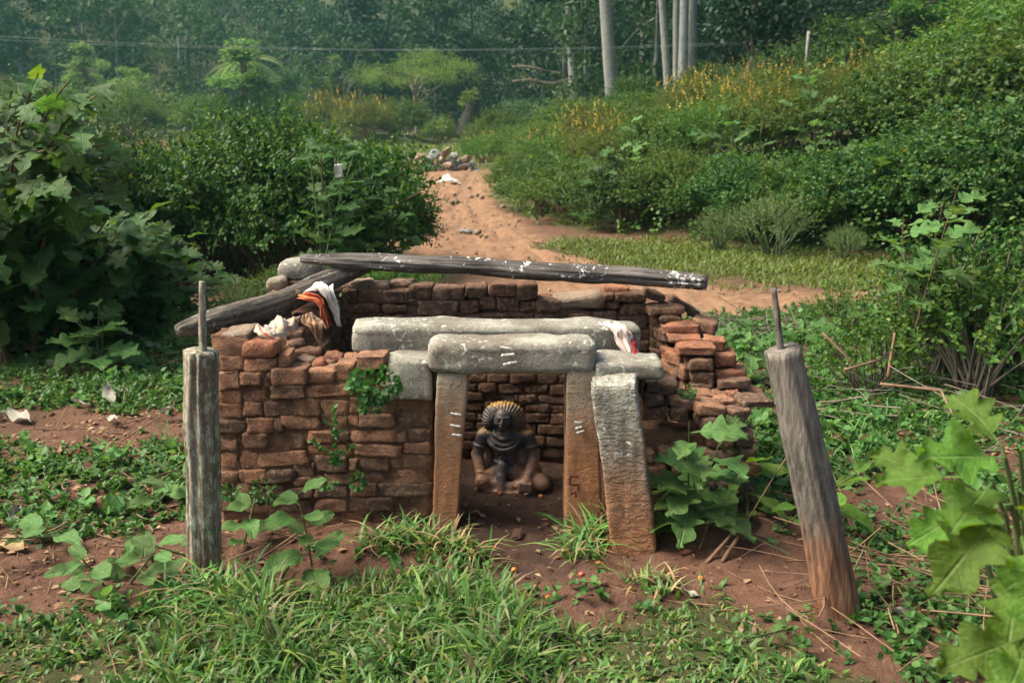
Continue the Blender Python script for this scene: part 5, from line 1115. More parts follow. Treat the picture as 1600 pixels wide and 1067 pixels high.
# foreground broad-leaved weeds
def at(px, py): p = GH(px, py); return p[0], p[1]
stem_plant('broad_leaf_weed', 'leafy weed with broad leaves in front of the brick wall', *at(490, 905), 0.42, 12, 0.18, 'ovate', 91, lean=(-0.12, 0), toward=0.4, low=0.15, mat='stem_brown')
stem_plant('broad_leaf_weed', 'leafy weed right behind the upright post', *at(366, 862), 0.26, 12, 0.15, 'ovate', 92, stems=2, toward=0.4)
stem_plant('broad_leaf_weed', 'low broad-leaved weed in front of the upright post, leaves drooping', *at(175, 905), 0.26, 15, 0.19, 'ovate', 93, stems=2, toward=0.4, spread=1.4)
stem_plant('broad_leaf_weed', 'broad-leaved weed with one pale leaf on bare soil', *at(200, 800), 0.20, 12, 0.17, 'ovate', 94, stems=2, toward=0.3, spread=1.6)
stem_plant('broad_leaf_weed', 'lobed leafy weed at the foot of the broad-leaved clump', *at(160, 790), 0.12, 10, 0.13, 'lobed', 96, stems=2, spread=2)
stem_plant('broad_leaf_weed', 'large lush weed with jagged leaves beside the leaning pillar', *at(1086, 828), 0.54, 24, 0.25, 'light', 95, stems=3, toward=0.45, low=0.12, rise=0.3, spread=0.9)
stem_plant('broad_leaf_weed', 'bright green weed with smooth leaves between the ruined wall and the tilted post', *at(1180, 812), 0.46, 22, 0.22, 'ovate_bright', 97, stems=2, toward=0.35, low=0.1)
stem_plant('creeping_weed', 'small leafy weed climbing over the foot of the tilted post', *at(1300, 930), 0.22, 16, 0.075, 'ovate', 98, stems=4, toward=0.5, spread=3.0)
stem_plant('creeping_weed', 'small leafy weed sprawling beside the tilted post', *at(1400, 905), 0.20, 22, 0.08, 'ovate', 99, stems=5, toward=0.3, spread=3.4)
def near_plant():
    """large soft-focus leaves close to the camera, bottom right"""
    root = plant_root('broad_leaf_plant', 'bright large-leaved plant close up in the lower right corner', 'plant', 1.18, 1.90); K = 0.74; b = np.array(root.location); r = np.random.default_rng(5)
    spec = [((1560, 715), 2.40, 0.22, (-1, -0.3, 0.15)), ((1600, 700), 2.30, 0.20, (0.2, -0.6, 0.5)), ((1490, 745), 2.55, 0.18, (-1, 0.3, -0.1)), ((1545, 760), 2.45, 0.22, (-0.8, -0.8, -0.2)), ((1600, 770), 2.35, 0.24, (0.1, -1, -0.1)),
            ((1570, 800), 2.35, 0.25, (-0.9, -0.6, -0.45)), ((1520, 800), 2.5, 0.17, (-1, 0.1, -0.5)), ((1600, 850), 2.25, 0.24, (-0.3, -1, -0.5)), ((1590, 900), 2.25, 0.20, (-0.5, -0.9, -0.3)), ((1590, 1000), 2.10, 0.19, (-1, -0.3, -0.15)),
            ((1600, 1020), 2.05, 0.18, (-0.6, -0.8, -0.1)), ((1610, 940), 2.15, 0.22, (0.3, -1, -0.2)), ((1450, 735), 2.7, 0.15, (-0.8, 0.6, 0.1)), ((1610, 740), 2.5, 0.22, (0.5, 0.5, 0.3)), ((1560, 690), 2.6, 0.18, (-0.3, 0.6, 0.5)), ((1540, 840), 2.5, 0.16, (-0.7, 0.5, -0.4))]
    for (px, py), Y, s, d in spec:
        Y, s = Y * K, s * K; p = P(px, py, Y); hub = np.array([1.10, 1.85, 0.95]) if py < 850 else np.array([1.05, 1.80, 0.65])
        t = np.linspace(0, 1, 7)[:, None]; start = p - np.array(d) * s * 0.1
        pts = np.array([0, 0, 0.0]) * (1 - t) ** 2 + 2 * (hub - b) * t * (1 - t) + (start - b) * t ** 2
        V, F = tube(pts, np.linspace(0.010, 0.004, 7), 6, False); stm = mk('stem', V, F, M['stem_green'], root)
        leaf_at(stm, LB['bright'], r, start - b, np.array(d, float), np.array([-0.2, -0.7, 1.0]) + r.normal(0, 0.15, 3), s)
near_plant()
# herbs rooted in the wall joints
def wall_herb(label, px, py, Y, w, h, n, size, seed, mat='leaf_herb', hang=0.3):
    r = np.random.default_rng(seed); c = P(px, py, Y); root = thing('wall_herb', label, 'wall plant', tuple(c))
    a = r.uniform(0, 6.28, n); q = np.sqrt(r.random(n)); pos = np.stack([w * q * np.cos(a), -0.02 - 0.07 * (1 - q) * r.random(n) - 0.01, h * q * np.sin(a)], 1)
    d = np.stack([np.cos(a), -0.7 + 0.3 * r.normal(size=n), np.sin(a) - hang], 1) + 0.3 * r.normal(size=(n, 3)); nn = np.stack([0 * a, -0.9 + 0 * a, 0.7 + 0 * a], 1) + 0.3 * r.normal(size=(n, 3))
    V, F = scatter(LEAF6, pos, d, nn, size * r.uniform(0.6, 1.2, n), 1.35); o = mk('foliage', V, F, M[mat], root, smooth=False); o['kind'] = 'stuff'
    mb = MB()
    for i in range(min(14, n)):
        t = np.linspace(0, 1, 4)[:, None]; mb.add(*tube(np.array([0, 0.02, -0.01]) * (1 - t) + pos[i] * t, 0.0022, 4, False))
    mb.build('stems', M['stem_green'], root)
wall_herb('bushy green herb hanging from the wall head beside the squared stone', 588, 597, 4.09, 0.105, 0.072, 150, 0.036, 1); wall_herb('trailing herb just below the bushy wall herb', 578, 632, 4.09, 0.05, 0.025, 40, 0.024, 2)
wall_herb('small clover-like herb low on the wall near the upright post', 364, 764, 4.08, 0.045, 0.035, 60, 0.022, 3); wall_herb('round clover-like herb low on the wall, second from the post', 416, 763, 4.08, 0.052, 0.058, 95, 0.022, 4); wall_herb('herb tuft at the middle of the wall foot', 560, 748, 4.08, 0.032, 0.04, 40, 0.024, 5); wall_herb('tiny trailing herb on the lower wall', 512, 752, 4.08, 0.04, 0.02, 26, 0.022, 6); wall_herb('fern sprig in the gap of the ruined wall', 1072, 607, 4.31, 0.035, 0.03, 34, 0.022, 7)
def spire_herb():
    c = P(527, 715, 4.10); root = thing('wall_herb', 'upright herb with a cross of leafy arms growing out of the brick wall', 'wall plant', tuple(c)); r = np.random.default_rng(8)
    arms = [((527, 715), (522, 632)), ((527, 708), (487, 686)), ((527, 708), (556, 690)), ((524, 680), (540, 668)), ((524, 662), (510, 660))]
    mb = MB(); ps = []; ds = []
    for a, b in arms:
        p0, p1 = P(*a, 4.08) - c, P(*b, 4.07) - c; t = np.linspace(0, 1, 6)[:, None]; pts = p0 * (1 - t) + p1 * t + [0, -0.02, 0]; mb.add(*tube(pts, 0.003, 5, False))
        k = int(np.linalg.norm(p1 - p0) / 0.0085)
        for i in range(k): ps.append(p0 + (p1 - p0) * (i + 0.5) / k + [0, -0.022, 0]); v = r.normal(size=3); ds.append(unit(p1 - p0) * 0.5 + unit(v) + [0, -0.3, 0])
    for i in range(10): a = 2 * math.pi * i / 10; ps.append(np.array([0, -0.02, 0.0])); ds.append(np.array([math.cos(a), -0.5, math.sin(a) * 0.8 - 0.2]))
    ps, ds = np.array(ps), np.array(ds); sz = r.uniform(0.018, 0.03, len(ps)); sz[-10:] = 0.038
    V, F = scatter(LEAF6, ps, ds, np.array([0, -1.0, 0.5]) + 0.3 * r.normal(size=ps.shape), sz, 1.0); o = mk('foliage', V, F, M['leaf_herb'], root, smooth=False); o['kind'] = 'stuff'
    mb.build('stems', M['stem_green'], root)
spire_herb()

# ------------------------------------------------------------------ grass, ground weeds, litter
def blades(r, x, y, L, w, bend, mat, name, label=None, zoff=0.0, seg=5, parent=None, cat=None):
    n = len(x); z = H(x, y) + zoff; a = r.uniform(0, 2 * np.pi, n); t = np.linspace(0, 1, seg)[None]
    L = L[:, None]; bend = bend[:, None]; hor = L * bend * t ** 1.6; ver = L * t * (1 - 0.45 * bend * t ** 1.5) - 0.25 * L * np.maximum(bend - 0.8, 0) * t ** 3
    cx = x[:, None] + hor * np.cos(a)[:, None]; cyy = y[:, None] + hor * np.sin(a)[:, None]; cz = z[:, None] + ver - 0.01
    ww = w[:, None] * (1 - t ** 2.2) * 0.5 + 0.0006; tw = a[:, None] + np.pi / 2 + r.normal(0, 0.5, n)[:, None]
    A = np.stack([cx + ww * np.cos(tw), cyy + ww * np.sin(tw), cz], -1); B = np.stack([cx - ww * np.cos(tw), cyy - ww * np.sin(tw), cz + 0.12 * ww], -1)
    V = np.stack([A, B], 2).reshape(-1, 3); i = np.arange(n)[:, None] * 2 * seg; s = 2 * np.arange(seg - 1)[None]
    F = np.stack([i + s, i + s + 1, i + s + 3, i + s + 2], -1).reshape(-1, 4)
    o = mk(name, V, F, mat, parent, smooth=True); o['kind'] = 'stuff'
    if label: tag(o, label, cat or 'grass')
    return o
def sample(r, n, x0, x1, y0, y1, dens):
    x = r.uniform(x0, x1, n); y = r.uniform(y0, y1, n); keep = r.random(n) < dens(x, y); return x[keep], y[keep]
r = np.random.default_rng(21)
gm = lambda x, y: masks(x, y)
def fg_d(x, y): return soft_in(x + 0.10 * fbm2(x * 3, y * 3, 71, 3), y + 0.10 * fbm2(x * 3, y * 3, 72, 3), GRASS, 0.12) * (0.25 + 0.75 * sstep(-0.30, 0.1, fbm2(x * 2.6, y * 2.6, 73, 3) + 0.35 * sstep(0.4, -0.1, x) * sstep(-1.3, -0.9, x)))
x, y = sample(r, 24000, -2.3, 1.6, 2.6, 4.05, fg_d); n = len(x)
tall = (0.38 + 0.72 * sstep(0.35, -0.25, x + 0.3 * (y - 3.4)) * sstep(-1.5, -0.95, x)) * (0.65 + 0.6 * sstep(-0.3, 0.3, fbm2(x * 4, y * 4, 74, 2)))
L = r.uniform(0.07, 0.17, n) * tall; blades(r, x, y, L, r.uniform(0.009, 0.020, n) * np.where(r.random(n) < 0.2, 0.45, 1.1), r.uniform(0.2, 1.25, n), M['grass'], 'foreground_grass', 'thick patch of broad-bladed green grass in the foreground')
def tuft(label, pts, nn, L0, L1, seed, dryfrac=0.25):
    r = np.random.default_rng(seed); root = thing('grass_tuft', label, 'grass tuft', tuple(GH(*pts[0]))); b = np.array(root.location)
    xs, ys = [], []
    for q in pts:
        p = GH(*q); xs.append(r.normal(p[0], 0.05, nn // len(pts))); ys.append(r.normal(p[1], 0.035, nn // len(pts)))
    x, y = np.concatenate(xs), np.concatenate(ys); pm = r.permutation(len(x)); x, y = x[pm], y[pm]; k = int(len(x) * (1 - dryfrac))
    for sl, m, nm in ((slice(0, k), 'grass', 'green_blades'), (slice(k, None), 'straw', 'dry_blades')):
        xx, yy = x[sl], y[sl]; o = blades(r, xx, yy, r.uniform(L0, L1, len(xx)), r.uniform(0.008, 0.015, len(xx)), r.uniform(0.5, 1.3, len(xx)), M[m], nm, parent=None)
        o.parent = root; o.location = tuple(-b)
tuft('drooping grass tuft at the wall foot beside the doorway', [(600, 855), (640, 850), (680, 855), (720, 870)], 300, 0.08, 0.20, 31, 0.3)
tuft('grass tuft between the door jamb and the leaning pillar', [(915, 850), (930, 840), (905, 870)], 150, 0.10, 0.24, 32)
tuft('small grass tuft at the foot of the leaning pillar', [(1010, 915), (1040, 925)], 90, 0.06, 0.14, 33)
tuft('grass tuft round the foot of the upright post', [(350, 920), (300, 935)], 130, 0.08, 0.2, 34)
# short turf beyond the shrine and along the path
def md_d(x, y):
    p, d, g_ = masks(x, y); return g_ * soft_in(x, y, MEADOW, 0.5) + (1 - p) * 0.5 * sstep(-0.1, 0.3, fbm2(x * 1.2, y * 1.2, 81, 3)) * sstep(5.9, 6.4, y)
x, y = sample(r, 85000, -3.5, 6.5, 5.9, 14.6, md_d); n = len(x)
blades(r, x, y, r.uniform(0.04, 0.11, n), r.uniform(0.014, 0.026, n), r.uniform(0.4, 1.2, n), M['grass_short'], 'turf_grass', 'short bright turf behind the shrine beside the dirt path', seg=3)
# low broad-leaved ground weeds
def cover_d(x, y):
    p, d, g_ = masks(x, y); q = fbm2(x * 1.6, y * 1.6, 91, 4)
    side = np.maximum(sstep(-1.1, -1.4, x), sstep(1.15, 1.4, x)); inside = (x > -1.3) & (x < 1.1) & (y > 3.9) & (y < 5.35)
    dn = sstep(-0.40, 0.20, q) * (0.9 * side + 0.14) + 0.6 * sstep(1.3, 1.7, x) * sstep(4.0, 4.5, y) * sstep(-0.4, 0.0, q) + 0.55 * sstep(5.7, 6.2, y) * sstep(-0.2, 0.2, q)
    return np.where(inside, 0, dn * (1 - p * 0.9) * (1 - d) * (1 - 0.85 * soft_in(x, y, GRASS, 0.1)))
x, y = sample(r, 24000, -3.8, 4.4, 2.6, 9.2, cover_d); n = len(x)
k = 8; base = np.stack([x, y, H(x, y)], 1)
d = np.concatenate([r.normal(0, 0.5, (n, 2)), np.full((n, 1), 0.8)], 1)
hgt = r.uniform(0.03, 0.12, n) * (0.6 + 0.8 * sstep(0.0, 0.5, fbm2(x * 1.1, y * 1.1, 92, 3)))
V, F = sprays(r, base, d, hgt, k, 0.044, LEAF6, 0.0, 1.15, 1.2); o = mk('ground_weeds', V, F, M['leaf_cover'], smooth=False)
tag(o, 'low leafy weeds creeping over the bare soil on both sides', 'weeds', kind='stuff')
# thin grass and larger rosettes among the weeds
x, y = sample(r, 16000, -3.8, 4.2, 2.6, 8.0, lambda x, y: cover_d(x, y) * 0.45 * sstep(-0.2, 0.3, fbm2(x * 1.3, y * 1.3, 97, 3))); n = len(x)
blades(r, x, y, r.uniform(0.05, 0.16, n), r.uniform(0.005, 0.011, n), r.uniform(0.2, 1.2, n), M['grass'], 'sparse_grass', 'thin scattered grass growing among the creeping weeds', seg=4)
x, y = sample(r, 2600, -3.8, 4.2, 2.9, 8.5, lambda x, y: cover_d(x, y) * 0.30); n = len(x)
V, F = sprays(r, np.stack([x, y, H(x, y) + 0.01], 1), np.concatenate([r.normal(0, 0.4, (n, 2)), np.full((n, 1), 0.8)], 1), r.uniform(0.05, 0.16, n), 6, 0.085, LEAF6, 0.0, 1.2, 1.3)
tag(mk('seedlings', V, F, M['leaf_lobed_light'], smooth=False), 'broader-leaved seedlings scattered among the creeping weeds', 'seedlings', kind='stuff')
# straw, twigs and leaf litter too small to count
def lit_d(x, y):
    p, d, g_ = masks(x, y); return 0.25 + 0.6 * np.maximum(sstep(-1.3, -1.7, x), sstep(1.3, 1.7, x)) * sstep(-0.3, 0.3, fbm2(x * 2, y * 2, 95, 3))
def not_in(x, y): return ~((np.abs(x) < 1.28) & (y > 4.04) & (y < 5.35) & ~((x > -0.26) & (x < 0.28) & (y < 4.85)))
x, y = sample(r, 15000, -3.4, 3.6, 2.7, 8.0, lit_d); m = not_in(x, y); x, y = x[m], y[m]; n = len(x); a = r.uniform(0, 6.28, n)
pos = np.stack([x, y, H(x, y) + r.uniform(0.004, 0.02, n)], 1); d = np.stack([np.cos(a), np.sin(a), r.normal(0, 0.2, n)], 1)
V, F = scatter(LEAF4, pos, d, np.array([0, 0, 1.0]) + 0.25 * r.normal(size=(n, 3)), r.uniform(0.012, 0.05, n), r.uniform(0.2, 1.1, n)); o = mk('leaf_litter', V, F, M['straw'], smooth=False)
tag(o, 'scattered dry leaf scraps and straw on the red soil', 'leaf litter', kind='stuff')
x, y = sample(r, 5200, -3.0, 3.0, 2.7, 8.5, lambda x, y: 0.5 + 0 * x); m = not_in(x, y); x, y = x[m], y[m]; n = len(x)
OCT = (np.array([(1, 0, 0), (-1, 0, 0), (0, 1, 0), (0, -1, 0), (0, 0, .8), (0, 0, -.8)]), np.array([(0, 2, 4), (2, 1, 4), (1, 3, 4), (3, 0, 4), (2, 0, 5), (1, 2, 5), (3, 1, 5), (0, 3, 5)]))
V, F = scatter(OCT, np.stack([x, y, H(x, y) + 0.003], 1), rdir(r, n), rdir(r, n), r.uniform(0.003, 0.011, n) * (1 + 1.5 * (r.random(n) > 0.95)), r.uniform(0.7, 1.5, n)); o = mk('soil_clods', V, F, M['soil'], smooth=False); set_masks(o.data, np.zeros(len(V)), np.zeros(len(V)), np.zeros(len(V)))
tag(o, 'crumbs and small clods of red soil lying about', 'soil clods', kind='stuff')
# ------------------------------------------------------------------ trees
def crown_pts(r, n, shape, rx, rz, z0, clumps, cl):
    u = rdir(r, clumps) * (r.random((clumps, 1)) ** 0.28)
    c = u * [rx, rx, rz]
    if shape == 'cone': c[:, :2] *= np.clip(1.05 - (c[:, 2:3] / rz * 0.5 + 0.5), 0.12, 1)
    if shape == 'flat': c[:, 2] *= 0.55; c[:, 2] -= 0.35 * rz * (np.hypot(c[:, 0], c[:, 1]) / rx) ** 2
    c[:, 2] += z0
    i = r.integers(clumps, size=n); q = rdir(r, n) * (r.random((n, 1)) ** 0.5) * cl * [1.15, 1.15, 0.7] * r.uniform(0.6, 1.25, (clumps, 1))[i]
    return c, c[i] + q, q
def tree_data(seed, h, rx, shape, nleaf, clumps, cl, size, trunk_r, z_lo=0.3, width=0.8, lean=0.03, nbr=16):
    r = np.random.default_rng(seed); rz = h * (1 - z_lo) / 2; z0 = h - rz
    c, p, q = crown_pts(r, nleaf, shape, rx, rz, z0, clumps, cl)
    V, F = scatter(LEAF4, p, q + 0.8 * r.normal(size=q.shape) * cl * 0.5, q * 0.6 + np.array([0, 0, cl]) + 0.5 * cl * r.normal(size=q.shape), size * r.uniform(0.6, 1.3, nleaf), width)
    mb = MB(); t = np.linspace(0, 1, 9)[:, None]; top = h * (0.55 + 0.3 * (shape == 'cone'))
    trunk = np.concatenate([lean * h * fbm(np.stack([t[:, 0] * 2, 0 * t[:, 0] + seed, 0 * t[:, 0] + k], 1), seed, 2)[:, None] * t for k in (0, 5)] + [t * top - 0.3 * (1 - t)], 1)
    mb.add(*tube(trunk, np.linspace(trunk_r, trunk_r * 0.35, 9), 9, False, 0.12, seed))
    for i in r.choice(clumps, min(clumps, nbr), replace=False):
        f = r.uniform(0.45, 0.98); a = np.array([np.interp(f, t[:, 0], trunk[:, k]) for k in range(3)]); b = c[i]; m = (a + b) / 2 + [0, 0, 0.12 * h * r.random()]
        s = np.linspace(0, 1, 6)[:, None]; mb.add(*tube(a * (1 - s) ** 2 + 2 * m * s * (1 - s) + b * s ** 2, np.linspace(trunk_r * 0.42, trunk_r * 0.10, 6), 5, False))
    return (V, F), mb.arr()
def tree_meshes(nm, data, lm, bm): return mesh_np(nm + '_crown', *data[0], lm, False), mesh_np(nm + '_trunk', *data[1], bm)
TD = {}
for k in range(3): TD['broad%d' % k] = tree_data(500 + k, 10, 3.1, 'round', 6500, 34, 0.80, 0.24, 0.20, 0.12)
for k in range(2): TD['cone%d' % k] = tree_data(510 + k, 10, 1.9, 'cone', 4800, 36, 0.55, 0.20, 0.14, 0.06)
TD['umbrella'] = tree_data(520, 10, 5.4, 'flat', 9000, 70, 0.95, 0.20, 0.20, 0.38, 0.5)
TD['airy'] = tree_data(530, 10, 3.6, 'round', 2600, 36, 0.9, 0.24, 0.22, 0.30)
TD['low'] = tree_data(540, 5, 2.9, 'round', 4200, 40, 0.9, 0.24, 0.12, 0.02)
TM = {}
def tm(kind, leaf, bark):
    key = (kind, leaf, bark)
    if key not in TM: TM[key] = tree_meshes('tree', TD[kind], M[leaf], M[bark])
    return TM[key]
def put_tree(kind, leaf, bark, px, Y, topy, wpx, label, name='tree', cat='tree', group=None, hgt=None):
    x = (px - 800) / FPX * Y; z0 = Hf(x, Y); zt = P(px, topy, Y)[2]; h0 = 5.0 if kind == 'low' else 10.0; w0 = {'b': 6.8, 'c': 4.0, 'u': 10.8, 'a': 7.2, 'l': 5.8}[kind[0]]
    s = max(0.3, (zt - z0) / h0); sw = wpx * Y / FPX / w0; r = np.random.default_rng(int(px * 3 + Y))
    o = plant_root(name, label, cat, x, Y, group, r.uniform(0, 6.28), (sw, sw, s), 0.1); a, b = tm(kind, leaf, bark); e = ob('crown', a, o); e['kind'] = 'stuff'; ob('trunk', b, o)
    return o
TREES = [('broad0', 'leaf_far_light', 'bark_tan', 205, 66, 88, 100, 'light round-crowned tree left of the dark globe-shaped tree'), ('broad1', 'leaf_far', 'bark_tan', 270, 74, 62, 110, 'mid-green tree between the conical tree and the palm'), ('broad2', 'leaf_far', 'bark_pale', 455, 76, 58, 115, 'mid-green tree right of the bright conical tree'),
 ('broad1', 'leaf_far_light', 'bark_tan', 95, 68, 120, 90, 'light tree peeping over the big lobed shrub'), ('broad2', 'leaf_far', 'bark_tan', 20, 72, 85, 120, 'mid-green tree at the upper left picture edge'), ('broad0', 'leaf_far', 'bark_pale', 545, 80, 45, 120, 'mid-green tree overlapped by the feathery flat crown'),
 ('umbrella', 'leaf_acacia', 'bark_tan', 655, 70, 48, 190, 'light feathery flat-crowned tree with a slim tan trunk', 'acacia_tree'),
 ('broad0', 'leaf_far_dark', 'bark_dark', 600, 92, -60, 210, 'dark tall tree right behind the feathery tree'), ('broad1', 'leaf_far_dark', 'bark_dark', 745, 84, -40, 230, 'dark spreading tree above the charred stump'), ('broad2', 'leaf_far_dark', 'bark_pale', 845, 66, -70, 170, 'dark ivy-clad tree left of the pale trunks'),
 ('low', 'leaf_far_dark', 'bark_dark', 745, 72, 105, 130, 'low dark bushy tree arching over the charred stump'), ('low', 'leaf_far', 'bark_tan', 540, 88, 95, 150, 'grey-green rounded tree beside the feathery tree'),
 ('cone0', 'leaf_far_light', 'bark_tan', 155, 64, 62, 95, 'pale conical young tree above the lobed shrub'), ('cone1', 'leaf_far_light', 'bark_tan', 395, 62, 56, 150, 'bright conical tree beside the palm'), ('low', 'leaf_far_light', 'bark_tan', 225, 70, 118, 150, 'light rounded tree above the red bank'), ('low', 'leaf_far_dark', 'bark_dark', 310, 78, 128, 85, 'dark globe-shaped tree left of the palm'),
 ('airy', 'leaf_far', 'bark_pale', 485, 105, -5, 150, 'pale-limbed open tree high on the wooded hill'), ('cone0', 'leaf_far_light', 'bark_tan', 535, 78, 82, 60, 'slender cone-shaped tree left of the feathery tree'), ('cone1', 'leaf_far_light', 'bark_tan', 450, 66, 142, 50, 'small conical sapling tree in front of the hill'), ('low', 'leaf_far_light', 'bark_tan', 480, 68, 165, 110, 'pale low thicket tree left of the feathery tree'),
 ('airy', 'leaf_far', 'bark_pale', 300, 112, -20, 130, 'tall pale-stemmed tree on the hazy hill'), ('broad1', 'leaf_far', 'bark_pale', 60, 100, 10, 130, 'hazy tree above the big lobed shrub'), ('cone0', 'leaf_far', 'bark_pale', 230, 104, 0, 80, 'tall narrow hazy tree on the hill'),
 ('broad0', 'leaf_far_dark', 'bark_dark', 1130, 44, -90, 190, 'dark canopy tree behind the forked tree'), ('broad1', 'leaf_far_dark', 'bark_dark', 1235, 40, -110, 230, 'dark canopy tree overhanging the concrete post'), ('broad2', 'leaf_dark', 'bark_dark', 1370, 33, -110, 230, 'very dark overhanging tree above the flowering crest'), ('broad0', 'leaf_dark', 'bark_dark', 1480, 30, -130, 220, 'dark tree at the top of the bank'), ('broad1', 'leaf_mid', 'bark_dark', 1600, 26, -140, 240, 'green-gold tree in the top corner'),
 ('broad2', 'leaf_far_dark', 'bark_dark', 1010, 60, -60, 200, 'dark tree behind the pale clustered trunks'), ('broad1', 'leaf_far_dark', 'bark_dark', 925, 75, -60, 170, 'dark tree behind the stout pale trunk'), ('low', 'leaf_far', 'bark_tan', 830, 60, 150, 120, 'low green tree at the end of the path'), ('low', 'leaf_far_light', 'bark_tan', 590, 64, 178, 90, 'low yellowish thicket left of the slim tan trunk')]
for t in TREES:
    put_tree(*t[:8], name=t[8] if len(t) > 8 else {'c': 'conical_tree', 'b': 'broad_tree', 'a': 'open_tree', 'l': 'bushy_tree', 'u': 'acacia_tree'}[t[0][0]])
# far wooded hillside: one mass
r = np.random.default_rng(60); mb = MB(); mbl = MB(); mb2 = MB(); small = [tree_data(560 + k, 10, 3.4, 'round' if k < 2 else 'cone', 1350, 20, 0.9, 0.42, 0.17, 0.10, nbr=4) for k in range(3)]
pos = []
for Y in (88, 97, 107, 119, 132, 148):
    for xx in np.arange(-0.66 * Y, 0.66 * Y, 5.6): pos.append((xx + r.normal(0, 1.4), Y + r.normal(0, 2.5)))
for Y in (46, 55, 66): 
    for xx in np.arange(0.06 * Y, 0.75 * Y, 4.2): pos.append((xx + r.normal(0, 1.2), Y + r.normal(0, 2)))
for xx, yy in pos:
    (lv, lf), (bv, bf) = small[r.integers(3)]; a = r.uniform(0, 6.28); s = r.uniform(0.95, 1.55); R = np.array([[math.cos(a), -math.sin(a), 0], [math.sin(a), math.cos(a), 0], [0, 0, 1]]); o3 = np.array([xx, yy, Hf(xx, yy) - 0.1]); s = s * (0.7 if r.random() < 0.3 else 1.0)
    (mbl if r.random() < 0.38 else mb).add(lv @ R.T * [s * 0.95, s * 0.95, s] + o3, lf); mb2.add(bv @ R.T * s + o3, bf)
fo = thing('forest', 'hazy dark forest covering the hillside behind everything', 'forest'); fo['kind'] = 'stuff'
mb.build('dark_canopy', M['leaf_far_dark'], fo, smooth=False, kind='stuff'); mbl.build('light_canopy', M['leaf_far'], fo, smooth=False, kind='stuff'); mb2.build('trunks', M['bark_pale'], fo, kind='stuff')
# pale straight trunks with crowns above the frame
def gum(label, base, top, w, Y, seed, h=15.0, bark='bark_pale'):
    x0 = (base[0] - 800) / FPX * Y; z0 = Hf(x0, Y); a = P(base[0], base[1], Y); b = P(top[0], top[1], Y); d = (b - a) / (b[2] - a[2])
    root = thing('gum_tree', label, 'tree', (x0, Y, z0)); t = np.linspace(0, 1, 16)[:, None]; pts = d[None] * h * t + 0.12 * np.stack([fbm(np.stack([t[:, 0] * 3, 0 * t[:, 0] + seed, 0 * t[:, 0] + k], 1), seed, 2) for k in range(3)], 1) * t * [1, 1, 0]
    pts[0, 2] -= 0.5; rr = w / 2 * Y / FPX
    V, F = tube(pts, rr * np.linspace(1.15, 0.45, 16), 18, False, 0.08, seed, 1, 0.06); mk('trunk', V, F, M[bark], root)
    lv, lf = tree_data(seed, 10, 2.6, 'round', 2600, 30, 0.9, 0.26, 0.1, 0.55)[0]; s = 0.8; e = mk('crown', lv * s + (pts[-1] - [0, 0, 6.5 * s]), lf, M['leaf_far_dark'], root, smooth=False); e['kind'] = 'stuff'
gum('stout smooth pale tree trunk, the widest of the pale trunks', (957, 160), (944, 0), 20, 44, 601); gum('pale trunk half hidden by ivy left of the stout trunk', (898, 118), (891, 0), 14, 56, 602); gum('slim far trunk between the stout trunk and the cluster', (1000, 130), (999, 0), 10, 58, 603)
gum('slender pale trunk, first of the cluster, leaning outward at the base', (1041, 160), (1029, 0), 11, 42, 604); gum('middle trunk of the pale cluster', (1051, 160), (1050, 0), 11, 42.6, 605); gum('bright trunk of the pale cluster, nearest the viewer', (1058, 165), (1062, 0), 14, 41.5, 606); gum('grey trunk closing the pale cluster', (1069, 165), (1073, 0), 18, 42.4, 607)
gum('thin grey trunk behind the forked tree', (1158, 120), (1165, 0), 8, 50, 608, 13, 'bark_tan'); gum('far pale stem beside the hillside canopy', (232, 60), (230, 0), 5, 110, 609); gum('second far pale stem on the hazy hill', (310, 110), (312, 0), 5, 112, 610)
def limb_thing(name, label, cat, Y, limbs, bark, tips=None, leaf=None, base=None):
    b = P(*base, Y); root = thing(name, label, cat, (b[0], Y, Hf(b[0], Y))); o3 = np.array(root.location)
    for pts, w0, w1 in limbs:
        q = np.array([P(a, c, Y) for a, c in pts]); t = np.linspace(0, 1, 12); s = np.linspace(0, 1, len(q)); pp = np.stack([np.interp(t, s, q[:, k]) for k in range(3)], 1); pp[1:-1] = (pp[:-2] + 2 * pp[1:-1] + pp[2:]) / 4
        V, F = tube(pp - o3, np.linspace(w0, w1, 12) / 2 * Y / FPX, 9, True, 0.12, int(w0 * 7), 1, 0.1); mk('trunk' if limbs[0][0] is pts else 'branch', V, F, M[bark], root)
    if tips:
        r = np.random.default_rng(int(Y)); P3 = []
        for (a, c, rad, k) in tips: P3.append(P(a, c, Y) + rdir(r, k) * (r.random((k, 1)) ** 0.5) * rad - o3)
        p = np.concatenate(P3); V, F = scatter(LEAF4, p, rdir(r, len(p)), rdir(r, len(p)) + [0, 0, 0.6], 0.22 * r.uniform(0.6, 1.2, len(p)), 0.8); e = mk('crown', V, F, M[leaf], root, smooth=False); e['kind'] = 'stuff'
    return root
limb_thing('forked_tree', 'thin forked bare-stemmed tree standing in the flowers', 'tree', 27, [([(1157, 150), (1165, 120), (1176, 88)], 7, 5), ([(1176, 88), (1174, 50), (1180, 0), (1182, -60)], 5, 3), ([(1176, 88), (1200, 70), (1220, 50), (1235, 20)], 4, 2), ([(1174, 106), (1205, 92), (1220, 60)], 3.5, 1.5), ([(1176, 88), (1155, 60), (1140, 35)], 3, 1.5)], 'bark_tan', [(1180, 0, 1.0, 500), (1235, 20, 0.9, 380), (1140, 30, 0.8, 300), (1200, 30, 0.9, 380)], 'leaf_far_dark', (1157, 155))
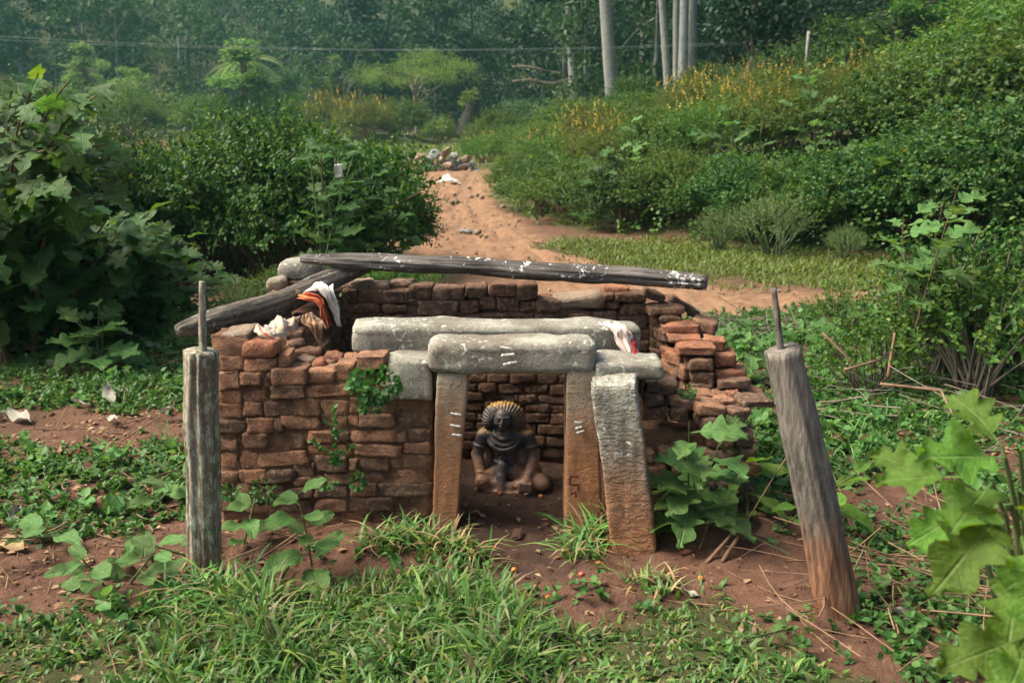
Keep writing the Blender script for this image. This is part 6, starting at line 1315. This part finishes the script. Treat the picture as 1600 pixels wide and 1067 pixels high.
limb_thing('tree_stump', 'charred black broken stump with pale sprouts on top', 'tree stump', 58, [([(728, 214), (733, 190), (742, 160)], 34, 20), ([(716, 212), (715, 195), (705, 175)], 12, 4), ([(742, 165), (748, 150), (752, 142)], 7, 2)], 'bark_dark', [(737, 152, 0.55, 160), (728, 158, 0.5, 120), (695, 195, 0.55, 160)], 'leaf_acacia', (728, 214))
limb_thing('fallen_limb', 'pale horizontal limbs of a leaning old tree beside the dark bush', 'tree', 60, [([(862, 225), (866, 180), (880, 140), (893, 125)], 12, 9), ([(893, 125), (860, 133), (830, 125), (800, 128)], 9, 4), ([(884, 118), (850, 110), (820, 104), (800, 105)], 6, 3), ([(893, 125), (900, 90), (890, 40)], 8, 5)], 'bark_tan', [(800, 118, 1.3, 260), (880, 60, 1.6, 400), (850, 105, 1.0, 200)], 'leaf_far_dark', (862, 225))
def palm(label, px, py, Y):
    c = P(px, py, Y); x, z0 = c[0], Hf(c[0], Y); root = thing('palm_tree', label, 'palm tree', (x, Y, z0)); h = c[2] - z0; r = np.random.default_rng(70)
    t = np.linspace(0, 1, 8)[:, None]; V, F = tube(np.concatenate([0.2 * t ** 2, 0 * t, h * t], 1), 0.16, 8, False, 0.1, 3); mk('trunk', V, F, M['bark_tan'], root)
    for k in range(12):
        a = 2 * math.pi * k / 12 + r.normal(0, 0.15); t = np.linspace(0, 1, 24); el = r.uniform(0.1, 0.9); L = 3.2
        sp_ = np.stack([L * t * math.cos(a), L * t * math.sin(a), L * (el * t - (0.55 + 0.4 * el) * t ** 2)], 1) + [0.2, 0, h]
        tan = unit(np.gradient(sp_, axis=0)); sdv = unit(np.cross(tan, [0, 0, 1.0])); mb = MB(); mb.add(*tube(sp_, np.linspace(0.04, 0.012, 24), 4, False))
        for s in (-1, 1): mb.add(*scatter(LEAF4, sp_[2:], sdv[2:] * s + tan[2:] * 0.6 - [0, 0, 0.35], np.array([0, 0, 1.0]) + 0 * sp_[2:], 0.75 * np.sin(np.pi * (0.12 + 0.8 * t[2:])), 0.28))
        mb.build('frond', M['leaf_pale'], root, smooth=False)
palm('small palm with arching pale fronds behind the bright conical tree', 378, 100, 76)
# thicket bushes at the foot of the wood, left and centre
for k, (px, Y, s, kd, lab) in enumerate([(210, 60.5, 2.2, 'fern1', 'thicket bush on the red bank left of the lit clearing'), (330, 61, 2.4, 'mid1', 'thicket bush on the red bank under the palm'), (430, 62, 2.4, 'fern1', 'thicket bush on the bank under the small conical tree'), (520, 60, 2.0, 'fern0', 'yellowish thicket bush at the wood edge'), (570, 58, 1.8, 'fern0', 'flowering thicket bush left of the slim tan trunk'), (620, 62, 2.0, 'mid0', 'green thicket bush behind the slim tan trunk'), (690, 60, 1.5, 'fern1', 'light sapling bush left of the charred stump'), (780, 50, 1.7, 'mid1', 'thicket bush right of the charred stump'), (760, 40, 1.0, 'fern1', 'low bush behind the rubble heap'), (815, 36, 1.2, 'mid0', 'low bush right of the rubble heap'), (100, 62, 2.4, 'mid0', 'thicket bush on the red bank behind the lobed shrub'), (20, 63, 2.4, 'fern1', 'thicket bush at the far edge of the red bank')]):
    put(kd, px, Y, s, lab, 'thicket_bush', 'bush', 'bushes along the wood edge', [('flowers', FL_Y[0])] if px in (570, 520, 760) else ())
# meadow grass at the wood edge
r = np.random.default_rng(65); x, y = sample(r, 9000, -16, 3, 36, 58, lambda x, y: 0.25 + 0.75 * sstep(44, 50, y)); n = len(x)
blades(r, x, y, r.uniform(0.2, 0.55, n), r.uniform(0.05, 0.09, n), r.uniform(0.3, 1.0, n), M['grass_short'], 'rough_grass', 'rough tall grass between the rubble heap and the wood', seg=3)
# ------------------------------------------------------------------ heap of rubble stones, wires, concrete post
def rock_mesh(seed, mat):
    r = np.random.default_rng(seed); bm = bmesh.new(); p = rdir(r, 16) * r.uniform(0.75, 1.1, (16, 1)) * [1, 0.8, 0.7]
    for q in p: bm.verts.new(q)
    bmesh.ops.convex_hull(bm, input=bm.verts); bmesh.ops.subdivide_edges(bm, edges=bm.edges, cuts=1)
    for v in bm.verts: v.co += Vector(v.co).normalized() * float(0.06 * vnoise(np.array(v.co) * 3 + seed, seed))
    me = bpy.data.meshes.new('rubble_stone'); bm.to_mesh(me); bm.free(); me.materials.append(mat); return me
M['rubble_grey'] = stone_mat('grey blue rubble', (0.27, 0.28, 0.28), (0.16, 0.17, 0.175), 0, spots=False); M['rubble_tan'] = stone_mat('tan rubble', (0.36, 0.255, 0.175), (0.27, 0.18, 0.12), 0, spots=False)
RM = [rock_mesh(700 + k, M['rubble_grey' if k % 2 else 'rubble_tan']) for k in range(8)]
r = np.random.default_rng(71); YR = GH(690, 268)[1]
def rubble(px, py, s, k, dy=0.0):
    p = P(px, py, YR + dy); o = ob('rubble_stone', RM[k], None, tuple(p), (r.normal(0, 0.4), r.normal(0, 0.4), r.uniform(0, 6.28)), (s * YR / FPX / 2 * 1.15, s * YR / FPX / 2, s * YR / FPX / 2 * 0.85))
    return o
RUB = [(650, 262, 22), (668, 262, 24), (688, 264, 24), (706, 262, 24), (724, 262, 26), (740, 268, 20), (655, 245, 20), (672, 248, 22), (690, 252, 22), (708, 250, 20), (726, 250, 22), (680, 240, 22), (697, 238, 20), (712, 243, 18), (664, 252, 18), (735, 257, 16), (750, 272, 12), (644, 247, 14), (700, 258, 18), (716, 258, 16), (760, 273, 9), (676, 256, 16)]
ORD = 'first second third fourth fifth sixth seventh eighth ninth tenth'.split(); rows = {'bottom': [], 'middle': [], 'top': []}
for i, (px, py, s) in enumerate(RUB): rows['bottom' if py > 259 else 'middle' if py > 247 else 'top'].append((px, i))
for row, lst in rows.items():
    for k, (px, i) in enumerate(sorted(lst)):
        o = rubble(*RUB[i][:2], RUB[i][2] * 1.15, i % 8, r.uniform(-0.3, 0.4))
        tag(o, '%s broken stone, %s from the left in the %s layer of the rubble heap' % ('tan' if i % 2 == 0 else 'blue-grey', ORD[k], row), 'stone', 'rubble stones heaped at the path end')
def wire(label, pts, Y, rad):
    q = np.array([P(a, b, Y) for a, b in pts]); t = np.linspace(0, 1, 60); co = np.polyfit(q[:, 0], q[:, 2], 2); xx = np.linspace(q[0, 0], q[-1, 0], 60); pp = np.stack([xx, 0 * xx + Y, np.polyval(co, xx)], 1)
    o3 = pp[0]; V, F = tube(pp - o3, rad, 5, False); tag(mk('power_line', V, F, M['wire'], None, tuple(o3)), label, 'power line')
M['wire'] = plain('wire', (0.30, 0.34, 0.33), 0.5, 0.4, 0.1)
wire('upper thin power line crossing in front of the hazy forest', [(-200, 44), (0, 56), (320, 72), (640, 78), (900, 76), (1070, 70), (1400, 52)], 38, 0.0042)
wire('lower thin power line joining the upper one further right', [(-200, 52), (0, 61), (320, 74.5), (640, 80), (900, 78), (1070, 72.5), (1400, 58)], 38, 0.0036)
cp = P(1261, 82, 31); V, F = tube(np.array([(0, 0, -1.6), (0, 0, 0.0), (0.02, 0, 0.62)]), 0.055, 4, True); tag(mk('concrete_post', V, F, M['bark_pale'], None, tuple(cp), smooth=False), 'thin pale concrete post on the flowering bank', 'post')

# ------------------------------------------------------------------ small things on the ground
r = np.random.default_rng(80)
def ground_thing(name, px, py, me, label, cat, scale, rot=None, lift=0.0, group=None, parent=None):
    p = GH(px, py); o = ob(name, me, None, (p[0], p[1], Hf(p[0], p[1]) + lift), rot or (r.normal(0, 0.25), r.normal(0, 0.25), r.uniform(0, 6.28)), scale); tag(o, label, cat, group); return o
FLF = [mesh_np('fallen_leaf', *leaf_grid(1.0, 0.5, 1, 0.0, 0.35, dr, 0.10, 9, s, 0.12), M[m]) for s, dr, m in ((1, -0.25, 'dry_leaf_grey'), (2, 0.3, 'dry_leaf'), (3, -0.45, 'dry_leaf_grey'), (4, 0.2, 'dry_leaf'))]
for px, py, s, k, rz, lab in [(1435, 973, 0.15, 0, 1.9, 'long cream fallen leaf on bare soil below the twig heap'), (45, 865, 0.14, 1, 1.2, 'brown curled fallen leaf at the left edge'), (14, 825, 0.10, 0, 0.2, 'white curled leaf at the extreme left'), (175, 640, 0.14, 2, 0.5, 'pale large leaf amid the leaf litter left of the post'), (145, 640, 0.10, 0, 2.5, 'small upright pale leaf in the litter'), (50, 665, 0.16, 0, 1.0, 'pale leaf cluster member near the left edge'), (10, 655, 0.14, 2, 2.0, 'pale leaf cut by the left edge'), (245, 655, 0.12, 2, 4.4, 'silvery leaf lying close to the post'), (205, 620, 0.10, 0, 1.2, 'cream leaf above the leaf litter'), (170, 658, 0.11, 0, 3.8, 'folded cream leaf in front of the litter'), (215, 565, 0.11, 1, 1.5, 'tan leaf on the track behind the post'), (250, 552, 0.11, 0, 1.7, 'straw coloured leaf beside the log end'), (100, 580, 0.10, 0, 3.0, 'thin pale leaf on the weeds'), (185, 570, 0.10, 0, 2.2, 'grey leaf standing near the track'),
    (1098, 937, 0.07, 2, 1.3, 'grey oval leaf on the grass edge before the pillar'), (940, 828, 0.07, 1, 2.0, 'tan leaf caught in the grass by the jamb'), (760, 812, 0.08, 1, 1.1, 'pale torn leaf in the doorway'), (905, 770, 0.06, 1, 1.0, 'brown leaf against the right jamb inside'), (1385, 908, 0.08, 0, 2.6, 'white leaf scrap beside the tilted post'), (1535, 1045, 0.09, 0, 1.4, 'white leaf under the close-up plant'), (1370, 590, 0.22, 1, 1.1, 'orange-brown dead leaf in the twigs behind the tilted post'), (1520, 612, 0.22, 0, 1.7, 'bleached broad leaf on the twig heap'), (95, 720, 0.09, 1, 0.5, 'small brown leaf by the soil clod')]:
    ground_thing('fallen_leaf', px, py, FLF[k], lab, 'fallen leaf', s * (1.35 if px < 260 else 1), (r.normal(0.15, 0.2), r.normal(0, 0.25), rz), 0.03 if px < 260 else 0.012, 'fallen leaves')
g = N('orange berry'); M['berry'] = g.done(g.mix(g.noise(g.coord(), 30, 2), (0.62, 0.22, 0.02), (0.55, 0.12, 0.03)), 0.4, 0.5); M['berry_red'] = plain('red berry', (0.50, 0.11, 0.06), 0.4, 0.5)
def berry_mesh(mat):
    bm = bmesh.new(); bmesh.ops.create_icosphere(bm, subdivisions=2, radius=1.0)
    for v in bm.verts: v.co.z *= 0.85; v.co *= 1 + 0.05 * float(vnoise(np.array(v.co) * 2, 5)) - 0.15 * max(0, v.co.z - 0.7)
    me = bpy.data.meshes.new('fruit'); bm.to_mesh(me); bm.free(); me.materials.append(mat)
    me.polygons.foreach_set('use_smooth', np.ones(len(me.polygons), bool)); return me
BM = [berry_mesh(M['berry']), berry_mesh(M['berry_red'])]
for px, py, k, lab in [(803, 893, 0, 'orange fruit on the soil in front of the doorway, left one'), (857, 937, 0, 'orange fruit on the cracked mud'), (935, 883, 0, 'yellow fruit at the leaning pillar foot'), (908, 900, 1, 'reddish fruit between the mud and the pillar'), (1072, 842, 0, 'yellow fruit right of the leaning pillar'), (1095, 907, 0, 'yellow fruit beside the grass edge'), (1134, 815, 0, 'orange fruit under the lush weed'), (782, 773, 1, 'pinkish fruit before the statue'), (1195, 853, 1, 'brown-orange fruit near the cut stalks'), (510, 912, 0, 'small orange fruit in front of the leafy weed'), (845, 778, 0, 'tiny yellow blossom inside the shrine'), (818, 1002, 0, 'orange fruit lying in the grass')]:
    ground_thing('fruit', px, py, BM[k], lab, 'fruit', 0.0125, None, 0.010, 'fallen fruits')
def stone_thing(px, py, w, label, mat='stone_tan', name='stone', flat=0.7):
    p = GH(px, py); s = w / FPX * np.linalg.norm(p - EYE); o = ob(name, rock_mesh(int(px + py), M[mat]), None, (p[0], p[1], p[2] + 0.12 * s), (r.normal(0, .2), r.normal(0, .2), r.uniform(0, 6.28)), (s / 2, s / 2, s / 2 * flat)); tag(o, label, 'stone')
stone_thing(808, 838, 30, 'small reddish-brown stone in the middle of the doorway', 'brick_brown'); stone_thing(1070, 865, 30, 'angular tan stone on the soil before the lush weed', 'brick_red'); stone_thing(113, 714, 36, 'red-brown soil clod on the bare ground left of the post', 'brick_red'); stone_thing(768, 412, 34, 'flat reddish stone on the path behind the long beam', 'brick_red', flat=0.5); stone_thing(905, 414, 12, 'small dark stone on the path behind the beam'); stone_thing(728, 364, 26, 'dark stone set in the path', 'rubble_grey', flat=0.4); stone_thing(802, 417, 12, 'white pebble beside the flat reddish stone', 'white_paint'); stone_thing(1168, 620, 18, 'small pale pebble on the ruined wall', 'white_paint'); stone_thing(1425, 925, 50, 'brown half-buried stone under the twig heap', 'brick_brown')
r2 = np.random.default_rng(84); x, y = sample(r2, 1500, -3, 4, 7, 30, lambda x, y: masks(x, y)[0] * 0.6); n = len(x)
V, F = scatter(OCT, np.stack([x, y, H(x, y) + 0.02], 1), rdir(r2, n), rdir(r2, n), r2.uniform(0.012, 0.035, n) * (1 + 1.6 * (r2.random(n) > 0.93)), r2.uniform(0.7, 1.5, n)); o = mk('path_gravel', V, F, M['stone_tan'], smooth=False); tag(o, 'loose stones and gravel scattered on the dirt path', 'gravel', kind='stuff')
p = P(528, 268, 10.2); sheet('paper_scrap', 'pale bluish paper scrap caught in the thicket beside the path', 'scrap', [[p + [-0.03, 0, 0.07], p + [0.05, 0.01, 0.08]], [p + [-0.04, 0.01, 0], p + [0.05, 0, 0]], [p + [-0.03, 0, -0.07], p + [0.06, 0.02, -0.06]]], M['cloth_white'], 8, 8, 0.01, 3, 31)
# white rag lying on the path
p = GH(700, 288); sheet('white_rag', 'crumpled white rag lying on the dirt path', 'rag', [[p + [-0.32, -0.1, 0.03], p + [0.0, -0.15, 0.08], p + [0.38, -0.05, 0.03]], [p + [-0.1, 0.1, 0.22], p + [0, 0.1, 0.25], p + [0.25, 0.1, 0.10]], [p + [-0.25, 0.35, 0.05], p + [0, 0.3, 0.10], p + [0.35, 0.3, 0.04]]], M['cloth_white'], 16, 14, 0.05, 4, 21)
# sticks: cut stalks and dry branches
def stick(label, pts, w, mat='twig', lift=None, cat='stick', group=None, name='stick'):
    q = []
    for a in pts:
        px, py, h = a; p = GH(px, py) if h is None else P(px, py, h); q.append(p)
    q = np.array(q); s = np.linspace(0, 1, len(q)); t = np.linspace(0, 1, 9); pp = np.stack([np.interp(t, s, q[:, k]) for k in range(3)], 1); o3 = pp[0].copy()
    V, F = tube(pp - o3, np.linspace(w, w * 0.7, 9), 7, True, 0.2, int(pts[0][0]), 1, 0.15); tag(mk(name, V, F, M[mat], None, tuple(o3)), label, cat, group)
def Yg(px, py): return float(GH(px, py)[1])
ST = [((1103, 880), (1152, 825), 0.009, 'cut brown stalk slanting by the lush weed, longer one'), ((1128, 878), (1164, 822), 0.010, 'cut brown stalk parallel to the longer one'), ((1092, 860), (1112, 802), 0.007, 'short cut stalk nearest the lush weed'), ((1166, 822), (1168, 790), 0.007, 'upright cut stalk behind the pair'), ((388, 905), (393, 868), 0.009, 'upright cut stalk between post and leafy weed'), ((402, 876), (486, 818), 0.006, 'long brown stalk leaning across the soil by the wall'), ((364, 800), (369, 775), 0.009, 'broken stalk standing behind the upright post'), ((428, 800), (530, 758), 0.0025, 'thin straw leaning on the wall')]
for a, b, w, lab in ST:
    Yb = Yg(*a); stick(lab, [(a[0], a[1], Yb), (b[0], b[1], Yb + 0.10)], w, 'stem_brown', name='cut_stalk', cat='stalk')
# heap of dry twigs at the right: uncountable tangle plus a few branches one can tell apart
mb = MB(); r = np.random.default_rng(90)
def tangle(mb, cx, cy, rx, ry, hz, n, L0, L1, w):
    for k in range(n):
        x, y = cx + rx * r.normal() * 0.5, cy + ry * r.normal() * 0.5; a = r.uniform(0, 6.28); L = r.uniform(L0, L1); p = np.array([x, y, Hf(x, y) + abs(r.normal()) * hz * 0.6 + 0.01]); d = np.array([math.cos(a), math.sin(a), r.normal(0, 0.22)]) * L; m = p + d / 2 + r.normal(0, 0.06 * L, 3); t = np.linspace(0, 1, 5)[:, None]
        pts = p * (1 - t) ** 2 + 2 * m * t * (1 - t) + (p + d) * t ** 2; pts[:, 2] = np.maximum(pts[:, 2], H(pts[:, 0], pts[:, 1]) + 0.005); mb.add(*tube(pts, w * r.uniform(0.5, 1.3), 4, False))
c = GH(1500, 930); tangle(mb, c[0], c[1], 0.75, 0.75, 0.10, 190, 0.15, 0.6, 0.0030)
o = mb.build('twig_tangle', M['twig'], None, kind='stuff'); tag(o, 'heap of dry brown twigs beneath the close-up plant', 'twigs')
mb = MB(); c = GH(1470, 640); tangle(mb, c[0], c[1], 1.2, 0.9, 0.18, 55, 0.2, 0.8, 0.0035); c = GH(1180, 520); tangle(mb, c[0], c[1], 0.5, 0.5, 0.1, 60, 0.2, 0.5, 0.004)
o = mb.build('twig_tangle', M['twig_grey'], None, kind='stuff'); tag(o, 'tangle of dead grey twigs among the weeds behind the tilted post', 'twigs')
mb = MB(); c = GH(100, 800); tangle(mb, c[0], c[1], 1.0, 1.2, 0.03, 160, 0.08, 0.35, 0.003); c = GH(420, 840); tangle(mb, c[0], c[1], 0.5, 0.25, 0.03, 60, 0.08, 0.3, 0.0025); c = GH(250, 560); tangle(mb, c[0], c[1], 0.6, 0.8, 0.04, 80, 0.1, 0.4, 0.003)
o = mb.build('loose_twigs', M['twig'], None, kind='stuff'); tag(o, 'loose twigs strewn over the soil left of the shrine', 'twigs')
for pts, w, lab in [([(1285, 520, 5.9), (1325, 560, 5.8), (1345, 600, 5.8)], 0.008, 'arched dead branch behind the tilted post'), ([(1387, 590, 6.0), (1398, 520, 6.1)], 0.012, 'grey upright dead stem left of the sapling'), ([(1320, 578, 5.7), (1375, 562, 5.9)], 0.010, 'short dead branch lying above the orange leaf'), ([(1375, 600, 5.5), (1470, 610, 5.4), (1490, 650, 5.2)], 0.010, 'bent dead branch in front of the twig tangle'), ([(1410, 915, 3.62), (1470, 940, 3.5), (1525, 975, 3.4)], 0.012, 'thick brown branch in the twig heap'), ([(1340, 905, 3.75), (1385, 870, 3.85)], 0.012, 'short brown branch propped beside the tilted post')]:
    stick(lab, pts, w, 'twig', cat='branch', name='dead_branch')

# ------------------------------------------------------------------ air between here and the hillside
zmax = 78.0
hz = N('haze air'); hz.n.remove(hz.b); pv = hz.n.new('ShaderNodeVolumePrincipled'); pv.inputs['Color'].default_value = (0.32, 0.82, 0.76, 1); pv.inputs['Density'].default_value = 0.00055; pv.inputs['Anisotropy'].default_value = 0.2
hz.l.new(pv.outputs[0], hz.n['Material Output'].inputs['Volume'])
C, F = cube_grid(1); V = C * [320, 260, (zmax + 6) / 2] + [0, 210, (zmax + 6) / 2 - 6]
haze = mk('haze', V, F, hz.m, smooth=False); tag(haze, 'thin blue-green haze between the camera and the wooded hill', 'haze', kind='stuff')
